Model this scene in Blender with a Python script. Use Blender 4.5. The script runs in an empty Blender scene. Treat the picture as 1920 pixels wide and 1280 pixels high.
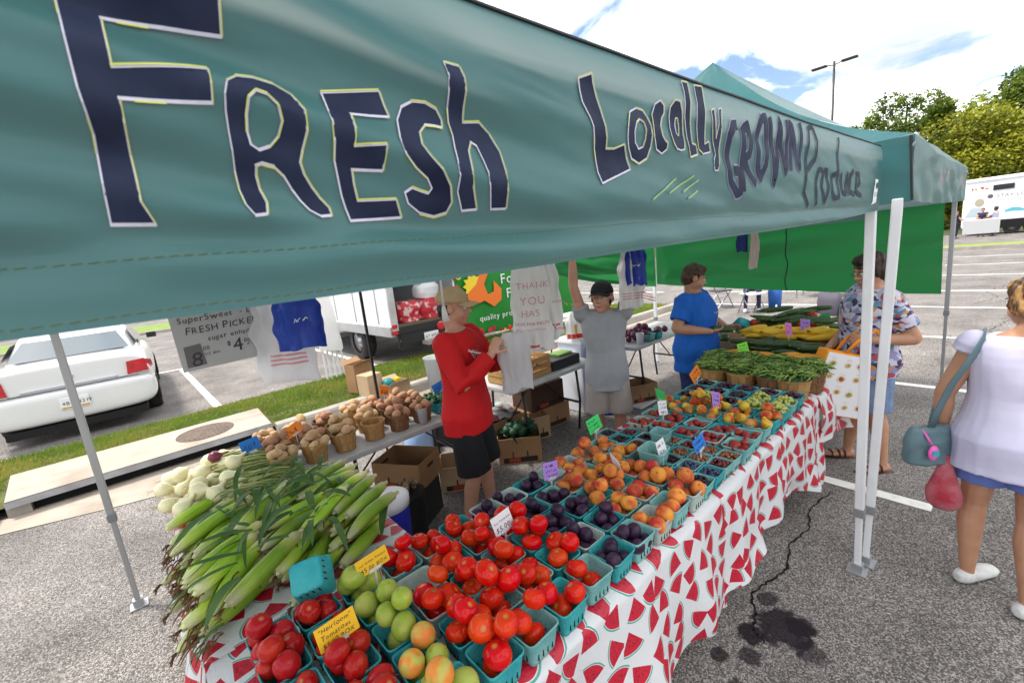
import bpy, bmesh, math, random
from math import sin, cos, pi, radians as rad, sqrt, atan2, exp
from mathutils import Vector as V, Matrix as Mx, Euler, noise
from mathutils.bvhtree import BVHTree
random.seed(11)
S = bpy.context.scene; COL = S.collection

# ------------------------------------------------------------------ camera
H = 1.92; FPX = 820.0
pt, rl = math.atan(163 / FPX), rad(6.1)
fw = V((cos(pt), 0, -sin(pt))); r0 = V((0, -1, 0)); u0 = V((sin(pt), 0, cos(pt)))
rt = cos(rl) * r0 - sin(rl) * u0; up = cos(rl) * u0 + sin(rl) * r0
_d = fw * FPX + rt * (1912 - 960) - up * (356 - 640)
ZR = Mx.Rotation(-atan2(_d.y, _d.x), 3, 'Z')
rt, up, fw = ZR @ rt, ZR @ up, ZR @ fw
cam = bpy.data.cameras.new('camera'); co = bpy.data.objects.new('camera', cam); COL.objects.link(co)
cam.lens = 36 * FPX / 1920; cam.sensor_width = 36; cam.sensor_fit = 'HORIZONTAL'
cam.clip_start = 0.02; cam.clip_end = 2000
co.matrix_world = Mx(((rt.x, up.x, -fw.x, 0), (rt.y, up.y, -fw.y, 0), (rt.z, up.z, -fw.z, H), (0, 0, 0, 1)))
cam.dof.use_dof = True; cam.dof.focus_distance = 1.75; cam.dof.aperture_fstop = 8.0
S.camera = co

# ------------------------------------------------------------------ sky, sun, exposure
SUN_EL, SUN_AZ = rad(62), rad(128)          # direction towards the sun (azimuth from +X)
sd = V((cos(SUN_EL) * cos(SUN_AZ), cos(SUN_EL) * sin(SUN_AZ), sin(SUN_EL)))
W = bpy.data.worlds.new('World'); S.world = W; W.use_nodes = True
nt = W.node_tree; nt.nodes.clear(); N = nt.nodes.new; L = nt.links.new
out = N('ShaderNodeOutputWorld'); mixs = N('ShaderNodeMixShader')
sky = N('ShaderNodeTexSky'); sky.sky_type = 'NISHITA'; sky.sun_disc = False
sky.sun_elevation = SUN_EL; sky.sun_rotation = pi / 2 - SUN_AZ; sky.air_density = 1.0; sky.dust_density = 1.5
b1 = N('ShaderNodeBackground'); b1.inputs[1].default_value = 0.09; L(sky.outputs[0], b1.inputs[0])
b2 = N('ShaderNodeBackground'); b2.inputs[1].default_value = 1.05
tc = N('ShaderNodeTexCoord'); sx = N('ShaderNodeSeparateXYZ'); L(tc.outputs['Generated'], sx.inputs[0])
def wm(op, a, b=None):
    n = N('ShaderNodeMath'); n.operation = op
    for i, q in enumerate((a, b)):
        if q is None: continue
        if isinstance(q, (int, float)): n.inputs[i].default_value = q
        else: L(q, n.inputs[i])
    return n.outputs[0]
zz = wm('ADD', wm('MAXIMUM', sx.outputs[2], 0.0), 0.22)
cx = N('ShaderNodeCombineXYZ'); L(wm('DIVIDE', sx.outputs[0], zz), cx.inputs[0]); L(wm('DIVIDE', sx.outputs[1], zz), cx.inputs[1])
cx.inputs[2].default_value = 3.7
n1 = N('ShaderNodeTexNoise'); n1.inputs['Scale'].default_value = 1.35; n1.inputs['Detail'].default_value = 9; n1.inputs['Roughness'].default_value = .58
n1.inputs['Distortion'].default_value = .35
L(cx.outputs[0], n1.inputs['Vector'])
rp = N('ShaderNodeValToRGB'); rp.color_ramp.elements[0].position = .415; rp.color_ramp.elements[1].position = .50
L(n1.outputs[0], rp.inputs[0])
n2 = N('ShaderNodeTexNoise'); n2.inputs['Scale'].default_value = 2.6; n2.inputs['Detail'].default_value = 6; L(cx.outputs[0], n2.inputs['Vector'])
r2 = N('ShaderNodeValToRGB'); r2.color_ramp.elements[0].position = .34; r2.color_ramp.elements[0].color = (.36, .385, .42, 1)
r2.color_ramp.elements[1].position = .50; r2.color_ramp.elements[1].color = (1, 1, 1, 1); L(n2.outputs[0], r2.inputs[0]); L(r2.outputs[0], b2.inputs[0])
L(rp.outputs[0], mixs.inputs[0]); L(b1.outputs[0], mixs.inputs[1]); L(b2.outputs[0], mixs.inputs[2]); L(mixs.outputs[0], out.inputs[0])
sun = bpy.data.lights.new('sun', 'SUN'); sun.energy = 2.0; sun.angle = rad(10); sun.color = (1, .95, .88)
so = bpy.data.objects.new('sun', sun); COL.objects.link(so); so.rotation_euler = (-sd).to_track_quat('-Z', 'Y').to_euler()
S.view_settings.view_transform = 'Standard'; S.view_settings.look = 'None'; S.view_settings.exposure = 1.35; S.view_settings.gamma = 1
S.view_settings.use_curve_mapping = False
S.render.engine = 'CYCLES'; S.cycles.max_bounces = 8; S.cycles.use_denoising = True; S.cycles.transparent_max_bounces = 12

# ------------------------------------------------------------------ materials
MATS = {}
def mat(name, col, rough=.5, c2=None, ns=6, nd=4, lo=.35, hi=.65, bump=0, bs=30, spec=.32, metal=0, tl=0, rv=0, coat=0, alpha=1,
        emit=0, sss=0, wear=None, stretch=None, bdist=.01, obj=True):
    """procedural principled material: two-tone noise colour, noise bump, per-object variation, optional translucency"""
    if name in MATS: return MATS[name]
    m = bpy.data.materials.new(name); m.use_nodes = True; t = m.node_tree; N = t.nodes.new; L = t.links.new
    p = t.nodes['Principled BSDF']; o = t.nodes['Material Output']
    c = (*col, 1)
    p.inputs['Base Color'].default_value = c; p.inputs['Roughness'].default_value = rough
    p.inputs['Specular IOR Level'].default_value = spec; p.inputs['Metallic'].default_value = metal
    p.inputs['Coat Weight'].default_value = coat; p.inputs['Coat Roughness'].default_value = .08
    p.inputs['Alpha'].default_value = alpha
    if sss: p.inputs['Subsurface Weight'].default_value = sss; p.inputs['Subsurface Radius'].default_value = (.012, .004, .002); p.inputs['Subsurface Scale'].default_value = 1
    tc = N('ShaderNodeTexCoord'); oi = N('ShaderNodeObjectInfo')
    src = tc.outputs['Object']
    if stretch:
        mp = N('ShaderNodeMapping'); mp.inputs['Scale'].default_value = stretch; L(src, mp.inputs[0]); src = mp.outputs[0]
    colo = None
    if c2 or rv or wear:
        mx = N('ShaderNodeMix'); mx.data_type = 'RGBA'; mx.inputs[6].default_value = c; mx.inputs[7].default_value = (*(c2 or col), 1)
        nz = N('ShaderNodeTexNoise'); nz.noise_dimensions = '4D'; nz.inputs['Scale'].default_value = ns; nz.inputs['Detail'].default_value = nd
        w = N('ShaderNodeMath'); w.operation = 'MULTIPLY'; w.inputs[1].default_value = 40; L(oi.outputs['Random'], w.inputs[0]); L(w.outputs[0], nz.inputs['W'])
        L(src, nz.inputs['Vector'])
        mr = N('ShaderNodeMapRange'); mr.inputs[1].default_value = lo; mr.inputs[2].default_value = hi; L(nz.outputs[0], mr.inputs[0]); L(mr.outputs[0], mx.inputs[0])
        colo = mx.outputs[2]
        if wear:
            nw = N('ShaderNodeTexNoise'); nw.inputs['Scale'].default_value = wear[1]; nw.inputs['Detail'].default_value = 8; L(tc.outputs['Object'], nw.inputs['Vector'])
            mw = N('ShaderNodeMapRange'); mw.inputs[1].default_value = wear[2]; mw.inputs[2].default_value = wear[3]; L(nw.outputs[0], mw.inputs[0])
            m2 = N('ShaderNodeMix'); m2.data_type = 'RGBA'; m2.inputs[7].default_value = (*wear[0], 1); L(colo, m2.inputs[6]); L(mw.outputs[0], m2.inputs[0]); colo = m2.outputs[2]
        if rv:
            hs = N('ShaderNodeHueSaturation'); L(colo, hs.inputs['Color'])
            a = N('ShaderNodeMapRange'); a.inputs[3].default_value = 1 - rv; a.inputs[4].default_value = 1 + rv; L(oi.outputs['Random'], a.inputs[0]); L(a.outputs[0], hs.inputs['Value'])
            b = N('ShaderNodeMath'); b.operation = 'MULTIPLY'; b.inputs[1].default_value = 7.31; L(oi.outputs['Random'], b.inputs[0])
            f = N('ShaderNodeMath'); f.operation = 'FRACT'; L(b.outputs[0], f.inputs[0])
            h = N('ShaderNodeMapRange'); h.inputs[3].default_value = .5 - rv * .06; h.inputs[4].default_value = .5 + rv * .06; L(f.outputs[0], h.inputs[0]); L(h.outputs[0], hs.inputs['Hue'])
            colo = hs.outputs[0]
        L(colo, p.inputs['Base Color'])
    bn = None
    if bump:
        nb = N('ShaderNodeTexNoise'); nb.inputs['Scale'].default_value = bs; nb.inputs['Detail'].default_value = 5; L(src, nb.inputs['Vector'])
        bn = N('ShaderNodeBump'); bn.inputs['Strength'].default_value = bump; bn.inputs['Distance'].default_value = bdist; L(nb.outputs[0], bn.inputs['Height']); L(bn.outputs[0], p.inputs['Normal'])
    if emit: p.inputs['Emission Color'].default_value = c; p.inputs['Emission Strength'].default_value = emit
    if tl:
        tr = N('ShaderNodeBsdfTranslucent'); tr.inputs[0].default_value = c
        if colo: L(colo, tr.inputs[0])
        ms = N('ShaderNodeMixShader'); ms.inputs[0].default_value = tl; L(p.outputs[0], ms.inputs[1]); L(tr.outputs[0], ms.inputs[2]); L(ms.outputs[0], o.inputs[0])
    MATS[name] = m; return m
def nodes_of(name):
    m = bpy.data.materials.new(name); m.use_nodes = True; MATS[name] = m; t = m.node_tree
    return m, t, t.nodes.new, t.links.new, t.nodes['Principled BSDF']

# ------------------------------------------------------------------ mesh helpers
class MB:
    def __init__(s): s.v = []; s.f = []; s.mi = []; s.uv = {}
    def add(s, vs, fs, m=0, T=None, uv=None):
        o = len(s.v)
        s.v += [tuple(T @ V(p)) if T is not None else tuple(p) for p in vs]
        for f in fs: s.f.append([i + o for i in f]); s.mi.append(m)
        if uv:
            for i, q in enumerate(uv): s.uv[i + o] = q
        return s
    def box(s, c, d, m=0, T=None, tp=1.0, rot=None):
        x, y, z = d[0] / 2, d[1] / 2, d[2] / 2
        vs = [V((a * x * (tp if k > 0 else 1), b * y * (tp if k > 0 else 1), k * z)) for k in (-1, 1) for b in (-1, 1) for a in (-1, 1)]
        if rot is not None: R_ = Euler(rot).to_matrix(); vs = [R_ @ p for p in vs]
        vs = [p + V(c) for p in vs]
        return s.add(vs, [(0, 2, 3, 1), (4, 5, 7, 6), (0, 1, 5, 4), (2, 6, 7, 3), (0, 4, 6, 2), (1, 3, 7, 5)], m, T)
    def tube(s, pts, r, n=8, m=0, cap=True, T=None, fl=None):
        pts = [V(p) for p in pts]; k = len(pts)
        rs = [r] * k if isinstance(r, (int, float)) else list(r)
        t0 = (pts[1] - pts[0]).normalized()
        a = V((0, 0, 1)) if abs(t0.z) < .9 else V((1, 0, 0))
        nrm = (a - t0 * a.dot(t0)).normalized(); vs = []
        for i in range(k):
            t = (pts[min(i + 1, k - 1)] - pts[max(i - 1, 0)]); t = t.normalized() if t.length > 1e-9 else t0
            nrm = (nrm - t * nrm.dot(t)); nrm = nrm.normalized() if nrm.length > 1e-6 else V((1, 0, 0))
            b = t.cross(nrm)
            for j in range(n):
                q = 2 * pi * j / n; ra, rb = (rs[i], rs[i]) if not isinstance(rs[i], tuple) else rs[i]
                vs.append(pts[i] + nrm * cos(q) * ra + b * sin(q) * rb)
        fs = [(i * n + j, i * n + (j + 1) % n, (i + 1) * n + (j + 1) % n, (i + 1) * n + j) for i in range(k - 1) for j in range(n)]
        if cap: fs += [tuple(range(n - 1, -1, -1)), tuple(range((k - 1) * n, k * n))]
        return s.add(vs, fs, m, T)
    def lathe(s, prof, n=16, m=0, T=None, fn=None, cap=True):
        vs = []; k = len(prof)
        for i, (r, z) in enumerate(prof):
            for j in range(n):
                q = 2 * pi * j / n; rr = r * (fn(q, i / (k - 1)) if fn else 1)
                vs.append((rr * cos(q), rr * sin(q), z))
        fs = [(i * n + j, i * n + (j + 1) % n, (i + 1) * n + (j + 1) % n, (i + 1) * n + j) for i in range(k - 1) for j in range(n)]
        if cap: fs += [tuple(range(n - 1, -1, -1)), tuple(range((k - 1) * n, k * n))]
        return s.add(vs, fs, m, T)
    def ell(s, c, r, n=12, k=8, m=0, R=None):
        vs = []; c = V(c)
        if isinstance(r, (int, float)): r = (r, r, r)
        for i in range(k + 1):
            a = -pi / 2 + pi * i / k; a = max(min(a, pi / 2 - .02), -pi / 2 + .02)
            for j in range(n):
                q = 2 * pi * j / n; p = V((r[0] * cos(a) * cos(q), r[1] * cos(a) * sin(q), r[2] * sin(a)))
                vs.append(c + (R @ p if R is not None else p))
        fs = [(i * n + j, i * n + (j + 1) % n, (i + 1) * n + (j + 1) % n, (i + 1) * n + j) for i in range(k) for j in range(n)]
        fs += [tuple(range(n - 1, -1, -1)), tuple(range(k * n, (k + 1) * n))]
        return s.add(vs, fs, m)
    def grid(s, nu, nv, fn, m=0, uvf=None):
        vs = [fn(i / nu, j / nv) for i in range(nu + 1) for j in range(nv + 1)]
        uv = [uvf(i / nu, j / nv) for i in range(nu + 1) for j in range(nv + 1)] if uvf else None
        w = nv + 1
        return s.add(vs, [(i * w + j, (i + 1) * w + j, (i + 1) * w + j + 1, i * w + j + 1) for i in range(nu) for j in range(nv)], m, None, uv)
    def quad(s, a, b, c, d, m=0, uv=None): return s.add([a, b, c, d], [(0, 1, 2, 3)], m, None, uv)
    def rings(s, R, n=20, m=0):
        """rings: list of (z, half_x, half_y, cx, cy[, tilt])"""
        vs = []
        for (z, a, b, cx, cy) in R:
            for j in range(n):
                q = 2 * pi * j / n; e = .82
                c_, s_ = cos(q), sin(q)
                vs.append((cx + a * math.copysign(abs(c_) ** e, c_), cy + b * math.copysign(abs(s_) ** e, s_), z))
        k = len(R)
        fs = [(i * n + j, i * n + (j + 1) % n, (i + 1) * n + (j + 1) % n, (i + 1) * n + j) for i in range(k - 1) for j in range(n)]
        fs += [tuple(range(n - 1, -1, -1)), tuple(range((k - 1) * n, k * n))]
        return s.add(vs, fs, m)
    def mesh(s, name, mats, smooth=True):
        me = bpy.data.meshes.new(name); me.from_pydata(s.v, [], s.f)
        if not isinstance(mats, (list, tuple)): mats = [mats]
        for q in mats: me.materials.append(q)
        me.polygons.foreach_set('material_index', s.mi)
        me.polygons.foreach_set('use_smooth', [smooth] * len(s.f))
        if s.uv:
            ul = me.uv_layers.new(name='UVMap')
            for lp in me.loops: ul.data[lp.index].uv = s.uv.get(lp.vertex_index, (0, 0))
        me.update(); return me
    def build(s, name, mats, parent=None, smooth=False, loc=(0, 0, 0), rot=(0, 0, 0), bevel=0, angle=None):
        me = s.mesh(name, mats, smooth)
        if bevel:
            b = bmesh.new(); b.from_mesh(me); bmesh.ops.bevel(b, geom=[e for e in b.edges if len(e.link_faces) == 2 and e.calc_face_angle(0) > .6], offset=bevel, segments=2, affect='EDGES', profile=.6)
            b.to_mesh(me); b.free()
        if angle: me.set_sharp_from_angle(angle=rad(angle))
        return obj(name, me, parent, loc, rot)
def obj(name, me, parent=None, loc=(0, 0, 0), rot=(0, 0, 0), sc=None):
    o = bpy.data.objects.new(name, me); COL.objects.link(o); o.location = loc; o.rotation_euler = rot
    if sc: o.scale = sc if isinstance(sc, (tuple, list)) else (sc, sc, sc)
    if parent: o.parent = parent
    return o
def tag(o, label, cat, group=None, kind=None):
    o['label'] = label; o['category'] = cat
    if group: o['group'] = group
    if kind: o['kind'] = kind
    return o
def thing(name, label, cat, loc=(0, 0, 0), rz=0, group=None, rot=None):
    o = bpy.data.objects.new(name, None); COL.objects.link(o); o.location = loc; o.rotation_euler = rot or (0, 0, rz)
    o.empty_display_size = .05
    return tag(o, label, cat, group)
def struct(o): o['kind'] = 'structure'; return o
def copy_tree(o, parent=None, loc=None, rz=None):
    c = o.copy(); COL.objects.link(c); c.parent = parent
    if loc is not None: c.location = loc
    if rz is not None: c.rotation_euler = (0, 0, rz)
    for ch in o.children: copy_tree(ch, c)
    return c
ORD = ['nearest', 'second', 'third', 'fourth', 'fifth', 'sixth', 'seventh', 'eighth', 'ninth', 'tenth', 'eleventh', 'twelfth']
U = random.uniform
def nz(x, y, z=0, s=1): return noise.noise(V((x * s, y * s, z * s)))
GLY = {}
def _glyphs(chars):
    """letter outlines of the built-in font, size 1, made once while the scene is still empty"""
    os_ = []
    for ch in sorted(set(chars)):
        cu = bpy.data.curves.new('t', 'FONT'); cu.body = ch; cu.size = 1; cu.resolution_u = 3; o = bpy.data.objects.new('t', cu); COL.objects.link(o); os_.append((ch, o, cu))
    dg = bpy.context.evaluated_depsgraph_get()
    for ch, o, cu in os_:
        me = bpy.data.meshes.new_from_object(o.evaluated_get(dg)); GLY[ch] = ([tuple(v.co) for v in me.vertices], [list(p.vertices) for p in me.polygons]); bpy.data.meshes.remove(me)
    for ch, o, cu in os_: bpy.data.objects.remove(o); bpy.data.curves.remove(cu)
_glyphs('ABCDEFGHIJKLMNOPQRSTUVWXYZabcdefghijklmnopqrstuvwxyz0123456789$"-|/.&')
def text_mb(txt, size, m=0, jit=.0, shear=0.0, seed=0, space=1.0):
    """letters lying in local XY; optional hand-written jitter per letter"""
    r = random.Random(seed); mb = MB(); x = 0
    for ch in txt:
        if ch == ' ': x += size * .33 * space; continue
        vs, fs = GLY[ch]; k = size * (1 + r.uniform(-jit, jit) * .8)
        T = Mx.Translation((x, r.uniform(-jit, jit) * size * .25, 0)) @ Mx.Rotation(r.uniform(-jit, jit) * .5, 4, 'Z')
        mb.add([(p[0] * k + shear * p[1] * k, p[1] * k, 0) for p in vs], fs, m, T)
        x += (max(p[0] for p in vs) * k + size * .1) * space
    mb.w = x; return mb
def scribble(w, h, lines, seed, th=.0016):
    """illegible hand-writing: thin wavy strokes in local XY"""
    r = random.Random(seed); mb = MB()
    for k in range(lines):
        y = h / 2 - (k + .6) * h / lines; x = -w / 2 + r.uniform(0, .12) * w; end = w / 2 - r.uniform(0, .2) * w
        pts = []
        while x < end:
            if r.random() < .16 and pts:
                if len(pts) > 1: ribbon(mb, pts, th)
                pts = []; x += w * .05
            pts.append((x, y + r.uniform(-.32, .32) * h / lines)); x += w * r.uniform(.015, .04)
        if len(pts) > 1: ribbon(mb, pts, th)
    return mb
def ribbon(mb, pts, w, m=0, closed=False, z=0.0, fine=0):
    if fine: return ribbon_fine(mb, pts, w, fine)
    n = len(pts)
    for i in range(n if closed else n - 1):
        a, b = V((*pts[i], 0)), V((*pts[(i + 1) % n], 0)); d = b - a
        if d.length < 1e-7: continue
        t = d.normalized(); q = V((-t.y, t.x, 0)) * w / 2; e = t * w * .25
        mb.add([a - q - e, b - q + e, b + q + e, a + q - e], [(0, 1, 2, 3)], m)
    return mb
def ribbon_fine(mb, pts, w, step):
    P = []
    for i in range(len(pts) - 1):
        a, b = V((*pts[i], 0)), V((*pts[i + 1], 0)); k = max(1, int((b - a).length / step)); P += [a.lerp(b, j / k) for j in range(k)]
    P.append(V((*pts[-1], 0))); vs = []
    for i, p in enumerate(P):
        t = (P[min(i + 1, len(P) - 1)] - P[max(0, i - 1)]).normalized(); q = V((-t.y, t.x, 0)) * w / 2; vs += [p - q, p, p + q]
    mb.add(vs, [(i * 3 + j, i * 3 + j + 1, i * 3 + j + 4, i * 3 + j + 3) for i in range(len(P) - 1) for j in range(2)]); return mb
def stamp(parent, name, mb, mt, T, lift=.0015):
    """flat print laid on a surface: T maps local XY (z out of the surface) into the parent's frame"""
    q = MB(); q.add([(p[0], p[1], p[2] + lift) for p in mb.v], mb.f, 0, T); q.mi = list(mb.mi)
    return q.build(name, mt, parent)
def drape(parent, name, mb, mt, target, T, depth=.4, lift=.003):
    """flat print pressed on a curved mesh (target mesh given in the parent's frame) along T's -z"""
    me = target.data; bv = BVHTree.FromPolygons([v.co for v in me.vertices], [p.vertices for p in me.polygons])
    d = -(T.to_3x3() @ V((0, 0, 1))).normalized(); vs = []
    for p in mb.v:
        o = T @ V(p); hit = bv.ray_cast(o - d * depth * .5, d, depth)
        vs.append((hit[0] - d * lift) if hit[0] else o)
    q = MB(); q.add(vs, mb.f); q.mi = list(mb.mi); return q.build(name, mt, parent)
def lookT(o, xdir, ydir):
    x = V(xdir).normalized(); y = V(ydir); y = (y - x * y.dot(x)).normalized(); z = x.cross(y)
    return Mx(((x.x, y.x, z.x, o[0]), (x.y, y.y, z.y, o[1]), (x.z, y.z, z.z, o[2]), (0, 0, 0, 1)))
def filled(loops, maxlen):
    """triangulated 2-D shape with holes, edges no longer than maxlen"""
    b = bmesh.new(); es = []
    for l in loops:
        vs = [b.verts.new((p[0], p[1], 0)) for p in l]
        for i in range(len(vs)): es.append(b.edges.new((vs[i], vs[(i + 1) % len(vs)])))
    bmesh.ops.triangle_fill(b, use_beauty=True, use_dissolve=False, edges=es)
    for _ in range(5):
        lg = [e for e in b.edges if e.calc_length() > maxlen]
        if not lg: break
        bmesh.ops.subdivide_edges(b, edges=lg, cuts=1); bmesh.ops.triangulate(b, faces=b.faces[:])
    mb = MB(); b.verts.index_update(); mb.add([v.co for v in b.verts], [[v.index for v in f.verts] for f in b.faces]); b.free(); return mb
LET=[
  [[(.0083,2.1234),(.0081,2.115),(.0078,2.1066),(.0076,2.0981),(.0073,2.0895),(.0071,2.0785),(.0069,2.0673),(.0067,2.056),(.0073,2.0475),(.008,2.0389),(.0087,2.0301),(.0079,2.0193),(.0071,2.0085),(.0063,1.9975),(.0056,1.984),(.0049,1.9704),(.013,1.9701),(.0214,1.9698),(.0301,1.9695),(.0271,1.9775),(.0243,1.9854),(.0249,1.9974),(.0255,2.0093),(.0257,2.0186),(.0259,2.0279),(.0261,2.0371),(.0267,2.0526),(.035,2.0531),(.0437,2.0536),(.0526,2.0542),(.0619,2.0548),(.0715,2.0554),(.0815,2.056),(.0826,2.0683),(.0836,2.0805),(.0733,2.0791),(.0634,2.0777),(.0538,2.0764),(.0445,2.0751),(.0356,2.0738),(.027,2.0726),(.0275,2.0833),(.028,2.0938),(.0287,2.1029),(.0294,2.1119),(.0377,2.1122),(.0464,2.1126),(.0553,2.1129),(.0645,2.1133),(.0733,2.1134),(.0825,2.1134),(.0919,2.1135),(.1017,2.1136),(.1024,2.1261),(.1031,2.1385),(.1022,2.1476),(.0919,2.1455),(.0819,2.1435),(.0723,2.1415),(.063,2.1397),(.0541,2.1378),(.0443,2.1347),(.0348,2.1317),(.0257,2.1289),(.0168,2.1261)]] ,
  [[(.0919,2.074),(.1016,2.0799),(.1162,2.0843),(.1323,2.0822),(.1436,2.0731),(.1498,2.0583),(.1487,2.0423),(.1437,2.0259),(.1366,2.0186),(.1425,2.0073),(.1479,1.998),(.1534,1.9884),(.1605,1.9798),(.1679,1.971),(.1474,1.9695),(.1417,1.9779),(.1362,1.9861),(.1313,1.9966),(.1265,2.0068),(.1196,2.0167),(.1087,2.015),(.104,2.017),(.1046,2.0072),(.1053,1.9973),(.1075,1.9844),(.1098,1.9713),(.0916,1.9696),(.0911,1.9823),(.0905,1.9949),(.0901,2.0099),(.0896,2.0247),(.0895,2.0382),(.0893,2.0515),(.0906,2.0628)],[(.1054,2.0647),(.1123,2.0698),(.1211,2.0679),(.128,2.0602),(.1303,2.0473),(.1255,2.0359),(.1175,2.0276),(.1084,2.0237),(.102,2.0276),(.1026,2.0383),(.1032,2.0489)]] ,
  [[(.1732,2.0817),(.1866,2.084),(.2007,2.0863),(.2153,2.0887),(.2306,2.0912),(.2328,2.079),(.2351,2.0666),(.2139,2.0651),(.194,2.0637),(.1911,2.0481),(.1883,2.0324),(.2042,2.0341),(.2209,2.0358),(.217,2.0136),(.2013,2.0136),(.1862,2.0137),(.1867,2.0012),(.1894,1.9859),(.2093,1.9865),(.2305,1.9872),(.2363,1.9698),(.2162,1.969),(.1972,1.9683),(.1792,1.9676),(.1767,1.9794),(.1742,1.991),(.1723,2.0058),(.1705,2.0203),(.1709,2.036),(.1712,2.0514),(.1722,2.0666)]] ,
  [[(.3025,2.0586),(.2895,2.0657),(.2761,2.0671),(.2642,2.0551),(.2619,2.0414),(.268,2.028),(.2852,2.0176),(.2968,2.0005),(.3014,1.9827),(.2939,1.9708),(.2771,1.9682),(.2569,1.9716),(.2424,1.983),(.235,1.9954),(.2522,2.0025),(.2574,1.9942),(.2702,1.99),(.2755,1.9973),(.2698,2.0085),(.2512,2.0162),(.2388,2.0265),(.2373,2.0448),(.2425,2.0661),(.2528,2.0816),(.2632,2.0874),(.2828,2.0873),(.2996,2.0849),(.301,2.0718)]] ,
  [[(.3056,2.1267),(.3272,2.1269),(.3283,2.1143),(.3295,2.1014),(.3305,2.0873),(.3315,2.0729),(.3549,2.0754),(.37,2.0647),(.3776,2.0435),(.3761,2.018),(.3751,1.9953),(.3805,1.9762),(.3568,1.9759),(.3479,2.0013),(.3469,2.0154),(.3459,2.0292),(.3425,2.0472),(.3352,2.0512),(.3276,2.0402),(.3227,2.0161),(.325,1.9979),(.335,1.9762),(.3136,1.9749),(.3052,1.9947),(.3059,2.011),(.3066,2.0272),(.3089,2.0419),(.3113,2.0565),(.3108,2.0707),(.3103,2.0848),(.3087,2.099),(.3072,2.1129)]] ,
  [[(.55,2.1561),(.5786,2.1662),(.5831,2.1552),(.5877,2.1441),(.589,2.1321),(.5903,2.1199),(.5916,2.1076),(.5945,2.0928),(.5974,2.0778),(.6003,2.0626),(.6213,2.064),(.6475,2.0719),(.6571,2.0542),(.6669,2.036),(.637,2.0272),(.6085,2.0189),(.5813,2.0109),(.5782,2.0284),(.5751,2.0456),(.5713,2.0606),(.5676,2.0753),(.5639,2.0898),(.56,2.1016),(.5562,2.1133),(.5524,2.1247),(.5512,2.1405)]] ,
  [[(.6575,2.099),(.6644,2.1127),(.6713,2.1266),(.6955,2.1377),(.7195,2.1345),(.7247,2.1225),(.7301,2.1104),(.73,2.0932),(.7299,2.0759),(.723,2.0537),(.6953,2.0415),(.6683,2.0507),(.6586,2.0707),(.658,2.0849)],[(.6813,2.1095),(.6979,2.1195),(.7095,2.1125),(.7105,2.1),(.7115,2.0874),(.7059,2.0699),(.6892,2.0645),(.6783,2.0763),(.6763,2.0967)]] ,
  [[(.7845,2.1292),(.771,2.1321),(.7625,2.1137),(.7609,2.0915),(.7721,2.0835),(.7846,2.0912),(.7851,2.0709),(.766,2.0629),(.744,2.0682),(.737,2.0895),(.7385,2.1091),(.74,2.1285),(.7504,2.1511),(.7683,2.1569),(.7862,2.1536)]] ,
  [[(.7998,2.1488),(.815,2.1641),(.8376,2.1672),(.8484,2.1457),(.8473,2.1269),(.8463,2.1081),(.8478,2.0905),(.8494,2.0727),(.8293,2.0785),(.8141,2.0728),(.8023,2.0858),(.7998,2.0993),(.7974,2.1127),(.7986,2.1308)],[(.8178,2.1329),(.83,2.1389),(.8346,2.1163),(.8272,2.0924),(.8181,2.1055),(.818,2.1193)]] ,
  [[(.8484,2.1982),(.8719,2.1997),(.8728,2.1829),(.8736,2.1659),(.8745,2.1488),(.8771,2.1301),(.8797,2.1111),(.8823,2.0919),(.8987,2.0907),(.9002,2.0735),(.8702,2.0667),(.8665,2.0843),(.8629,2.1016),(.8593,2.1188),(.8565,2.139),(.8538,2.159),(.8511,2.1788)]] ,
  [[(.8984,2.1991),(.9318,2.2019),(.9337,2.1791),(.9356,2.156),(.9368,2.1363),(.9379,2.1164),(.9391,2.0963),(.9572,2.1028),(.9626,2.0826),(.9266,2.0761),(.9097,2.0841),(.9069,2.1054),(.9041,2.1264),(.9014,2.1471),(.9004,2.1646),(.8994,2.182)]] ,
  [[(.9654,2.1621),(.9802,2.1674),(.9815,2.1518),(.9829,2.136),(.9896,2.1107),(.998,2.1376),(1.0004,2.1534),(1.0027,2.1692),(1.0156,2.1734),(1.013,2.1483),(1.0104,2.123),(1.0083,2.1051),(1.006,2.0872),(1.0038,2.0692),(.9929,2.0471),(.9776,2.0465),(.9745,2.0676),(.9874,2.0789),(.9757,2.1043),(.9722,2.1238),(.9688,2.1431)]] ,
]
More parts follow.
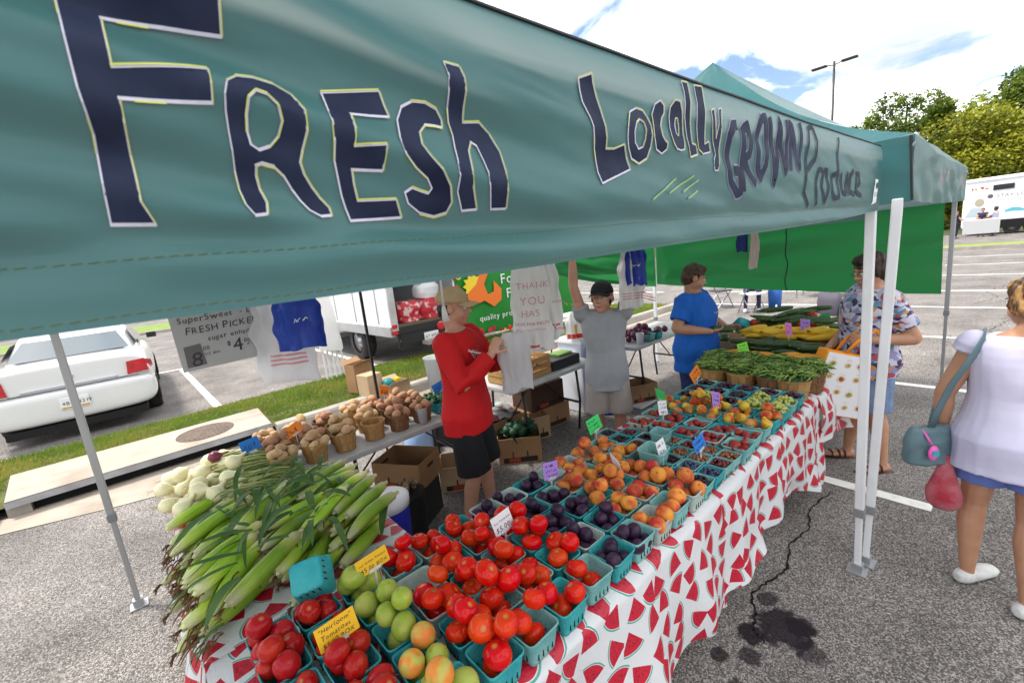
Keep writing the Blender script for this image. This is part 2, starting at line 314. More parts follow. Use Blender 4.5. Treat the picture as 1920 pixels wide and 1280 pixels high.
GROWN = [[(1.0943,2.1473),(1.0729,2.1452),(1.0504,2.1212),(1.0486,2.0992),(1.0468,2.0771),(1.0547,2.0524),(1.0627,2.0272),(1.0959,2.0017),(1.1155,2.0049),(1.1141,2.0285),(1.1127,2.0519),(1.0861,2.0509)],[(1.1309,2.0051),(1.1299,2.029),(1.129,2.0526),(1.128,2.076),(1.1271,2.0973),(1.1261,2.1183),(1.1252,2.1391),(1.1528,2.1533),(1.1734,2.1261),(1.1679,2.1079),(1.1624,2.0898),(1.1342,2.0763),(1.1738,2.0484),(1.2073,2.0247)],[(1.2307,2.1732),(1.2565,2.1821),(1.2659,2.1586),(1.2755,2.1346),(1.273,2.1135),(1.2705,2.0923),(1.268,2.071),(1.2418,2.0382),(1.2187,2.0686),(1.2161,2.0891),(1.2136,2.1092),(1.2111,2.1292),(1.2209,2.1512),(1.2307,2.1732)],[(1.2868,2.1855),(1.2955,2.1615),(1.3042,2.137),(1.3132,2.1121),(1.3205,2.0844),(1.3279,2.0562),(1.3354,2.0275),(1.3409,2.0567),(1.3464,2.0858),(1.3519,2.1148),(1.3542,2.1391),(1.3565,2.1632),(1.3588,2.1871),(1.3664,2.1641),(1.3742,2.1407),(1.382,2.1169),(1.3958,2.0873),(1.41,2.057),(1.4169,2.0885),(1.4238,2.1198),(1.4224,2.1447),(1.4211,2.1693),(1.4198,2.1938)],[(1.4552,2.0658),(1.4556,2.0976),(1.4559,2.129),(1.4519,2.1597),(1.4479,2.19),(1.4616,2.1686),(1.4757,2.1468),(1.49,2.1244),(1.5126,2.1008),(1.5359,2.0764),(1.5382,2.1096),(1.5405,2.1424),(1.536,2.1708),(1.5314,2.1988)]]
PROD = [[(1.6398,1.9669),(1.5885,2.0101),(1.5927,2.0409),(1.597,2.0715),(1.6012,2.1021),(1.6045,2.1324),(1.6078,2.1625),(1.6111,2.1924),(1.6497,2.2),(1.6919,2.1618),(1.6865,2.1342),(1.681,2.1064),(1.6116,2.0721)],[(1.7181,1.9702),(1.7102,2.0032),(1.7025,2.0356),(1.7263,2.0808),(1.7621,2.0782)],[(1.7862,2.0792),(1.774,2.0539),(1.7619,2.0286),(1.7831,2.0037),(1.8049,1.9782),(1.8238,2.004),(1.8429,2.0301),(1.8267,2.0554),(1.8109,2.0802),(1.7862,2.0792)],[(1.94,2.1946),(1.9405,2.1579),(1.941,2.1208),(1.9483,2.0902),(1.9557,2.0592),(1.9633,2.0278),(1.9709,1.9959),(1.9117,1.9912),(1.8781,2.0132),(1.8811,2.0396),(1.8841,2.0658),(1.9477,2.0768)],[(1.9942,2.0785),(2.0048,2.0469),(2.0157,2.0147),(2.0591,2.0057),(2.068,2.0437),(2.077,2.0816),(2.09,2.0418),(2.1033,2.0012)],[(2.1803,2.0951),(2.1182,2.0736),(2.1235,2.0449),(2.1289,2.0159),(2.1979,2.0067)],[(2.2179,2.037),(2.278,2.0483),(2.2615,2.0833),(2.2208,2.0869),(2.2192,2.052),(2.2176,2.0169),(2.3112,2.0023)]]
RAYS = [[(.7246,1.9871),(.7538,1.9994),(.7843,2.0123),(.8161,2.0257)],[(.7849,1.9989),(.8167,2.0097),(.85,2.0209),(.8848,2.0327)],[(.8402,2.0019),(.8729,2.0136),(.907,2.0258)],[(.8554,1.9896),(.9061,2.0052)]]
# ------------------------------------------------------------------ setting: asphalt, markings, kerbs, grass
def asphalt():
    m, t, N, L, p = nodes_of('asphalt')
    tc = N('ShaderNodeTexCoord'); src = tc.outputs['Object']
    vo = N('ShaderNodeTexVoronoi'); vo.inputs['Scale'].default_value = 165; L(src, vo.inputs['Vector'])
    sp = N('ShaderNodeSeparateColor'); L(vo.outputs['Color'], sp.inputs[0])
    rp = N('ShaderNodeValToRGB'); e = rp.color_ramp.elements
    e[0].position = 0; e[0].color = (.082, .074, .068, 1); e[1].position = 1; e[1].color = (.39, .36, .33, 1)
    for q, c in ((.35, (.11, .10, .093)), (.6, (.20, .183, .17)), (.82, (.29, .265, .245))): n = e.new(q); n.color = (*c, 1)
    L(sp.outputs[0], rp.inputs[0])
    n1 = N('ShaderNodeTexNoise'); n1.inputs['Scale'].default_value = 1.3; n1.inputs['Detail'].default_value = 7; L(src, n1.inputs['Vector'])
    mr = N('ShaderNodeMapRange'); mr.inputs[1].default_value = .3; mr.inputs[2].default_value = .7; mr.inputs[3].default_value = .70; mr.inputs[4].default_value = 1.28; L(n1.outputs[0], mr.inputs[0])
    mu = N('ShaderNodeMix'); mu.data_type = 'RGBA'; mu.blend_type = 'MULTIPLY'; mu.inputs[0].default_value = 1; L(rp.outputs[0], mu.inputs[6]); L(mr.outputs[0], mu.inputs[7])
    col = mu.outputs[2]
    nd = N('ShaderNodeTexNoise'); nd.inputs['Scale'].default_value = 17; nd.inputs['Detail'].default_value = 8; L(src, nd.inputs['Vector'])
    for (x, y, r, k) in ((2.06, .60, .115, .93), (2.12, .54, .06, .9), (1.93, .70, .06, .95), (2.20, .72, .05, .8), (1.80, .66, .045, .8), (1.72, .76, .04, .85), (2.0, .47, .06, .7), (1.62, .63, .04, .7), (5.1, -.9, .3, .4), (7.7, .2, .35, .35), (11, -.5, .5, .3), (8.2, -.3, .25, .35)):
        vd = N('ShaderNodeVectorMath'); vd.operation = 'DISTANCE'; vd.inputs[1].default_value = (x, y, 0); L(src, vd.inputs[0])
        a = N('ShaderNodeMath'); a.operation = 'MULTIPLY_ADD'; a.inputs[1].default_value = -r * 1.5; L(nd.outputs[0], a.inputs[0]); L(vd.outputs['Value'], a.inputs[2])
        b = N('ShaderNodeMapRange'); b.inputs[1].default_value = r * .15; b.inputs[2].default_value = r * .42; b.inputs[3].default_value = k; b.inputs[4].default_value = 0; L(a.outputs[0], b.inputs[0])
        mx = N('ShaderNodeMix'); mx.data_type = 'RGBA'; mx.inputs[7].default_value = (.014, .010, .014, 1); L(b.outputs[0], mx.inputs[0]); L(col, mx.inputs[6]); col = mx.outputs[2]
    L(col, p.inputs['Base Color']); p.inputs['Roughness'].default_value = .9; p.inputs['Specular IOR Level'].default_value = .15
    bp = N('ShaderNodeBump'); bp.inputs['Strength'].default_value = .8; bp.inputs['Distance'].default_value = .004; L(vo.outputs['Distance'], bp.inputs['Height']); bp.invert = True; L(bp.outputs[0], p.inputs['Normal'])
    return m
ASPH = asphalt()
conc = mat('concrete', (.40, .35, .285), .85, c2=(.32, .275, .22), ns=3, nd=8, bump=.3, bs=60, wear=((.24, .19, .145), 2.2, .52, .75))
conc_edge = mat('concrete_edge', (.36, .37, .39), .75, c2=(.26, .26, .27), ns=6, bump=.2, bs=40)
kerbm = mat('kerb_concrete', (.36, .33, .29), .85, c2=(.28, .25, .22), ns=4, nd=8, bump=.3, bs=70)
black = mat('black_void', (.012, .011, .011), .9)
paint = mat('road_paint', (.78, .77, .73), .7, c2=(.60, .58, .55), ns=18, nd=8, lo=.5, hi=.75, bump=.3, bs=120)
soil = mat('soil', (.10, .12, .03), .95, c2=(.06, .045, .02), ns=8)
struct(MB().quad((-600, -600, 0), (600, -600, 0), (600, 600, 0), (-600, 600, 0)).build('ground', ASPH))
def sheet(name, pts, m, z):
    return struct(MB().add([(x, y, z) for x, y in pts], [tuple(range(len(pts)))]).build(name, m))
def line(x0, y0, x1, y1, w=.10, z=.004):
    d = V((x1 - x0, y1 - y0, 0)).normalized(); q = V((-d.y, d.x, 0)) * w / 2; a, b = V((x0, y0, z)), V((x1, y1, z)); n = max(2, int((b - a).length / .12)); mb = MB()
    def fn(u, v):
        p = a.lerp(b, u) + q * (2 * v - 1) * (1 + .10 * nz(u * n, v * 3, x0)); return p
    mb.grid(n, 1, fn); return struct(mb.build('parking_line', paint))
for x, y1, y0 in ((3.66, .83, .22), (6.40, .95, -4.2), (9.1, 1.1, -4.6), (12.0, 1.3, -4.6), (14.45, 1.4, -4.6), (17.8, 1.5, -4.6), (21, 1.5, -4.6), (24.2, 1.5, -4.6)): line(x, y0, x + .02, y1)
line(3.62, 3.75, 3.9, 5.0); line(3.64, 1.2, 3.66, 2.6); line(9.2, 2.2, 9.0, 5.2); line(12.1, 2.0, 12.0, 5.6); line(17.7, 2.6, 17.8, 7); line(14.6, 2.4, 14.5, 6)
for k in range(-3, 6): line(.79 + 2.75 * k, 8.25, .72 + 2.75 * k, 13.4, .11)
line(-12, 13.45, 16, 13.45, .11)
# crack in the asphalt
for pts in ([(7.2, .35), (7.6, .10), (8.3, .22), (8.9, .0), (9.8, .15), (10.9, -.1)], [(8.3, .22), (8.6, .55), (9.3, .5)], [(12.5, .4), (13.4, .1), (14.2, .3), (15.8, 0)]):
    mb = MB(); P2 = []
    for i in range(len(pts) - 1):
        for k in range(12):
            u = k / 12; w_ = .012 * max(1, abs(pts[0][0]) * .35); P2.append((pts[i][0] * (1 - u) + pts[i + 1][0] * u + U(-w_, w_), pts[i][1] * (1 - u) + pts[i + 1][1] * u + U(-w_, w_)))
    for i in range(len(P2) - 1): ribbon(mb, [P2[i], P2[i + 1]], (.002 + .006 * abs(nz(i * .4, 2.2))) * (3 if pts[0][0] > 5 else 1))
    q = MB(); q.add([(p[0], p[1], .0032) for p in mb.v], mb.f); struct(q.build('pavement_crack', black))
mb = MB(); pts = [(3.5, .74), (3.2, .79), (2.95, .73), (2.72, .77), (2.5, .71), (2.32, .76), (2.18, .79), (2.06, .73), (1.96, .70), (1.90, .62)]; P2 = []
for i in range(len(pts) - 1):
    for k in range(8):
        u = k / 8; P2.append((pts[i][0] * (1 - u) + pts[i + 1][0] * u + U(-.008, .008), pts[i][1] * (1 - u) + pts[i + 1][1] * u + U(-.008, .008)))
for i in range(len(P2) - 1): ribbon(mb, [P2[i], P2[i + 1]], .006 + .018 * abs(nz(i * .4, 2.2)))
q = MB(); q.add([(p[0], p[1], .0035) for p in mb.v], mb.f); struct(q.build('pavement_crack', black))
# gutter apron, inlet slab and kerbs
sheet('gutter', [(-9, 5.86), (-9, 5.72), (-1.3, 5.68), (-.4, 5.36), (.3, 5.18), (1.0, 5.28), (1.8, 5.62), (11, 5.72), (11, 5.86), (1.3, 6.05), (-1.3, 6.05)], conc, .006)
inl = thing('storm_drain_inlet', 'tan concrete storm drain slab with round iron cover at the kerb', 'storm drain', (0, 0, 0))
T = [(-1.20, 5.98), (1.06, 5.98), (1.10, 6.92), (-1.28, 6.92)]
mb = MB(); mb.add([(x, y, .175) for x, y in T] + [(x, y, .108) for x, y in T], [(0, 1, 2, 3), (7, 6, 5, 4), (1, 5, 6, 2), (3, 7, 4, 0), (2, 6, 7, 3)]); mb.build('slab', conc, inl, bevel=.012)
MB().quad((-1.20, 5.975, .105), (1.06, 5.975, .105), (1.06, 5.972, .172), (-1.20, 5.972, .172)).build('steel_edge', conc_edge, inl)
MB().box((-.06, 6.5, .053), (1.96, .8, .102)).build('opening', black, inl)
MB().box((-1.13, 6.35, .052), (.16, .66, .105)).build('side_wall', kerbm, inl); MB().box((.99, 6.35, .052), (.14, .66, .105)).build('side_wall', kerbm, inl)
iron = mat('rusty_iron', (.16, .115, .085), .7, c2=(.10, .075, .06), ns=12, bump=.5, bs=80, metal=.4)
mb = MB(); mb.lathe([(.30, 0), (.30, .006), (.275, .008), (.27, .004), (.02, .004)], 40)
for k in range(-5, 6):
    w = sqrt(max(0, .26 ** 2 - (k * .045) ** 2)); mb.box((k * .045, 0, .006), (.018, 2 * w, .006))
mb.build('manhole_cover', iron, inl, loc=(.42, 6.44, .176))
def kerb(name, x0, x1, y, w=.16, h=.15):
    mb = MB(); n = max(1, int((x1 - x0) / 2.4))
    prof = [(y - .02, 0), (y, h - .03), (y + .02, h), (y + w, h), (y + w, 0)]
    k = struct(obj(name, None))
    for i in range(n):
        a = x0 + (x1 - x0) * i / n + .004; b = x0 + (x1 - x0) * (i + 1) / n - .004
        vs = [(a, p, q) for p, q in prof] + [(b, p, q) for p, q in prof]; m = len(prof)
        MB().add(vs, [(j, j + 1, m + j + 1, m + j) for j in range(m - 1)] + [tuple(range(m - 1, -1, -1)), tuple(range(m, 2 * m))]).build('kerb_stone', kerbm, k)
    return k
kerb('kerb', 1.10, 11.2, 5.90); kerb('kerb', -9, -1.29, 5.90)
# grass verge
def verge(x0, x1, y0, y1, n, name, h=.05, z=.10):
    struct(MB().grid(40, 8, lambda u, v: (x0 + (x1 - x0) * u, y0 + (y1 - y0) * v, z + .03 * sin(v * pi) + .012 * nz(u * 30, v * 6))).build(name, soil))
    mb = MB(); vs = []; fs = []; mi = []
    for i in range(n):
        x, y = U(x0, x1), U(y0, y1); u = (x - x0) / (x1 - x0); v = (y - y0) / (y1 - y0)
        if -1.3 < x < 1.12 and 5.9 < y < 6.93: continue
        zz = z + .03 * sin(v * pi) - .004; a = U(0, 6.3); hh = h * U(.5, 1.3) * (1 + .5 * nz(x, y, 0, .8)); w = U(.004, .009); dx, dy = cos(a), sin(a); b = U(-.03, .03)
        o = len(vs); vs += [(x - dx * w, y - dy * w, zz), (x + dx * w, y + dy * w, zz), (x + b, y + b * U(-1, 1), zz + hh)]; fs.append((o, o + 1, o + 2)); mi.append(0 if nz(x, y, 3, 1.1) + U(-.3, .3) > -.1 else 1)
    mb.v, mb.f, mb.mi = vs, fs, mi
    o = mb.build('grass', [mat('grass_green', (.20, .29, .030), .6, c2=(.13, .21, .022), ns=3, tl=.35), mat('grass_yellow', (.30, .29, .05), .7, tl=.3)])
    return o
tag(verge(-9, 11.1, 6.06, 7.95, 90000, 'verge_soil'), 'green mown grass strip behind the kerb and storm drain', 'grass', kind='stuff')
# far kerb strip beyond the second car park and traffic island in front of the trailer
struct(MB().box((-6, 27, .06), (40, .25, .12)).build('far_kerb', kerbm)); struct(MB().box((-6, 30, .05), (40, 5.5, .10)).build('far_verge', mat('far_grass', (.17, .25, .03), .8, c2=(.10, .16, .02), ns=4)))
mb = MB()
def isl(r, z): return [(28.9 + r * cos(a) * .9, (1.9 if sin(a) > 0 else -.2) + r * sin(a) * 1.0 - (0 if sin(a) > 0 else 1.3), z) for a in [2 * pi * k / 28 for k in range(28)]]
mb.add(isl(.95, 0) + isl(.95, .14) + isl(.78, .15), [(j, (j + 1) % 28, 28 + (j + 1) % 28, 28 + j) for j in range(28)] + [(28 + j, 28 + (j + 1) % 28, 56 + (j + 1) % 28, 56 + j) for j in range(28)])
struct(mb.build('island_kerb', kerbm)); MBi = MB(); MBi.add(isl(.79, .152), [tuple(range(28))]); struct(MBi.build('island_grass', mat('island_green', (.22, .30, .03), .8, c2=(.15, .22, .02), ns=9, bump=.6, bs=60)))
struct(MB().grid(40, 24, lambda u, v: (44 + 60 * v, -70 + 130 * u, .02 + 6.5 * v * v)).build('wooded_bank', mat('bank_green', (.06, .085, .02), .9, c2=(.04, .05, .015), ns=.4)))

# ------------------------------------------------------------------ trees
bark = mat('bark', (.09, .07, .05), .9, c2=(.05, .04, .03), ns=8, bump=.5, bs=20)
LEAF = {'yellow': [mat('leaf_yellow_a', (.36, .36, .03), .6, tl=.35), mat('leaf_yellow_b', (.24, .26, .025), .6, tl=.35), mat('leaf_yellow_c', (.13, .145, .018), .6, tl=.3)],
        'green': [mat('leaf_green_a', (.20, .27, .04), .6, tl=.4), mat('leaf_green_b', (.13, .19, .03), .6, tl=.35), mat('leaf_green_c', (.06, .10, .02), .6, tl=.3)],
        'dark': [mat('leaf_dark_a', (.09, .14, .03), .6, tl=.3), mat('leaf_dark_b', (.055, .095, .024), .6, tl=.3), mat('leaf_dark_c', (.02, .04, .012), .6, tl=.3)]}
def tree(label, loc, h, rx, kind, n, size, dens=26, low=.18, seed=0, openness=.0, shape='round'):
    r = random.Random(seed); t = thing('tree', label, 'tree', loc, 0, 'trees behind the car park')
    tr = MB(); tr.tube([(0, 0, -.3), (.1, 0, h * .25), (-.1, .1, h * .55), (0, 0, h * .88)], [h * .03, h * .024, h * .014, h * .004], 8)
    blobs = []
    for k in range(dens):
        f = low + (1 - low) * (k + r.random()) / dens
        if shape == 'cone': w = (1 - f) * 1.05 + .08
        elif shape == 'fan': w = .35 + .75 * sin(min(1, f) * pi * .8)
        else: w = sqrt(max(.02, 1 - ((f - low) / (1 - low) * 1.9 - .9) ** 2 / 1.05))
        a = r.uniform(0, 6.3); rr = w * rx * sqrt(r.uniform(.15, 1)) * .8
        c = V((rr * cos(a), rr * sin(a), h * f * .96)); s = rx * r.uniform(.22, .42) * (1 if shape != 'fan' else .72); blobs.append((c, s))
        tr.tube([(0, 0, c.z * .62), c * .6 + V((0, 0, c.z * .25)), c], [h * .008, h * .005, h * .0025], 5)
    tr.build('trunk', bark, t, smooth=True)
    vs, fs, mi = [], [], []
    for i in range(n):
        c, s = blobs[r.randrange(len(blobs))]
        d = V((r.gauss(0, 1), r.gauss(0, 1), r.gauss(0, .8))).normalized() * s * (r.uniform(.35, 1) ** .5) * (1 + .35 * nz(c.x + i, c.y, c.z, .13)); p = c + d
        if r.random() < openness and nz(p.x, p.y, p.z, .9) < .05: continue
        e = Euler((r.uniform(-.9, .9), r.uniform(-.9, .9), r.uniform(0, 6.3))).to_matrix(); w = size * r.uniform(.5, 1.2); o = len(vs)
        vs += [p + e @ V(q) * w for q in ((-.5, 0, 0), (0, -.32, .06), (.55, 0, 0), (0, .32, .06))]; fs.append((o, o + 1, o + 2, o + 3))
        v = nz(c.x, c.y, c.z, .6) + r.uniform(-.45, .45); mi.append(0 if v > .05 else 1 if v > -.22 else 2)
    mb = MB(); mb.v, mb.f, mb.mi = vs, fs, mi; mb.build('crown', LEAF[kind], t); return t
tree('broad yellow-green rounded tree rising behind the white trailer', (55, 2.6, .6), 8.3, 4.6, 'yellow', 26000, .32, 46, .05, 1)
tree('tall loose-limbed green tree behind the tents, left of yellow tree', (58, 7.6, 1), 11.8, 4.3, 'green', 13000, .32, 26, .2, 2, .3, 'fan')
tree('tall dark green tree behind yellow tree at right edge', (60, .0, 1.4), 10.8, 4.4, 'green', 18000, .40, 34, .1, 3)
tree('smaller green tree just left of the loose-limbed tree', (60, 12.2, 1.5), 9.6, 1.4, 'dark', 1500, .40, 10, .35, 4, .3)
tree('dense green tree filling gap between yellow and loose-limbed trees', (62, 5.6, 1.6), 9.8, 4.0, 'green', 13000, .5, 26, .05, 5)
tree('shrubby tree low behind the far tent corner', (52, 6.6, .4), 5.2, 2.9, 'green', 5500, .38, 20, .05, 6)
tree('dark green tree beyond the trailer at frame edge', (62, -5.5, 1.5), 12, 4.6, 'dark', 7000, .5, 26, .05, 7)
tree('thin topped tree peeking above second tent beside lamp post', (60, 14.9, 1.5), 8.8, 1.5, 'dark', 1200, .4, 9, .3, 8)

# ------------------------------------------------------------------ lamp post
steel = mat('dark_bronze_steel', (.05, .045, .042), .45, metal=.6)
t = thing('street_lamp', 'tall dark twin-head parking lot lamp post above tent roof', 'street lamp', (33, 7.62, 0))
MB().lathe([(.30, 0), (.30, .7), (.26, .75)], 16).build('base', kerbm, t); MB().tube([(0, 0, .7), (0, 0, 10.75)], [.085, .06], 10).build('pole', steel, t, smooth=True)
for s in (-1, 1):
    MB().tube([(0, 0, 10.55), (0, s * .34, 10.62)], .03, 8).build('arm', steel, t); MB().box((0, s * .72, 10.63), (.3, .75, .10)).build('lamp_head', steel, t, bevel=.02)

# ------------------------------------------------------------------ cars
glass = mat('car_glass', (.10, .13, .14), .06, spec=.8, coat=.5)
carwhite = mat('white_car_paint', (.66, .66, .65), .25, coat=.8, c2=(.63, .63, .62), ns=2)
silver = mat('silver_car_paint', (.42, .43, .45), .28, coat=.8, metal=.4)
tyrem = mat('tyre_rubber', (.022, .021, .022), .8, c2=(.04, .038, .036), ns=14, bump=.3, bs=60)
rimm = mat('wheel_rim', (.45, .45, .46), .35, metal=.8)
redlens = mat('red_lens', (.55, .010, .018), .15, coat=1, c2=(.35, .008, .012), ns=9)
chrome = mat('chrome_trim', (.62, .66, .72), .15, metal=.95); plast = mat('black_plastic', (.02, .02, .021), .5)
platem = mat('plate_white', (.72, .72, .72), .4)
def wheel(parent, x, y, r, w, s):
    o = MB(); prof = [(r * .62, -w / 2), (r * .93, -w / 2), (r, -w * .38), (r, w * .38), (r * .93, w / 2), (r * .62, w / 2)]
    T = Mx.Translation((x, y, r)) @ Mx.Rotation(pi / 2, 4, 'Y')
    ty = MB().lathe(prof, 26, 0, T, cap=False).build('wheel', tyrem, parent, smooth=True)
    rm = MB(); rm.lathe([(r * .62, w * .42 * s), (r * .5, w * .3 * s), (r * .2, w * .34 * s), (.01, w * .36 * s)], 22, 0, T)
    rm.build('rim', rimm, ty, smooth=True)
def loft(st, prof, name, m, par, sub=2):
    mb = MB(); k = len(prof); vs = []
    for (y, w, zb, zt) in st: vs += [(px * w, y, zb + pz * (zt - zb)) for px, pz in prof]
    mb.add(vs, [(i * k + j, i * k + (j + 1) % k, (i + 1) * k + (j + 1) % k, (i + 1) * k + j) for i in range(len(st) - 1) for j in range(k)] + [tuple(range(k - 1, -1, -1)), tuple(range((len(st) - 1) * k, len(st) * k))])
    o = mb.build(name, m, par, smooth=True); md = o.modifiers.new('s', 'SUBSURF'); md.levels = sub; md.render_levels = sub; return o
def sedan(label, loc, rz, paintm, plate=None):
    c = thing('parked_car', label, 'car', loc, rz, 'parked cars')
    half = [(0, 0), (.55, 0), (.9, .02), (.985, .22), (1, .5), (.985, .74), (.93, .93), (.80, 1), (.4, 1.015), (0, 1.02)]
    prof = half + [(-x, z) for x, z in half[-2:0:-1]]
    loft([(.070, .84, .50, 1.02), (.074, .87, .36, 1.035), (.085, .885, .30, 1.045), (.13, .905, .27, 1.065), (.30, .922, .24, 1.085), (.9, .93, .22, 1.09), (1.6, .93, .22, 1.02), (3.3, .93, .22, 1.0), (3.9, .92, .24, .96), (4.6, .88, .27, .84), (4.9, .78, .32, .70), (4.98, .62, .38, .60)], prof, 'body', paintm, c)
    hb_ = [(0, 0), (.6, 0), (.93, .05), (1, .3), (1, .72), (.97, .95), (.9, 1), (0, 1)]; pb_ = hb_ + [(-x, z) for x, z in hb_[-2:0:-1]]
    loft([(-.045, .74, .40, .62), (-.04, .80, .34, .67), (-.02, .87, .29, .70), (.06, .915, .26, .715), (.34, .935, .26, .72), (.56, .938, .27, .71)], pb_, 'bumper', paintm, c)
    # greenhouse
    def gr(z, y0, y1, w, n=28):
        o = []
        for j in range(n):
            q = 2 * pi * j / n; e = .42; c_, s_ = cos(q), sin(q)
            o.append((w * math.copysign(abs(c_) ** e, c_), (y0 + y1) / 2 + (y1 - y0) / 2 * math.copysign(abs(s_) ** e, s_), z))
        return o
    R_ = [gr(1.0, .66, 3.75, .80), gr(1.08, .78, 3.55, .79), gr(1.36, 1.32, 2.72, .66), gr(1.435, 1.5, 2.5, .61), gr(1.462, 1.75, 2.3, .45)]
    mb = MB(); n = 28
    mb.add(sum(R_, []), [(i * n + j, i * n + (j + 1) % n, (i + 1) * n + (j + 1) % n, (i + 1) * n + j) for i in range(4) for j in range(n)] + [tuple(range(4 * n, 5 * n))])
    mb.build('cabin', paintm, c, smooth=True)
    def pane(pts, name='window'):
        MB().add(pts, [tuple(range(len(pts)))]).build(name, glass, c)
    def P(z, fx):  # rear screen surface
        f = (z - 1.08) / .28; return (fx * (.70 - .15 * f), .775 + .54 * f - .012, z + .008)
    mb = MB(); mb.grid(10, 6, lambda u, v: V(P(1.10 + .25 * v, 2 * u - 1)) + V((0, .05 * (2 * u - 1) ** 4, 0))); mb.build('rear_window', glass, c, smooth=True)
    pane([(.62, 2.86, 1.35), (-.62, 2.86, 1.35), (-.74, 3.52, 1.105), (.74, 3.52, 1.105)], 'windscreen')
    for s in (-1, 1):
        mb = MB(); mb.add([(s * .802, 1.05, 1.10), (s * .802, 2.1, 1.10), (s * .685, 2.1, 1.35), (s * .70, 1.45, 1.33)], [(0, 1, 2, 3)]); mb.build('side_window', glass, c)
        MB().add([(s * .802, 2.16, 1.10), (s * .802, 3.35, 1.10), (s * .69, 2.75, 1.34), (s * .685, 2.16, 1.35)], [(0, 1, 2, 3)]).build('side_window', glass, c)
        mb = MB(); mb.add([(s * .62, .047, .755), (s * .88, .055, .77), (s * .85, .06, .955), (s * .64, .052, .945), (s * .62, .12, .755), (s * .88, .12, .77), (s * .85, .12, .955), (s * .64, .12, .945)], [(0, 1, 2, 3), (7, 6, 5, 4), (0, 4, 5, 1), (1, 5, 6, 2), (2, 6, 7, 3), (3, 7, 4, 0)] if s > 0 else [(3, 2, 1, 0), (4, 5, 6, 7), (1, 5, 4, 0), (2, 6, 5, 1), (3, 7, 6, 2), (0, 4, 7, 3)])
        mb.add([(s * .86, .056, .77), (s * .935, .30, .80), (s * .925, .26, .90), (s * .85, .062, .95)], [(0, 1, 2, 3)]); mb.build('tail_light', redlens, c)
        MB().box((s * .75, .050, .742), (.26, .02, .022)).build('clear_lens', chrome, c)
        MB().box((s * .98, 3.05, 1.08), (.16, .09, .11)).build('mirror', plast if paintm is carwhite else paintm, c, bevel=.02)
        for y in (.98, 3.85): wheel(c, s * .82, y, .325, .21, s)
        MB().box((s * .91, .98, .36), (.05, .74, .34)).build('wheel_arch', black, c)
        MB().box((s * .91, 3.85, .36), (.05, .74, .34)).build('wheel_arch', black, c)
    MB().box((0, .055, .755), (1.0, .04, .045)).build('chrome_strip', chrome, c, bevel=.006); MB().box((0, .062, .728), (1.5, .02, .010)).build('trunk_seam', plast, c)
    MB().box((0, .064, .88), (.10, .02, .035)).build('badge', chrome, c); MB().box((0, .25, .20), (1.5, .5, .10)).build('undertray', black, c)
    pl = MB().box((0, -.052, .52), (.31, .02, .155)).build('number_plate', platem, c, bevel=.004)
    tm = text_mb('7BK 2491' if plate is None else plate, .07); stamp(pl, 'plate_text', tm, mat('ink', (.02, .02, .03), .6), lookT((-.13, -.0635, .50), (1, 0, 0), (0, 0, 1)))
    MB().box((0, -.063, .462), (.29, .002, .022)).build('plate_band', mat('plate_red', (.5, .12, .03), .5, c2=(.6, .45, .03), ns=30), pl)
    return c
sedan('white four-door sedan parked behind the grass, seen from the rear', (-.80, 8.72, 0), rad(-2), carwhite, '4BN 4219')
sedan('silver sedan parked far behind the melon table', (7.4, 13.2, 0), rad(6), silver, '')
# ------------------------------------------------------------------ farm box truck
tw = mat('truck_white', (.74, .75, .76), .35, c2=(.68, .69, .70), ns=3, wear=((.45, .44, .42), 3, .62, .8)); alum = mat('truck_aluminium', (.55, .56, .57), .4, metal=.6, c2=(.45, .45, .45), ns=5)
TX, TY = 3.62, 7.62
t = thing('box_truck', 'white farm box truck with open rear, backed up to the grass', 'truck', (TX, TY, 0), rad(1))
bw = 2.15
MB().box((0.03, 2.5, 1.88), (.05, 5.0, 2.2)).build('side_panel', tw, t); MB().box((bw - .03, 2.5, 1.88), (.05, 5.0, 2.2)).build('side_panel', tw, t); MB().box((bw / 2, 2.5, 3.0), (bw, 5.0, .06)).build('roof', tw, t); MB().box((bw / 2, 4.97, 1.88), (bw - .1, .05, 2.18)).build('front_panel', tw, t)
MB().box((bw / 2, 2.5, .80), (bw - .1, 5, .05)).build('floor', mat('truck_floor', (.12, .09, .06), .8), t)
MB().box((.0, 2.5, .72), (.07, 5.04, .2)).build('rub_rail', alum, t, bevel=.01); MB().box((bw, 2.5, .72), (.07, 5.04, .2)).build('rub_rail', alum, t)
for x in (.06, bw - .06): MB().box((x, -.02, 1.88), (.13, .06, 2.3)).build('rear_post', alum, t, bevel=.008)
MB().box((bw / 2, -.02, 2.95), (bw, .06, .16)).build('rear_header', alum, t); MB().box((bw / 2, -.02, .72), (bw, .05, .12)).build('rear_sill', plast, t)
for z in (.80, .68): MB().box((.04, -.055, z + .02), (.11, .02, .08)).build('tail_light', redlens, t, bevel=.01)
for y in (.5, 1.55, 2.6, 3.65): MB().box((-.001, y, 1.9), (.012, .03, 2.1)).build('panel_seam', alum, t)
for x, y in ((.16, 1.75), (bw - .16, 1.75), (.2, 5.9), (bw - .2, 5.9)): wheel(t, x, y, .40, .26, -1 if x < 1 else 1)
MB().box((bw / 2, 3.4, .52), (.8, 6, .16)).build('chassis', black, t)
MB().box((1.12, -.22, .42), (1.15, .22, .07)).build('step_bumper', mat('bumper_wood', (.34, .29, .25), .8, c2=(.25, .21, .18), ns=10), t)
MB().box((1.1, .0, .50), (1.9, .05, .34)).build('rear_valance', plast, t)
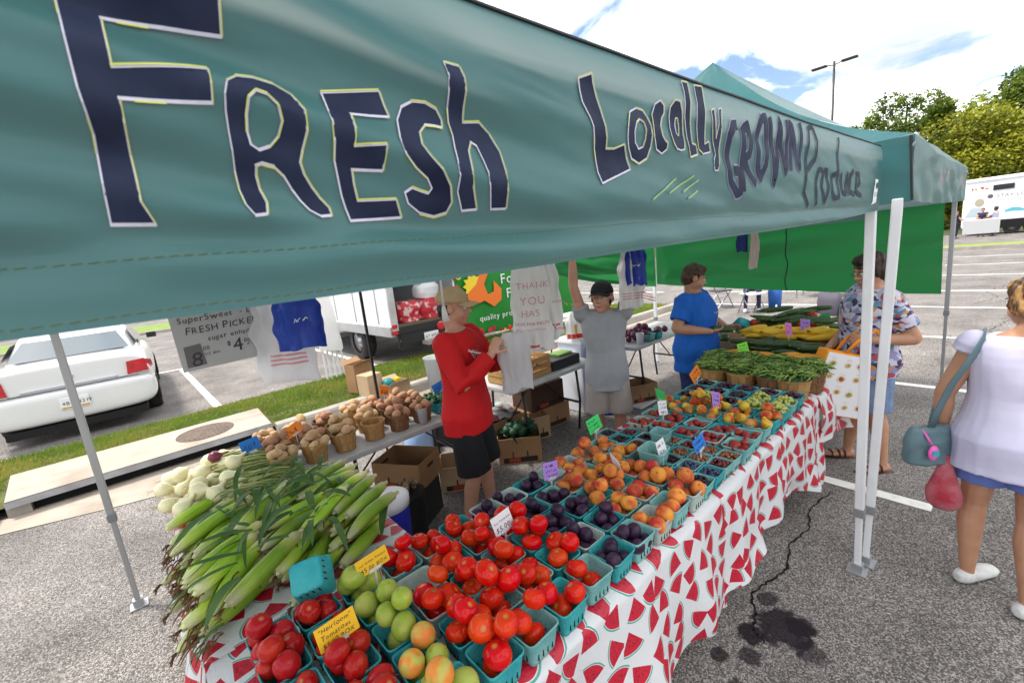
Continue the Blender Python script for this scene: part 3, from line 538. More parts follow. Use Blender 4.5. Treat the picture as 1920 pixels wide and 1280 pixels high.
pl = MB().box((.82, -.035, .50), (.33, .015, .17)).build('number_plate', platem, t); stamp(pl, 'plate_text', text_mb('67 6MX2', .085), MATS['ink'], lookT((.68, -.0435, .475), (1, 0, 0), (0, 0, 1)))
mf = MB().box((.38, .0, .50), (.56, .02, .26)).build('mud_flap', mat('mud_flap', (.03, .026, .022), .7), t)
flap_ink = mat('flap_lettering', (.5, .46, .40), .6)
stamp(mf, 'flap_text', text_mb('ewberry', .105, shear=.2), flap_ink, lookT((.13, -.0115, .50), (1, 0, 0), (0, 0, 1))); stamp(mf, 'flap_text', text_mb('Sales Center', .065), flap_ink, lookT((.16, -.0115, .41), (1, 0, 0), (0, 0, 1)))
MB().lathe([(.09, 0), (.09, .03), (.06, .04)], 18, 0, Mx.Translation((1.05, -.03, .66)) @ Mx.Rotation(pi / 2, 4, 'X')).build('round_reflector', redlens, t)
MB().box((bw / 2, 6.1, 1.25), (1.9, 2.0, 1.5)).build('cab', tw, t, bevel=.12)
redbag = mat('red_bag', (.42, .015, .03), .35, c2=(.60, .42, .40), ns=9, lo=.52, hi=.62, bump=.5, bs=12); wbag = mat('white_sack', (.62, .62, .62), .4, bump=.5, bs=14)
for i, (x, y, m, lab) in enumerate(((.52, .30, redbag, 'left red and white produce sack stacked in truck doorway'), (1.0, .26, redbag, 'right red and white produce sack stacked in truck doorway'), (1.05, .36, wbag, 'white sack slumped on red sacks inside truck'), (1.5, .3, wbag, 'pale sack at right inside the truck doorway'))):
    mb = MB(); z0 = .83 if i != 2 else 1.23
    mb.grid(36, 22, lambda u, v: ((.25 - .06 * max(0, v - .75) * 4) * math.copysign(abs(cos(u * 2 * pi)) ** .45, cos(u * 2 * pi)) * min(1, .8 + 4 * v), (.19 - .05 * max(0, v - .7) * 3) * math.copysign(abs(sin(u * 2 * pi)) ** .45, sin(u * 2 * pi)), z0 + (.40 if i < 2 else .30) * v)).add([(-.20, -.14, z0 + (.40 if i < 2 else .30)), (.20, -.14, z0 + (.40 if i < 2 else .30)), (.20, .14, z0 + (.40 if i < 2 else .30)), (-.20, .14, z0 + (.40 if i < 2 else .30))], [(0, 1, 2, 3)])
    mb.v = [(p[0] + .03 * nz(*p, 6), p[1] + .03 * nz(p[1], p[0], p[2], 6), p[2]) for p in mb.v]
    tag(mb.build('sack', m, None, smooth=True, loc=(TX + x, TY + y, 0)), lab, 'sack', 'sacks in the truck')
# ------------------------------------------------------------------ white display trailer far right
rvw = mat('trailer_white', (.78, .79, .80), .3, c2=(.72, .74, .76), ns=.7)
t = thing('display_trailer', 'white wrapped exhibit trailer with graphics and dark window', 'trailer', (40.2, 2.3, 0))
MB().box((1.2, -4.6, 1.95), (2.4, 9.2, 2.95)).build('body', rvw, t, bevel=.12); MB().box((-.03, -4.6, 3.30), (.06, 9.1, .14)).build('roof_rail', rvw, t, bevel=.02)
RVT = lambda y, z: lookT((-.006, y, z), (0, -1, 0), (0, 0, 1))
MB().box((-.02, -1.66, 2.78), (.05, .85, .30)).build('window', mat('dark_window', (.015, .018, .02), .1), t, bevel=.02)
stamp(t, 'graphic_text', text_mb('STAY LOCAL', .26), mat('trailer_grey', (.22, .21, .2), .5), RVT(-1.42, 2.20), .004)
x = scribble(.95, .2, 1, 5, .05); stamp(t, 'graphic_text', x, mat('trailer_orange', (.70, .20, .03), .5), RVT(-.75, 2.84), .004)
stamp(t, 'emblem', filled([[(.12 * cos(a), .12 * sin(a)) for a in [k * pi / 10 for k in range(20)]]], .3), mat('trailer_emblem', (.12, .10, .12), .5), RVT(-1.15, 2.30), .004)
def wavy(x0, x1, z0, amp, h, n=24): return filled([[(x0 + (x1 - x0) * i / n, z0 + h * (.5 + .5 * sin(i * 1.1)) + amp * nz(i * .5, 3)) for i in range(n + 1)] + [(x0 + (x1 - x0) * i / n, z0 - amp * nz(i * .4, 8)) for i in range(n, -1, -1)]], 1)
stamp(t, 'wave_graphic', wavy(0, 7, 0, .18, .22), mat('trailer_aqua', (.10, .42, .52), .5), RVT(-1.8, 1.30), .004)
stamp(t, 'portrait_graphic', filled([[(.2 * cos(a), .24 * sin(a)) for a in [k * pi / 12 for k in range(24)]]], .5), mat('trailer_portrait', (.42, .36, .27), .6), RVT(-.72, 1.98), .004)
stamp(t, 'portrait_graphic', filled([[(-.45, -.55), (.35, -.55), (.25, -.05), (-.2, -.02)]], .5), mat('trailer_portrait_b', (.45, .52, .56), .6), RVT(-.6, 1.72), .005)
stamp(t, 'stripe_graphic', filled([[(0, 0), (6, 0), (6, .05), (0, .05)]], 9), mat('trailer_pale', (.55, .62, .65), .5), RVT(-1.2, 2.02), .004)
for y in (-2.15, -2.95): wheel(t, .16, y, .36, .24, -1)
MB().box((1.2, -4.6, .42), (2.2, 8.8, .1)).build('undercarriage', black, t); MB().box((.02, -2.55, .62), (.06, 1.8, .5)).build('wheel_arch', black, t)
# ------------------------------------------------------------------ tents
def fabric(name, col, col2, tl, fine=1, through=None):
    m, t, N, L, p = nodes_of(name)
    tc = N('ShaderNodeTexCoord')
    n1 = N('ShaderNodeTexNoise'); n1.inputs['Scale'].default_value = 2.4; n1.inputs['Detail'].default_value = 6; L(tc.outputs['Object'], n1.inputs['Vector'])
    mx = N('ShaderNodeMix'); mx.data_type = 'RGBA'; mx.inputs[6].default_value = (*col, 1); mx.inputs[7].default_value = (*col2, 1); L(n1.outputs[0], mx.inputs[0]); L(mx.outputs[2], p.inputs['Base Color'])
    p.inputs['Roughness'].default_value = .33; p.inputs['Specular IOR Level'].default_value = .36
    wv = N('ShaderNodeTexNoise'); wv.inputs['Scale'].default_value = 5; wv.inputs['Detail'].default_value = 5; wv.inputs['Roughness'].default_value = .5; wv.inputs['Distortion'].default_value = .5
    mp = N('ShaderNodeMapping'); mp.inputs['Scale'].default_value = (1, 1, 2.4); mp.inputs['Rotation'].default_value = (0, .3, 0); L(tc.outputs['Object'], mp.inputs[0]); L(mp.outputs[0], wv.inputs['Vector'])
    b1 = N('ShaderNodeBump'); b1.inputs['Strength'].default_value = .4; b1.inputs['Distance'].default_value = .012; L(wv.outputs[0], b1.inputs['Height'])
    wa = N('ShaderNodeTexWave'); wa.inputs['Scale'].default_value = 330; wa.bands_direction = 'X'; L(tc.outputs['Object'], wa.inputs['Vector'])
    wb = N('ShaderNodeTexWave'); wb.inputs['Scale'].default_value = 330; wb.bands_direction = 'Z'; L(tc.outputs['Object'], wb.inputs['Vector'])
    ad = N('ShaderNodeMath'); L(wa.outputs[1], ad.inputs[0]); L(wb.outputs[1], ad.inputs[1])
    b2 = N('ShaderNodeBump'); b2.inputs['Strength'].default_value = .12 * fine; b2.inputs['Distance'].default_value = .001; L(ad.outputs[0], b2.inputs['Height']); L(b1.outputs[0], b2.inputs['Normal']); L(b2.outputs[0], p.inputs['Normal'])
    tr = N('ShaderNodeBsdfTranslucent'); tr.inputs[0].default_value = (*through, 1); ms = N('ShaderNodeMixShader'); ms.inputs[0].default_value = tl
    L(p.outputs[0], ms.inputs[1]); L(tr.outputs[0], ms.inputs[2]); L(ms.outputs[0], t.nodes['Material Output'].inputs[0]); return m
TEAL = fabric('tent_fabric_teal', (.006, .112, .118), (.011, .145, .148), .34, 1, (.46, .50, .50))
GREEN = fabric('tarp_green', (.018, .13, .036), (.022, .155, .042), .45, 0, (.025, .21, .060))
navy = mat('navy_paint', (.010, .014, .036), .6, c2=(.022, .030, .062), ns=11, bump=.3, bs=14, spec=.12)
chalk_w = mat('paint_marker_white', (.55, .54, .64), .6); chalk_y = mat('paint_marker_yellow', (.60, .62, .12), .6); stitch = mat('thread_olive', (.10, .14, .05), .7); piping = mat('black_piping', (.012, .014, .016), .5)
polem = mat('tent_pole_white', (.72, .73, .74), .35, c2=(.66, .67, .68), ns=7, metal=.1); polegrey = mat('tent_pole_grey', (.40, .41, .42), .4, metal=.7); capgrey = mat('grey_plastic', (.20, .21, .21), .5)
VY = .43
def vy(x, z):
    """depth of the wind-pushed front valance: long slanted ripples, pinched above the hem seam"""
    s = z - 1.905; a = max(0.0, min(1, s / .05)); e = max(0, min(1, (2.72 - x) / .25)); f = 1 / (1 + max(0, x) * 1.2 + max(0, x - .1) * 5.0); tp = 1 - .8 * max(0, min(1, (z - 2.12) / .08))
    w = .030 * f * sin(66 * (z + .13 * x) + 3.2 * nz(x, z, 0, 1.9)) * (.55 + .9 * nz(x * .9, z * 2, 9, 1.7)) * min(1, s / .03 + .1)
    w += .0035 * f * sin(140 * (z + .22 * x) + 4.5 * nz(x, z, 4, 2.2)) * a + (.006 + .008 * f) * nz(x * 1.3, z * 3, 1, 1.5) + .006 * (.4 + .6 * f) * nz(x * 2.2 - z * 4, z * 9 + x * 2, 7, 2.0) + .004 * (.3 + .7 * f) * nz(x * 5 + z * 11, z * 14 - x * 3, 3, 1.6)
    hem = .014 * exp(-((z - 1.957) / .014) ** 2) * (.5 + .5 * f) - .004 * exp(-((z - 1.925) / .015) ** 2)
    top = .008 * max(0, (z - 2.17) / .05) ** 2
    return VY + (w * (.35 + .65 * e) * tp + hem + top)
def vz0(x): return 1.899 + .012 * max(0, x - .4) + .004 * nz(x, 3, 0, 1.2) if x < 2.0 else 1.899 + .0192 + (x - 2.0) * .032
def vz1(x): return 2.203 + .003 * x + .012 * max(0, x - 1.6)
t1 = thing('canopy_tent', 'teal pop-up market tent lettered FRESH Locally GROWN Produce on its valance', 'tent', (0, 0, 0))
X0, X1, Y1 = -.62, 2.72, 3.49
mb = MB(); mb.grid(330, 56, lambda u, v: (lambda x: (lambda z: (x, vy(x, z), z))(vz0(x) + (vz1(x) - vz0(x)) * v))(X0 + (X1 - X0) * u)); val = mb.build('front_valance', TEAL, t1, smooth=True)
mb = MB(); mb.tube([(x, vy(x, vz1(x)) - .001, vz1(x) + .002) for x in [X0 + (X1 - X0) * i / 80 for i in range(81)]], .0028, 6); mb.build('piping', piping, val)
for zoff in (.0065, .046):
    mb = MB(); x = X0
    while x < X1:
        l = .0062; z = vz0(x) + zoff + .0006 * sin(x * 40); p = V((x, vy(x, z) - .0006, z)); q = V((x + l, vy(x + l, z) - .0006, z + .0006)); mb.tube([p, q], .00042, 4); x += .0092
    mb.build('stitching', stitch, val)['kind'] = 'stuff'
def onval(mb, name, m, lift):
    q = MB(); q.add([(p[0], vy(p[0], p[1]) - lift, p[1]) for p in mb.v], mb.f); o = q.build(name, m, val, smooth=True)
    if name == 'letter_outline': o['kind'] = 'stuff'
def soften(l, n):
    for _ in range(n): l = [tuple(.25 * l[i - 1][q] + .5 * l[i][q] + .25 * l[(i + 1) % len(l)][q] for q in (0, 1)) for i in range(len(l))]
    return l
for li_, loops in enumerate(LET):
    loops = [soften(l, 0 if li_ in (0, 2, 4, 5, 9, 10, 11) else 1) for l in loops]
    small = loops[0][0][0] < .5; ml = .012 if small else .02
    onval(filled(loops, ml), 'painted_letter', navy, .0016)
    for l in loops:
        w = MB(); y = MB(); w2 = MB()
        sgn = 1 if sum(l[i][0] * l[(i + 1) % len(l)][1] - l[(i + 1) % len(l)][0] * l[i][1] for i in range(len(l))) > 0 else -1
        for i in range(len(l)):
            a, b = l[i], l[(i + 1) % len(l)]; dx, dy = b[0] - a[0], b[1] - a[1]
            nx, ny = dy * sgn, -dx * sgn; ln = max(1e-6, sqrt(nx * nx + ny * ny)); nx /= ln; ny /= ln
            asp = .42 if small and a[0] < .1 else .62 if small else .9
            th = .0019 if small else .0019; ww = th * (asp if abs(nx) > .5 else 1)
            left = nx < -.3 or ny < -.75
            ribbon(w, [a, b], ww * (1.35 if left else .8))
            oy = ww * .75; ribbon(y if not left or i % 9 < 2 else w2, [(a[0] + nx * oy, a[1] + ny * oy), (b[0] + nx * oy, b[1] + ny * oy)], ww * .7)
        onval(w, 'letter_outline', chalk_w, .0024); onval(y, 'letter_outline', chalk_y, .0030)
for strokes, wd, nm, m in ((GROWN, .0165, 'painted_letter', navy), (PROD, .0105, 'painted_letter', navy)):
    for l in strokes:
        k = wd * (1 + l[0][0] * .35); a = MB(); ribbon(a, l, k * 1.25, fine=.008); onval(a, 'letter_outline', mat('paint_marker_lilac', (.30, .30, .45), .6), .0014) if nm and strokes is GROWN else None
        b = MB(); ribbon(b, l, k, fine=.008); onval(b, nm, m, .0026)
a = MB()
for l in RAYS: ribbon(a, l, .0035, fine=.008)
onval(a, 'painted_ray', mat('paint_marker_faint', (.22, .38, .16), .6), .0025)
# maker's label sewn at the valance end
lb = filled([[(2.535, 1.965), (2.615, 1.975), (2.635, 2.075), (2.565, 2.075)]], .02); onval(lb, 'sewn_label', mat('label_white', (.7, .72, .72), .6), .003)
lb = filled([[(2.60 + .02 * cos(k * .5), 2.048 + .014 * sin(k * .5)) for k in range(12)]], .02); onval(lb, 'label_print', mat('label_teal_ink', (.02, .07, .09), .6), .005)
tm = text_mb('E-Z UP', .030); tm.v = [(2.555 + p[0] * .75, 2.002 + p[1] * .75, 0) for p in tm.v]; onval(tm, 'label_print', MATS['label_teal_ink'], .005)
def tent_rest(t, x0, x1, y0, y1, ze, pk, zb, skip_front=False, matl=TEAL):
    cx, cy = (x0 + x1) / 2, (y0 + y1) / 2
    C = [(x0, y0), (x1, y0), (x1, y1), (x0, y1)]
    for k in range(4):
        a, b = C[k], C[(k + 1) % 4]; mb = MB()
        def rf(u, v, a=a, b=b):
            e = V((a[0], a[1], ze)).lerp(V((b[0], b[1], ze)), u); p = V((cx, cy, pk)); r = e.lerp(p, v)
            sag = -.30 * sin(v * pi) * (1 - .5 * v) * (.5 + .5 * abs(2 * u - 1)) - .05 * sin(u * pi) * (1 - v) ** 2
            r.z += sag * .55 + .012 * nz(u * 5, v * 5, k); return r
        mb.grid(24, 20, rf); mb.build('roof_panel', matl, t, smooth=True)
        if k == 0 and skip_front: continue
        mb = MB(); d = V((b[0] - a[0], b[1] - a[1], 0)).normalized(); nn = V((d.y, -d.x, 0))
        def vf(u, v, a=a, b=b, nn=nn):
            p = V((a[0], a[1], 0)).lerp(V((b[0], b[1], 0)), u); s = sin(u * pi) ** .3
            p += nn * (.010 * sin(u * 37 + v * 5) * (1 - v) * s + .02 * nz(u * 6, v * 3, k + 3) * s * (1 - v * .6)); p.z = zb + (ze - .004 - zb) * v + .012 * sin(u * pi) * -(1 - v); return p
        mb.grid(90, 14, vf); o = mb.build('valance', matl, t, smooth=True)
    fr = MB(); zf = ze - .08
    for k in range(4):
        a, b = C[k], C[(k + 1) % 4]; n = 4
        if k == 0 and skip_front: pass
        ins = lambda p: (p[0] + (.05 if p[0] < cx else -.05), p[1] + (.06 if p[1] < cy else -.06))
        a, b = ins(a), ins(b)
        for j in range(n):
            q = lambda s: (a[0] + (b[0] - a[0]) * s, a[1] + (b[1] - a[1]) * s)
            z0_, z1_ = (zf, zf - .0) if j % 2 == 0 else (zf, zf)
            pa, pb = q(j / n), q((j + 1) / n)
            fr.tube([(*pa, zf + .05 * (j % 2)), (*pb, zf + .05 * ((j + 1) % 2))], .012, 4); fr.tube([(*pa, zf - .26 * (j % 2) * 0 + .01), (*pb, zf + .01)], .010, 4)
    for c in C: fr.tube([(c[0], c[1], ze - .05), (cx, cy, pk - .3)], .013, 4)
    fr.build('roof_truss', polegrey, t)
def pole(t, base, top, w=.04, m=None, low=None, z_low=.72):
    m = m or polem; b, p = V(base), V(top); mid = b.lerp(p, z_low / max(.1, p.z))
    d = (p - b).normalized(); e = d.to_track_quat('Z', 'Y').to_matrix().to_4x4()
    def bar(a, c, w, name, mt, par):
        mb = MB(); mb.box((0, 0, (c - a).length / 2), (w, w, (c - a).length), 0, Mx.Translation(a) @ e); return mb.build(name, mt, par, bevel=w * .12)
    o = bar(mid, p, w, 'leg', m, t); bar(b, mid + d * .1, w * .74, 'inner_leg', low or m, o); bar(mid - d * .02, mid + d * .03, w * 1.25, 'leg_collar', capgrey, o)
    MB().box((b.x, b.y, .006), (.09, .09, .008)).box((b.x, b.y, .03), (.05, .05, .045)).build('foot', polegrey, o); return o
tent_rest(t1, X0 + .0, X1, .445, Y1, 2.20, 3.25, 1.905, True)
pole(t1, (2.715, .436, 0), (2.715, .462, 2.10), z_low=.36); pole(t1, (-.32, 3.49, 0), (-.32, 3.47, 2.1), .036, polegrey, polegrey, .62); pole(t1, (1.455, 3.53, 0), (1.455, 3.53, 2.15), .020, piping, piping); pole(t1, (-.58, .46, 0), (-.58, .46, 2.1))
t2 = thing('canopy_tent', 'second teal pop-up tent with peaked roof and faded lettering behind first tent', 'tent', (0, 0, 0))
tent_rest(t2, 2.83, 6.02, .335, 3.56, 2.265, 3.42, 1.965)
mb = MB(); mb.tube([(2.825, .330 + .002 * i, 1.97 + .29 * i / 10) for i in range(11)], .006, 5); mb.build('corner_seam', piping, t2)
fv = mat('faded_red_letter', (.42, .22, .26), .6)
for i in range(2):
    tm = scribble(.9, .17, 1, i + 3, .012); stamp(t2, 'faded_lettering', tm, fv, lookT((3.75 + 1.3 * i, .300, 2.11), (1, .01, 0), (0, 0, 1)), .006)
pole(t2, (2.815, .419, 0), (2.818, .380, 1.985), .042, z_low=.34); pole(t2, (6.0, .377, 0), (6.0, .40, 2.2), .036, polegrey, polegrey, .9); pole(t2, (6.0, 3.56, 0), (6.0, 3.55, 2.2), .04); pole(t2, (3.30, 3.60, 0), (3.3, 3.58, 2.2), .036, polegrey)
# dark strap tied to the rear pole, green side wall panels
def tarp(label, pts, fold, seed):
    t = thing('side_wall', label, 'tarpaulin'); a, b, c, d = [V(p) for p in pts]; mb = MB(); nn = (b - a).cross(d - a).normalized()
    def fn(u, v):
        p = a.lerp(b, u).lerp(d.lerp(c, u), v); w = fold * (sin(v * 20 + 6 * nz(u * 2, v, seed) + u * 5) * .4 + 1.6 * nz(u * 1.4, v * 4 + u * 1.2, seed, 1.5)) * sin(u * pi) ** .4
        return p + nn * w + V((0, 0, -.03 * sin(u * pi) * (1 - v)))
    mb.grid(70, 30, fn); mb.build('cloth', GREEN, t, smooth=True); return t, fn
w1, f1 = tarp('bright green tarp wall hanging at the far end of second tent', [(6.06, .44, 1.085), (6.06, 3.55, 1.245), (6.06, 3.55, 2.0), (6.06, .47, 1.98)], .045, 1)
mb = MB(); mb.tube([f1(.44 + .004 * sin(k), k / 12) + V((-.006, 0, 0)) for k in range(13)], .006, 5); mb.build('seam', mat('tarp_seam', (.006, .03, .012), .7), w1)
tarp('drooping green tarp wall along the back of second tent', [(3.55, 3.50, 1.66), (5.95, 3.50, 1.22), (5.95, 3.52, 2.0), (3.55, 3.52, 2.0)], .06, 2)
# ------------------------------------------------------------------ tables and watermelon cloths
def melon_cloth():
    m, t, N, L, p = nodes_of('watermelon_cloth')
    uv = N('ShaderNodeUVMap'); vo = N('ShaderNodeTexVoronoi'); vo.voronoi_dimensions = '2D'; vo.inputs['Scale'].default_value = 9.6; vo.inputs['Randomness'].default_value = .5; L(uv.outputs[0], vo.inputs['Vector'])
    sb = N('ShaderNodeVectorMath'); sb.operation = 'SUBTRACT'; L(uv.outputs[0], sb.inputs[0]); L(vo.outputs['Position'], sb.inputs[1])
    sc = N('ShaderNodeSeparateColor'); L(vo.outputs['Color'], sc.inputs[0])
    def M(op, a, b=None):
        n = N('ShaderNodeMath'); n.operation = op
        for i, q in enumerate((a, b)):
            if q is None: continue
            if isinstance(q, (int, float)): n.inputs[i].default_value = q
            else: L(q, n.inputs[i])
        return n.outputs[0]
    ro = N('ShaderNodeVectorRotate'); ro.rotation_type = 'Z_AXIS'; L(sb.outputs[0], ro.inputs['Vector']); L(M('MULTIPLY', sc.outputs[0], 6.283), ro.inputs['Angle'])
    of = N('ShaderNodeVectorMath'); of.inputs[1].default_value = (0, .043, 0); L(ro.outputs[0], of.inputs[0])
    sx = N('ShaderNodeSeparateXYZ'); L(of.outputs[0], sx.inputs[0])
    ang = M('ABSOLUTE', M('ARCTAN2', sx.outputs[0], sx.outputs[1])); ln = N('ShaderNodeVectorMath'); ln.operation = 'LENGTH'; L(of.outputs[0], ln.inputs[0]); r = ln.outputs['Value']
    wedge = M('LESS_THAN', ang, .66)
    red = M('MULTIPLY', wedge, M('LESS_THAN', r, .079)); rind = M('MULTIPLY', wedge, M('MULTIPLY', M('GREATER_THAN', r, .0815), M('LESS_THAN', r, .087)))
    vs = N('ShaderNodeTexVoronoi'); vs.voronoi_dimensions = '2D'; vs.inputs['Scale'].default_value = 85; L(uv.outputs[0], vs.inputs['Vector'])
    seed = M('MULTIPLY', red, M('MULTIPLY', M('LESS_THAN', vs.outputs['Distance'], .0026 * 85), M('LESS_THAN', r, .062)))
    def mix(f, a, b):
        n = N('ShaderNodeMix'); n.data_type = 'RGBA'; L(f, n.inputs[0])
        if isinstance(a, tuple): n.inputs[6].default_value = (*a, 1)
        else: L(a, n.inputs[6])
        n.inputs[7].default_value = (*b, 1); return n.outputs[2]
    c = mix(red, (.76, .77, .78), (.60, .018, .045)); c = mix(rind, c, (.10, .40, .33)); c = mix(seed, c, (.25, .01, .03)); L(c, p.inputs['Base Color'])
    p.inputs['Roughness'].default_value = .38
    tc = N('ShaderNodeTexCoord'); nb = N('ShaderNodeTexNoise'); nb.inputs['Scale'].default_value = 26; nb.inputs['Detail'].default_value = 6; nb.inputs['Distortion'].default_value = 1.2; L(tc.outputs['Object'], nb.inputs['Vector'])
    bp = N('ShaderNodeBump'); bp.inputs['Strength'].default_value = .5; bp.inputs['Distance'].default_value = .008; L(nb.outputs[0], bp.inputs['Height']); L(bp.outputs[0], p.inputs['Normal'])
    tr = N('ShaderNodeBsdfTranslucent'); L(c, tr.inputs[0]); ms = N('ShaderNodeMixShader'); ms.inputs[0].default_value = .25; L(p.outputs[0], ms.inputs[1]); L(tr.outputs[0], ms.inputs[2]); L(ms.outputs[0], t.nodes['Material Output'].inputs[0]); return m
CLOTH = melon_cloth()
tabgrey = mat('table_plastic', (.46, .46, .45), .5, c2=(.40, .40, .39), ns=9, bump=.15, bs=90); legm = mat('table_leg_steel', (.035, .034, .035), .45, metal=.5)
TZ = .735
def table(label, x0, x1, y0, y1, z=TZ):
    t = thing('folding_table', label, 'table', ((x0 + x1) / 2, (y0 + y1) / 2, 0), 0, 'folding tables of the stall'); w, d = x1 - x0, y1 - y0
    MB().box((0, 0, z - .022), (w, d, .044)).build('tabletop', tabgrey, t, bevel=.012)
    lx = w >= d
    for s in (-1, 1):
        for q in (-1, 1):
            if lx: pts = [(s * (w / 2 - .22), q * (d / 2 - .1), z - .045), (s * (w / 2 - .22), q * (d / 2 - .07), z * .45), (s * (w / 2 - .22), q * (d / 2 - .11), .0)]
            else: pts = [(q * (w / 2 - .1), s * (d / 2 - .22), z - .045), (q * (w / 2 - .07), s * (d / 2 - .22), z * .45), (q * (w / 2 - .11), s * (d / 2 - .22), .0)]
            MB().tube(pts, .013, 7).build('leg', legm, t, smooth=True)
        a = (s * (w / 2 - .22), 0, z * .42) if lx else (0, s * (d / 2 - .22), z * .42)
        MB().box(a, (.02, d - .18, .02) if lx else (w - .18, .02, .02)).build('leg_brace', legm, t)
        e = (s * (w / 2 - .62), 0, z - .05) if lx else (0, s * (d / 2 - .62), z - .05)
        MB().tube([a, e], .008, 6).build('strut', legm, t)
    return t
table('front folding table under near watermelon cloth with tomatoes and plums', -.02, 1.86, .86, 1.60); table('front folding table under second watermelon cloth with berries and grapes', 1.90, 3.42, .86, 1.60); table('folding table under the far watermelon cloth with beans and squash', 3.46, 4.86, .86, 1.60)
table('folding table at left end under corn and onions', 0.0, .72, 1.63, 3.46); table('grey folding table holding potato baskets behind corn', .735, 2.12, 2.80, 3.50, .732); table('grey folding table with wooden crate beside grey-shirted person', 2.38, 3.60, 2.86, 3.50, .735)
table('rear folding table with onions and cups, behind blue-shirted person', 4.2, 5.75, 2.75, 3.4); table('short folding table with wooden tray beside blue-shirted person', 4.25, 5.2, 1.72, 2.3)
table('low table with yellow melons far behind the grey-shirted person', 4.9, 6.3, 4.9, 5.5)
def front_cloth(label, x0, x1, hem, ztop, amp, seed, left=False):
    t = thing('tablecloth', label, 'tablecloth', group='watermelon tablecloths'); mb = MB(); yb, yf = 1.615, .822; L1 = yb - yf; L2 = .62; n1 = .5
    def fn(u, v):
        x = x0 + (x1 - x0) * u; hz = hem(x); Ld = ztop - hz
        if v < n1:
            y = yb - L1 * (v / n1) ; return (x, y, ztop + .002 * nz(x * 8, y * 8, seed) - (.012 * max(0, (v / n1 - .975) / .025) ** 2))
        d = (v - n1) / (1 - n1); f = (.35 + .65 * d) * d ** .5
        w = amp * f * (sin(x * 12 + seed + 1.8 * nz(x, seed, 0, 2)) + .35 * sin(x * 27 + 2 * seed)) + .075 * f * nz(x * 2.2, d * 1.2, seed, 1.3)
        return (x + .012 * f * sin(x * 17 + seed), yf - .012 - .035 * d - max(-.02 - .02 * d, w) - (.010 if d > 0 else 0), ztop - .012 - (Ld - .012) * d)
    n = int((x1 - x0) * 95)
    mb.grid(n, 64, fn, 0, lambda u, v: (x0 + (x1 - x0) * u + 3 * seed, (v / n1 * L1 if v < n1 else L1 + (v - n1) / (1 - n1) * (ztop - hem(x0 + (x1 - x0) * u)))))
    o = mb.build('cloth', CLOTH, t, smooth=True)
    if left:
        m2 = MB(); m2.grid(60, 24, lambda u, v: (x0 - .004 - .03 * v * (1 + sin(u * 30 + 1)) - .02 * v, yf + (yb + .0 - yf) * u, ztop - .5 * v + .002), 0, lambda u, v: (5 + u * L1, v * .5)); m2.build('side_drop', CLOTH, t, smooth=True)
    return t
front_cloth('near watermelon-print tablecloth under the tomatoes and plums', -.05, 1.90, lambda x: .40 - .17 * min(1, max(0, (x - .5) / .9)) - .13 * max(0, (x - 1.4) / .5) ** 2, .742, .026, 1, True)
front_cloth('middle watermelon-print tablecloth under peaches, berries and grapes', 1.84, 3.44, lambda x: .24 + .05 * sin(x * 3) - .12 * max(0, (x - 2.9) / .55), .746, .030, 2)
front_cloth('far watermelon-print tablecloth under bean baskets and squash', 3.40, 4.88, lambda x: .34 + .05 * sin(x * 4), .742, .03, 3)
t = thing('tablecloth', 'watermelon-print tablecloth under the corn pile at left end', 'tablecloth', group='watermelon tablecloths'); mb = MB()
def efn(u, v):
    y = 1.60 + 1.14 * u; k = 1 - .10 * u
    if v < .65: return (.735 - .775 * v / .65, y - .10 * (1 - v / .65) * u, .7435 + .003 * nz(u * 9, v * 9))
    d = (v - .65) / .35; return (-.045 - .02 * d - .03 * d * (1 + sin(u * 26)), y, .741 - .28 * d - .02 * sin(u * 15) * d)
mb.grid(100, 50, efn, 0, lambda u, v: (9 + 1.14 * u, .775 * v / .65 if v < .65 else .775 + (v - .65) / .35 * .28)); mb.build('cloth', CLOTH, t, smooth=True)

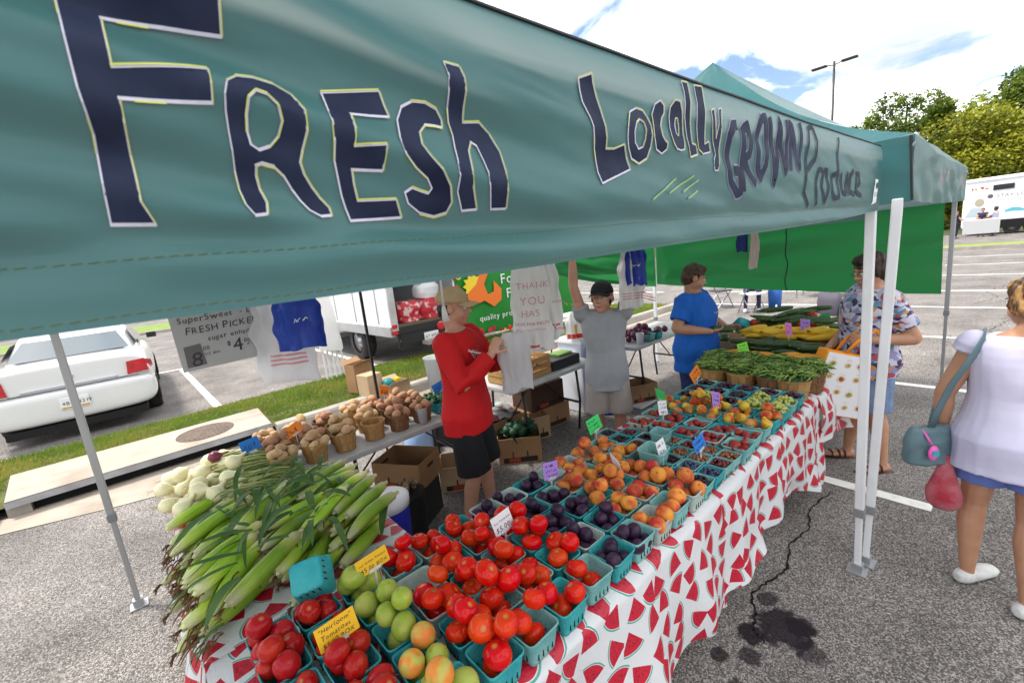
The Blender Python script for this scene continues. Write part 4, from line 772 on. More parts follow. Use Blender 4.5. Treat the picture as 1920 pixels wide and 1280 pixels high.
# ------------------------------------------------------------------ pulp baskets
PULP = {'teal': mat('pulp_teal', (.022, .29, .325), .8, c2=(.05, .36, .37), ns=14, bump=.5, bs=120, rv=.12), 'pale': mat('pulp_pale_teal', (.13, .37, .37), .85, c2=(.24, .45, .42), ns=12, bump=.5, bs=120, rv=.10), 'grey': mat('pulp_grey_green', (.42, .48, .44), .85, c2=(.34, .44, .41), ns=12, bump=.5, bs=120, rv=.08)}
def basket_mesh(top, bot, h, key):
    mb = MB(); n = 56
    def ring(r, z, rib=0.0, rc=.22):
        o = []
        for j in range(n):
            q = 2 * pi * (j + .5) / n; c, s = cos(q), sin(q); k = 1 / max(abs(c), abs(s)); k = min(k, 1.30)
            rr = r * k * (1 + (rib * (1 if (j // 2) % 2 else -1) if abs(abs(c) - abs(s)) > .25 else 0))
            o.append((rr * c, rr * s, z))
        return o
    R_ = [ring(bot * .8, .002), ring(bot, 0), ring(bot + (top - bot) * .1, h * .1, .012), ring(bot + (top - bot) * .86, h * .86, .014), ring(top, h * .9), ring(top * 1.035, h * .93), ring(top * 1.035, h), ring(top * .985, h), ring(top * .955, h * .9), ring(bot + (top - bot) * .80 - .003, h * .8, .012), ring(bot * .95, .008, .01), ring(bot * .3, .005)]
    m = len(R_); mb.add(sum(R_, []), [(i * n + j, i * n + (j + 1) % n, (i + 1) * n + (j + 1) % n, (i + 1) * n + j) for i in range(m - 1) for j in range(n)] + [tuple(range((m - 1) * n, m * n)), tuple(range(n - 1, -1, -1))])
    for k in range(4):
        T = Mx.Rotation(k * pi / 2, 4, 'Z')
        for i in (-1.5, -.5, .5, 1.5):
            z = h * .28; r = bot + (top - bot) * .28; mb.box((r * 1.006, i * bot * .40, z), (.0035, .0035, h * .24), 1, T); mb.box((r * .965, i * bot * .40, z), (.0035, .003, h * .22), 1, T)
    return mb.mesh('pulp_basket', [PULP[key], black])
BM = {(s, k): basket_mesh(*dict(q=(.0625, .050, .088), p=(.0475, .038, .072))[s], k) for s in 'qp' for k in PULP}
BN = 0
def pulp(label, x, y, z, kind='q', key='teal', rz=None, rot=None, group='pulp baskets of produce'):
    o = obj('pulp_basket', BM[(kind, key)], None, (x, y, z), rot or (U(-.02, .02), U(-.02, .02), U(-.06, .06) if rz is None else rz)); return tag(o, label, 'basket', group)
# ------------------------------------------------------------------ fruit meshes
def skin2(name, base, c2, c3, rough=.13, spec=.22, ns=9, lo=.45, hi=.62, sz=None, coat=.0, bump=0, rv=.08):
    """fruit skin: per-object noise blush plus a stem end in a third colour"""
    m = mat(name, base, rough, c2, ns, 3, lo, hi, spec=spec, coat=coat, rv=rv, bump=bump, bs=90, sss=.02); t = m.node_tree; N = t.nodes.new; L = t.links.new; p = t.nodes['Principled BSDF']
    if c3:
        src = p.inputs['Base Color'].links[0].from_socket; tc = N('ShaderNodeTexCoord'); sx = N('ShaderNodeSeparateXYZ'); L(tc.outputs['Object'], sx.inputs[0])
        ln = N('ShaderNodeVectorMath'); ln.operation = 'LENGTH'; cm = N('ShaderNodeCombineXYZ'); L(sx.outputs[0], cm.inputs[0]); L(sx.outputs[1], cm.inputs[1]); L(cm.outputs[0], ln.inputs[0])
        a = N('ShaderNodeMapRange'); a.inputs[1].default_value = sz[0]; a.inputs[2].default_value = sz[1]; a.inputs[3].default_value = 1; a.inputs[4].default_value = 0; L(ln.outputs['Value'], a.inputs[0])
        g = N('ShaderNodeMath'); g.operation = 'GREATER_THAN'; g.inputs[1].default_value = 0; L(sx.outputs[2], g.inputs[0]); f = N('ShaderNodeMath'); f.operation = 'MULTIPLY'; L(a.outputs[0], f.inputs[0]); L(g.outputs[0], f.inputs[1])
        mx = N('ShaderNodeMix'); mx.data_type = 'RGBA'; L(f.outputs[0], mx.inputs[0]); L(src, mx.inputs[6]); mx.inputs[7].default_value = (*c3, 1); L(mx.outputs[2], p.inputs['Base Color'])
    return m
FM = {'tomato': skin2('tomato_skin', (.56, .009, .003), (.62, .035, .004), (.50, .22, .05), sz=(.003, .010)), 'heirloom': skin2('heirloom_skin', (.36, .006, .010), (.42, .020, .010), (.40, .16, .05), sz=(.003, .010), rough=.22), 'green': skin2('green_tomato_skin', (.27, .37, .040), (.40, .43, .085), (.25, .3, .05), sz=(.003, .009), rough=.25, rv=.14),
      'turning': skin2('turning_tomato_skin', (.46, .40, .085), (.68, .22, .04), (.4, .3, .05), sz=(.003, .009), rough=.25, ns=14, lo=.42, hi=.58), 'plum': skin2('plum_skin', (.022, .010, .030), (.060, .022, .055), None, rough=.33, coat=0, ns=16, lo=.4, hi=.75), 'peach': skin2('peach_skin', (.66, .26, .040), (.40, .045, .028), (.25, .06, .02), sz=(.002, .007), rough=.75, spec=.25, coat=0, ns=8, lo=.40, hi=.60, rv=.16),
      'redplum': skin2('red_plum_skin', (.22, .018, .018), (.36, .04, .02), None, rough=.3, coat=.1, rv=.2), 'pear': skin2('pear_skin', (.56, .43, .04), (.50, .09, .02), None, rough=.5, coat=0, ns=10, lo=.42, hi=.62, rv=.2), 'nectarine': skin2('nectarine_skin', (.55, .22, .03), (.40, .035, .015), None, rough=.3, ns=12, lo=.35, hi=.6, rv=.15), 'bosc': skin2('brown_pear_skin', (.40, .20, .06), (.34, .13, .03), None, rough=.6, coat=0, rv=.15)}
stemm = mat('stem_green', (.12, .16, .03), .7); stemb = mat('stem_brown', (.12, .07, .03), .8)
def round_fruit(r, flat, lobes, amp, dim, n=20, k=13, oval=1.0, crease=False):
    mb = MB(); vs = []
    for i in range(k + 1):
        a = -pi / 2 + pi * i / k; a = max(min(a, pi / 2 - .05), -pi / 2 + .05)
        for j in range(n):
            q = 2 * pi * j / n; rr = r * (1 + amp * cos(lobes * q) * (abs(sin(a)) ** 1.5 + .25))
            if crease: rr *= 1 - .07 * exp(-(min(q, 2 * pi - q) / .22) ** 2)
            x, y, z = rr * cos(a) * cos(q) * oval, rr * cos(a) * sin(q), r * flat * sin(a)
            rad_ = sqrt(x * x + y * y) / r; z -= dim * r * exp(-(rad_ / .28) ** 2) * (1 if z > 0 else -.5); vs.append((x, y, z))
    mb.add(vs, [(i * n + j, i * n + (j + 1) % n, (i + 1) * n + (j + 1) % n, (i + 1) * n + j) for i in range(k) for j in range(n)] + [tuple(range(n - 1, -1, -1)), tuple(range(k * n, (k + 1) * n))]); return mb
FV = {}
for key, ps in {'tomato': [(.88, 5, .018, .18), (.80, 6, .035, .24), (.92, 4, .02, .12), (.85, 3, .03, .2)], 'heirloom': [(1.15, 4, .015, .1), (1.0, 5, .02, .14)], 'green': [(.92, 6, .018, .14), (1.05, 5, .015, .1)], 'turning': [(.95, 5, .015, .12)], 'plum': [(1.0, 3, .004, .06), (1.12, 3, .006, .05)], 'peach': [(.96, 2, .005, .14), (1.0, 3, .006, .12)], 'redplum': [(1.0, 3, .004, .06)], 'nectarine': [(.98, 2, .006, .12)]}.items():
    FV[key] = [round_fruit(1, *p, crease=key in ('peach', 'plum', 'nectarine')).mesh(key, FM[key], True) for p in ps]
def unit_fix(): pass
def pear_mesh(key):
    mb = MB(); pr = [(.03, -1.0), (.35, -1.02), (.72, -.85), (.95, -.5), (1.0, -.15), (.9, .25), (.66, .62), (.48, .95), (.42, 1.2), (.3, 1.42), (.08, 1.5)]; mb.lathe(pr, 18); return mb.mesh(key, FM[key], True)
FV['pear'] = [pear_mesh('pear')]; FV['bosc'] = [pear_mesh('bosc')]
# fruit meshes are unit radius; skins use object coordinates, so scale the stem-end radius accordingly
for k_ in ('tomato', 'heirloom', 'green', 'turning', 'peach'):
    for n_ in FM[k_].node_tree.nodes:
        if n_.type == 'MAP_RANGE' and n_.inputs[4].default_value == 0 and n_.inputs[2].default_value < .05: n_.inputs[1].default_value *= 26; n_.inputs[2].default_value *= 26
for m_ in FM.values():
    for n_ in m_.node_tree.nodes:
        if n_.type == 'TEX_NOISE': n_.inputs['Scale'].default_value *= .085
CALYX = MB()
for k in range(5):
    a = k * 2 * pi / 5; CALYX.add([(0, 0, .0), (.16 * cos(a - .25), .16 * sin(a - .25), .02), (.42 * cos(a), .42 * sin(a), .0), (.16 * cos(a + .25), .16 * sin(a + .25), .02)], [(0, 1, 2, 3)])
CALYX.tube([(0, 0, 0), (.05, .02, .16)], [.06, .045], 5); CALYX = CALYX.mesh('calyx', stemm)
NAMES = {'tomato': 'red tomato', 'heirloom': 'dark red heirloom tomato', 'green': 'green tomato', 'turning': 'orange-blushed green tomato', 'plum': 'dark purple plum', 'peach': 'orange peach', 'redplum': 'small red plum', 'pear': 'yellow-red pear', 'nectarine': 'red nectarine', 'bosc': 'brown pear'}
OBJN = {'tomato': 'tomato', 'heirloom': 'tomato', 'green': 'tomato', 'turning': 'tomato', 'plum': 'plum', 'peach': 'peach', 'redplum': 'plum', 'pear': 'pear', 'nectarine': 'nectarine', 'bosc': 'pear'}
def drop(n, rad_, x, y, z, halfb, halft, h, rnd, tries=60):
    P = []
    for i in range(n):
        r = rnd.uniform(*rad_); best = None
        for _ in range(tries):
            hw = max(.002, halft - r * .66); px, py = rnd.uniform(-hw, hw), rnd.uniform(-hw, hw); pz = z + .006 + r * .92
            lim = halfb - r
            ex = max(abs(px), abs(py)) - max(.001, lim)
            if ex > 0: pz = max(pz, z + .006 + min(h * .5, ex * 1.35) + r * .92)
            for (qx, qy, qz, qr) in P:
                d2 = (px - qx) ** 2 + (py - qy) ** 2; s = (r + qr) * .97
                if d2 < s * s: pz = max(pz, qz + sqrt(s * s - d2))
            sc = pz + .2 * (abs(px) + abs(py)) * (1 if pz > z + h else 0)
            if best is None or sc < best[0]: best = (sc, px, py, pz)
        P.append((best[1], best[2], best[3], r))
    return [(x + a, y + b, c, r) for a, b, c, r in P]
def descr(P):
    """unique position words for the fruit in one basket as the camera sees them"""
    res = ['lower'] * len(P); pts = [V(p[:3]) for p in P]; free = set(range(len(P)))
    for wd, fn in (('topmost', lambda p: -p.z), ('leftmost', lambda p: p.dot(rt)), ('rightmost', lambda p: -p.dot(rt)), ('nearest', lambda p: p.dot(fw)), ('farthest', lambda p: -p.dot(fw))):
        if not free: break
        i = min(free, key=lambda q: fn(pts[q])); res[i] = wd; free.discard(i)
    return res
def fill(kind, n, rad_, b, where, halfb, halft, h, seed, mixk=None, tilt=.5, calyx=.0):
    rnd = random.Random(seed); P = drop(n, rad_, b[0], b[1], b[2], halfb, halft, h, rnd); ds = descr(P)
    for (x, y, z, r), d in zip(P, ds):
        k = mixk[1] if mixk and rnd.random() < mixk[0] else kind
        o = obj(OBJN[k], rnd.choice(FV[k]), None, (x, y, z), (rnd.gauss(0, tilt), rnd.gauss(0, tilt), rnd.uniform(0, 6.3)), tuple((r if k not in ('pear', 'bosc') else r * .8) * rnd.uniform(.93, 1.06) for _ in range(3)))
        if d == 'lower': tag(o, 'half-hidden %s under the others in %s' % (NAMES[k], where), OBJN[k], '%s in %s' % (OBJN[k], where))
        else: tag(o, '%s %s in %s' % (d, NAMES[k], where), OBJN[k], OBJN[k] + ' display')
        if rnd.random() < calyx: c = obj('calyx', CALYX, o, (0, 0, .76)); c.scale = (.8, .8, .8)
ROWS = [.880, 1.020, 1.163, 1.303, 1.445]
RW = ['front', 'second', 'third', 'fourth', 'back']
ZB = .747
def col(kind, xs, cname, n, rad_, keys, seed, skip=(), ys=ROWS, lift=0, **kw):
    for j, y in enumerate(ys):
        if j in skip: continue
        x = xs if isinstance(xs, (int, float)) else xs[j]; key = keys[(j * 7 + seed) % len(keys)]; jx, jy = random.Random(seed * 31 + j).uniform(-.006, .006), random.Random(seed * 17 + j).uniform(-.006, .006)
        wh = '%s basket of %s' % (RW[j], cname)
        pulp('%s pulp basket, %s of %s' % ({'teal': 'teal', 'pale': 'pale teal', 'grey': 'greyish'}[key], RW[j], cname), x + jx, y + jy, ZB, 'q', key)
        fill(kind, n if isinstance(n, int) else n[j], rad_, (x + jx, y + jy, ZB + lift), wh, .046, .060, .088, seed * 100 + j, **kw)
TB = ('pale', 'teal', 'pale', 'grey', 'teal'); tcx = 'tomato column %s green ones'
col('heirloom', .128, 'leftmost heirloom tomato column', 5, (.031, .037), ('teal',), 1, (0, 1), calyx=.1); col('heirloom', .272, 'second heirloom tomato column', 5, (.030, .036), ('teal',), 2, (0,), calyx=.1)
col('green', .416, 'the green tomato column', 4, (.034, .042), ('teal',), 3, mixk=(.15, 'turning'))
col('tomato', .565, 'red tomato column beside green', 5, (.034, .041), TB, 4, (3,), calyx=.12)
pulp('empty pale pulp basket between red tomatoes and yellow price card', .567, 1.287, ZB, 'q', 'grey', 0)
col('tomato', .706, 'second red tomato column', (3, 5, 5, 5, 4), (.032, .041), TB, 5, calyx=.12); col('tomato', .848, 'third red tomato column', (3, 5, 4, 5, 4), (.033, .041), TB, 6, calyx=.12); col('tomato', .990, 'red tomato column beside plums', (2, 4, 5, 5, 4), (.034, .041), TB, 7, (4,), calyx=.12)
col('plum', .998, 'lone plum basket by tomatoes', 7, (.024, .0275), ('grey',), 8, (0, 1, 2, 3)); col('plum', 1.130, 'plum column beside tomatoes', 7, (.024, .0285), ('teal', 'grey', 'teal'), 9); col('plum', 1.264, 'plum column beside peaches', 7, (.024, .0285), ('teal', 'pale', 'teal'), 10)
col('peach', 1.398, 'peach column beside plums', 4, (.031, .037), ('pale', 'teal', 'grey'), 11, (4,)); col('peach', 1.540, 'second peach column', (3, 4, 5, 4, 4), (.031, .038), ('pale', 'grey', 'teal'), 12); col('peach', 1.684, 'third peach column', (4, 5, 4, 4, 4), (.031, .038), ('pale', 'grey'), 13)
col('peach', 1.83, 'peach column beside berries', 4, (.029, .034), ('pale',), 14, (0, 1, 2)); pulp('greyish pulp basket behind purple card at back of peaches', 1.40, 1.455, ZB, 'q', 'grey')
# ------------------------------------------------------------------ small berries in pint baskets (uncountable: one heap each)
BER = {'blue': mat('blueberry_skin', (.035, .045, .10), .5, c2=(.08, .10, .18), ns=60), 'black': mat('blackberry_skin', (.012, .009, .016), .3, c2=(.04, .015, .03), ns=60), 'cherry': mat('cherry_skin', (.16, .010, .014), .2, c2=(.05, .006, .012), ns=50, coat=.3), 'mixed': mat('mixed_cherry_skin', (.34, .14, .05), .25, c2=(.10, .01, .012), ns=40, coat=.3), 'grape': mat('green_grape_skin', (.36, .40, .08), .25, c2=(.46, .46, .13), ns=50, sss=.1), 'purple': mat('purple_grape_skin', (.07, .012, .03), .25, c2=(.02, .008, .03), ns=50)}
BNM = {'blue': 'blueberries', 'black': 'blackberries', 'cherry': 'dark cherries', 'mixed': 'mixed cherries', 'grape': 'green grapes', 'purple': 'purple grapes'}
def berries(kind, x, y, size, key, where, seed, n=52, r=(.006, .0075), z=ZB, heap=.5):
    rnd = random.Random(seed); half = .056 if size == 'q' else .041; h = .088 if size == 'q' else .072; mb = MB()
    b = pulp('%s pulp %s holding %s' % ({'teal': 'teal', 'pale': 'pale teal', 'grey': 'greyish'}[key], 'basket ' + where, BNM[kind]), x, y, z, size, key)
    top = z + h * .84
    mb.box((x, y, top - .02), (half * 1.75, half * 1.75, .03))
    for i in range(n):
        px, py = rnd.uniform(-half, half), rnd.uniform(-half, half); rr = rnd.uniform(*r); dome = heap * .03 * (1 - (px / half) ** 2) * (1 - (py / half) ** 2); q = 6 if n > 40 else 8
        mb.ell((x + px * .93, y + py * .93, top + dome + rnd.uniform(-.004, .004)), rr, q, 5)
    tag(mb.build('berries', BER[kind], None, smooth=True), 'heap of %s in basket %s' % (BNM[kind], where), 'berries', 'berries in pint baskets', 'stuff')
PY = [.872, .976, 1.080, 1.185]; PR_ = ['front', 'second', 'third', 'fourth']
for ci, (x, nm, kinds) in enumerate(((1.800, 'berry column beside peaches', ('black', 'blue', 'black')), (1.902, 'second berry column', ('blue', 'blue', 'black', 'cherry')), (2.004, 'third berry column', ('cherry', 'mixed', 'mixed', 'cherry')), (2.106, 'fourth berry column', ('mixed', 'mixed', 'cherry', 'mixed')))):
    for j, k in enumerate(kinds): berries(k, x + .002 * j, PY[j], 'p', ('pale', 'teal', 'pale')[(ci + j) % 3], '%s in the %s' % (PR_[j], nm), 500 + ci * 10 + j, 46, (.0075, .0095) if k in ('cherry', 'mixed') else (.006, .0075))
for i, (x, y, k) in enumerate(((1.96, 1.305, 'cherry'), (1.965, 1.42, 'black'), (2.065, 1.315, 'black'), (2.07, 1.43, 'cherry'), (1.99, 1.53, 'black'))): berries(k, x, y, 'p', ('pale', 'teal')[i % 2], '%s of five behind the empty stack' % ('first', 'second', 'third', 'fourth', 'last')[i], 560 + i, 46, (.0075, .009))
pulp('empty pale pint basket standing on berries beside white card', 2.03, 1.20, ZB + .075, 'p', 'pale', .1); pulp('larger empty pale basket behind white card near blackberries', 1.835, 1.13, ZB + .055, 'q', 'pale', .05)
col('redplum', 2.225, 'red plum column beside cherries', 10, (.0185, .0225), ('pale', 'grey', 'teal'), 15, lift=.022); col('redplum', 2.368, 'red plum column beside pears', 10, (.0185, .0225), ('pale', 'teal'), 16, lift=.022)
col('bosc', 2.515, 'pear column beside red plums', (4, 4, 4, 4, 3), (.033, .039), ('teal', 'pale'), 17, mixk=(.6, 'pear'), tilt=1.2); col('pear', 2.66, 'pear column beside grapes', (4, 5, 4, 5, 4), (.032, .039), ('teal',), 18, mixk=(.45, 'nectarine'), tilt=1.0)
for i, (x, j, k) in enumerate([(2.81, j, k) for j, k in enumerate(('grape', 'grape', 'purple', 'grape', 'purple'))] + [(2.955, j, k) for j, k in enumerate(('grape', 'grape', 'purple', 'purple', 'purple'))] + [(3.10, j, k) for j, k in enumerate(('purple', 'purple', 'purple', 'purple', 'black'))]):
    berries(k, x, ROWS[j], 'q', ('teal', 'teal', 'pale')[i % 3], '%s in the grape column %s' % (RW[j], ('beside pears', 'in the middle', 'beside beans')[i // 5]), 600 + i, 46, (.0095, .0125), heap=1.6 if k == 'grape' else .8)
# overturned basket leaning on the corn
pulp('overturned bright teal basket leaning on corn above heirloom tomatoes', .262, 1.485, .945, 'q', 'teal', rot=(rad(222), rad(-10), rad(-24)))
# ------------------------------------------------------------------ price cards in clear clips
clear = mat('clear_plastic', (.8, .82, .82), .08, alpha=.45); ink = MATS['ink']
def card(label, x, y, z, c, lines, rz=0, w=.098, h=.066, lean=-14, tilt=-4, base=ZB, seed=0):
    t = thing('price_card', label, 'price card', (x, y, z), 0, 'price cards'); t.rotation_euler = (0, 0, rad(rz)); T = Mx.Rotation(rad(tilt), 4, 'Y') @ Mx.Rotation(rad(lean), 4, 'X')
    MB().box((0, 0, 0), (w, .0014, h), 0, T).build('card', mat('card_' + c, {'yellow': (.80, .46, .02), 'white': (.74, .74, .75), 'purple': (.36, .20, .60), 'green': (.05, .62, .14), 'blue': (.02, .17, .55), 'orange': (.80, .22, .02), 'lime': (.22, .70, .06), 'pink': (.75, .20, .55), 'dkgreen': (.01, .20, .04)}[c], .7), t)
    mb = MB()
    if lines and isinstance(lines[0], str):
        for i, s in enumerate(lines):
            sz = h / (len(lines) + .6) * .95; q = text_mb(s, sz, jit=.16, shear=.15, seed=seed + i); k = min(1, w * .86 / q.w); o = len(mb.v)
            mb.add([(p[0] * k - w * .42, p[1] * k + h / 2 - (i + .95) * h / (len(lines) + .3), 0) for p in q.v], q.f)
    else: mb = scribble(w * .86, h * .86, lines[0], seed + int(x * 1000), .0019)
    q = MB(); q.add(mb.v, mb.f, 0, T @ lookT((0, -.0016, 0), (1, 0, 0), (0, 0, 1))); q.build('handwriting', ink, t)
    hz = z - base; pb = T @ V((0, 0, -h / 2))
    MB().box((0, -.002, -h / 2 + .004), (.045, .006, .012), 0, T).tube([pb, (pb.x, pb.y + .004, pb.z - .02), (pb.x, pb.y, -hz + .012)], .004, 6).box((pb.x, pb.y, -hz + .006), (.028, .028, .012)).build('clip_holder', clear, t)
card('yellow card reading Heirloom Tomatoes above the heirloom baskets', .262, 1.212, .915, 'yellow', ['"Heirloom"', 'Tomatoes', '$5.00 BOX'], 0, .115, .07, seed=1)
card('yellow card reading green tomatoes beside the corn', .452, 1.385, .935, 'yellow', ['our Green Tomato', '$5.00 BOX'], 2, .115, .058, seed=4)
card('white card reading Red Tomatoes at the edge of the plums', .915, 1.236, .907, 'white', ['Red Tomatoes', '$5.00'], 0, .095, .075, tilt=-7, seed=7)
card('purple card standing between plums and peaches', 1.338, 1.375, .90, 'purple', [3], 0, .10, .078, tilt=12)
card('thin white card seen edge-on among the peaches', 1.575, 1.175, .905, 'white', [1], 62, .09, .06)
card('bright green card at back of peaches below grey-shirted person', 1.89, 1.545, .90, 'green', [3], 0, .115, .085, tilt=-6)
card('small white card beside the empty pale basket', 1.825, 1.08, .91, 'white', [2], 0, .072, .075, tilt=-4, seed=9)
card('blue card in front of the cherry baskets', 1.985, .965, .90, 'blue', [2], 0, .105, .07, tilt=-8)
card('white handwritten card at back of the red plums', 2.315, 1.35, .905, 'white', [3], 0, .10, .085, tilt=14, seed=12)
card('green card corner peeking behind white card by pears', 2.50, 1.47, .91, 'green', [1], 70, .09, .08); card('lilac card standing among the pears', 2.60, 1.15, .905, 'purple', [3], 0, .115, .10, tilt=22)
card('orange card tilted at the back of the purple grapes', 3.05, 1.50, .905, 'orange', [2], 0, .13, .085, tilt=-22)
card('lime green card standing in the bean baskets', 3.62, 1.38, .985, 'lime', [3], -25, .10, .09, base=.86); card('pink card among the yellow squash', 4.10, 1.20, 1.06, 'pink', [2], -15, .09, .11, tilt=14, base=.84); card('lilac card among the yellow squash at right', 4.25, 1.12, 1.075, 'purple', [2], -25, .11, .095, tilt=12, base=.86); card('dark green card beside the cucumbers', 4.55, 1.05, 1.08, 'dkgreen', [2], -25, .12, .08, base=.86)
card('blue card standing behind the onions by potatoes', .41, 3.13, .905, 'blue', [1], 0, .11, .085, tilt=-8, base=.735); card('dark blue card at right end of the potato table', 1.82, 3.10, .90, 'blue', [1], -10, .13, .08, tilt=-18, base=.735)
# ------------------------------------------------------------------ sweet corn
def husk_mat():
    m, t, N, L, p = nodes_of('corn_husk'); tc = N('ShaderNodeTexCoord'); sx = N('ShaderNodeSeparateXYZ'); L(tc.outputs['Object'], sx.inputs[0]); oi = N('ShaderNodeObjectInfo')
    rp = N('ShaderNodeValToRGB'); e = rp.color_ramp.elements; e[0].position = 0; e[0].color = (.58, .54, .26, 1); e[1].position = 1; e[1].color = (.55, .56, .28, 1)
    for q, c in ((.14, (.40, .50, .06)), (.28, (.20, .37, .012)), (.66, (.26, .44, .018)), (.86, (.42, .54, .07))): n = e.new(q); n.color = (*c, 1)
    mr = N('ShaderNodeMapRange'); mr.inputs[1].default_value = -.14; mr.inputs[2].default_value = .14; L(sx.outputs[0], mr.inputs[0])
    n1 = N('ShaderNodeTexNoise'); n1.inputs['Scale'].default_value = 1; mp = N('ShaderNodeMapping'); mp.inputs['Scale'].default_value = (6, 320, 320); L(tc.outputs['Object'], mp.inputs[0]); L(mp.outputs[0], n1.inputs['Vector'])
    L(mr.outputs[0], rp.inputs[0]); hs = N('ShaderNodeHueSaturation'); L(rp.outputs[0], hs.inputs['Color']); a = N('ShaderNodeMapRange'); a.inputs[3].default_value = .60; a.inputs[4].default_value = 1.25; L(oi.outputs['Random'], a.inputs[0])
    b = N('ShaderNodeMapRange'); b.inputs[1].default_value = .3; b.inputs[2].default_value = .7; b.inputs[3].default_value = .84; b.inputs[4].default_value = 1.1; L(n1.outputs[0], b.inputs[0]); mu = N('ShaderNodeMath'); mu.operation = 'MULTIPLY'; L(a.outputs[0], mu.inputs[0]); L(b.outputs[0], mu.inputs[1]); L(mu.outputs[0], hs.inputs['Value'])
    L(hs.outputs[0], p.inputs['Base Color']); p.inputs['Roughness'].default_value = .45; bp = N('ShaderNodeBump'); bp.inputs['Strength'].default_value = .5; bp.inputs['Distance'].default_value = .003; L(n1.outputs[0], bp.inputs['Height']); L(bp.outputs[0], p.inputs['Normal']); return m
HUSK = husk_mat(); leafm = mat('corn_leaf', (.045, .115, .028), .5, c2=(.085, .16, .035), ns=14, tl=.3, stretch=(1, 1, 1)); silkm = mat('corn_silk', (.075, .032, .014), .8, c2=(.16, .08, .03), ns=40); cutm = mat('corn_stalk_end', (.52, .50, .26), .7, c2=(.40, .40, .16), ns=30)
def blade(mb, p0, d, L_, w, rnd, m=0, n=7, droop=1.0):
    d = V(d).normalized(); sd_ = d.cross(V((0, 0, 1))); sd_ = sd_.normalized() if sd_.length > .1 else V((1, 0, 0)); p = V(p0); vs = []; tw = rnd.uniform(-.8, .8); kk = rnd.uniform(.3, 1.3) * droop
    for i in range(n + 1):
        u = i / n; ww = w * sin(pi * min(1, .22 + u * .78)) ** .8; s_ = (sd_ * cos(tw * u) + V((0, 0, 1)) * sin(tw * u)); vs += [p - s_ * ww, p - V((0, 0, ww * .25)), p + s_ * ww]
        p = p + d * L_ / n; d = (d + V((rnd.uniform(-.1, .1), rnd.uniform(-.1, .1), -kk * .22))).normalized()
    mb.add(vs, [(i * 3 + j, i * 3 + j + 1, i * 3 + j + 4, i * 3 + j + 3) for i in range(n) for j in range(2)], m)
EARS = []
for v in range(4):
    rnd = random.Random(40 + v); mb = MB(); L_ = .315 + .012 * v; pr = [(.010, 0), (.020, .04), (.0235, .12), (.0272, .30), (.0284, .48), (.0265, .66), (.0205, .82), (.0125, .94), (.003, 1.0)]
    T = Mx.Translation((-L_ / 2, 0, 0)) @ Mx.Rotation(pi / 2, 4, 'Y')
    bend = rnd.uniform(-.02, .02)
    mb.lathe([(r, z * L_) for r, z in pr][::-1] if False else [(r, z * L_) for r, z in pr], 18, 0, T, fn=lambda q, u, v=v: 1 + .05 * cos(4 * q + 2.2 * u + v) + .03 * cos(7 * q - 3 * u))
    mb.v = [(x, y + bend * (1 - (x / (L_ / 2)) ** 2), z) for x, y, z in mb.v]
    for k in range(3):   # overlapping husk leaves
        a = rnd.uniform(0, 6.28); vs = []; n = 9; wr = rnd.uniform(.5, .9)
        for i in range(n + 1):
            u = i / n; x = L_ / 2 - .01 - u * L_ * rnd.uniform(.86, .9); rr = .0300 * (sin(pi * min(1, .10 + .82 * u)) ** .5) * (1.03 + .02 * k)
            for j in range(5): q = a + wr * (j - 2) / 2 * (1 - u ** 3 * .8); vs.append((x, rr * cos(q) + bend * (1 - (x / (L_ / 2)) ** 2), rr * sin(q)))
        mb.add(vs, [(i * 5 + j, (i + 1) * 5 + j, (i + 1) * 5 + j + 1, i * 5 + j + 1) for i in range(n) for j in range(4)])
    hm = mb.mesh('husk', HUSK, True); s = MB()
    for k in range(12): s.tube([(L_ / 2 - .012, rnd.uniform(-.003, .003), 0), (L_ / 2 + .012, rnd.uniform(-.009, .009), rnd.uniform(-.006, .006)), (L_ / 2 + .03, rnd.uniform(-.02, .02), rnd.uniform(-.022, .0))], .0013, 4)
    c = MB(); c.tube([(-L_ / 2 + .006, 0, 0), (-L_ / 2 - .022, .002, 0)], [.0085, .0095], 9)
    lf = MB(); blade(lf, (-L_ / 2 + .05, .01, .02), (1, rnd.uniform(-.5, .5), .35), rnd.uniform(.18, .26), .013, rnd)
    EARS.append((hm, s.mesh('silk', silkm), c.mesh('stalk_end', cutm), lf.mesh('leaf', leafm, True)))
# local +X is the silk tip; ears point tip-left in the picture, cut stalk ends to the right
rnd = random.Random(5); k = 0
def ear(x, y, z, ang, pitch, extra=True, label=None):
    global k
    h, s, c, l = EARS[k % 4]; k += 1
    r_ = V((x, y, z)); side = 'left' if x < .2 else 'right' if x > .5 else 'middle'
    if not label:
        dp = 'front' if y < 1.85 else 'rear' if y > 2.2 else 'centre'; lv = 'bottom' if z < .80 else 'second' if z < .845 else 'third' if z < .885 else 'top'
        label = 'husked corn ear in the %s %s of the heap, %s layer' % (side, dp, lv); grp = 'corn ears, %s %s, %s layer' % (side, dp, lv)
    else: grp = 'corn ears on top of the heap'
    o = thing('corn_ear', label, 'corn', (x, y, z), rot=(rnd.uniform(-.8, .8), pitch, ang), group=grp)
    obj('husk', h, o); obj('stalk_end', c, o)
    if extra and rnd.random() < .75: obj('silk', s, o)
    if rnd.random() < .16: obj('leaf', l, o, rot=(rnd.uniform(-.8, .8), 0, 0))
    return o
A0 = rad(214)
lay = [(.776, 27), (.818, 24), (.860, 19), (.898, 11)]
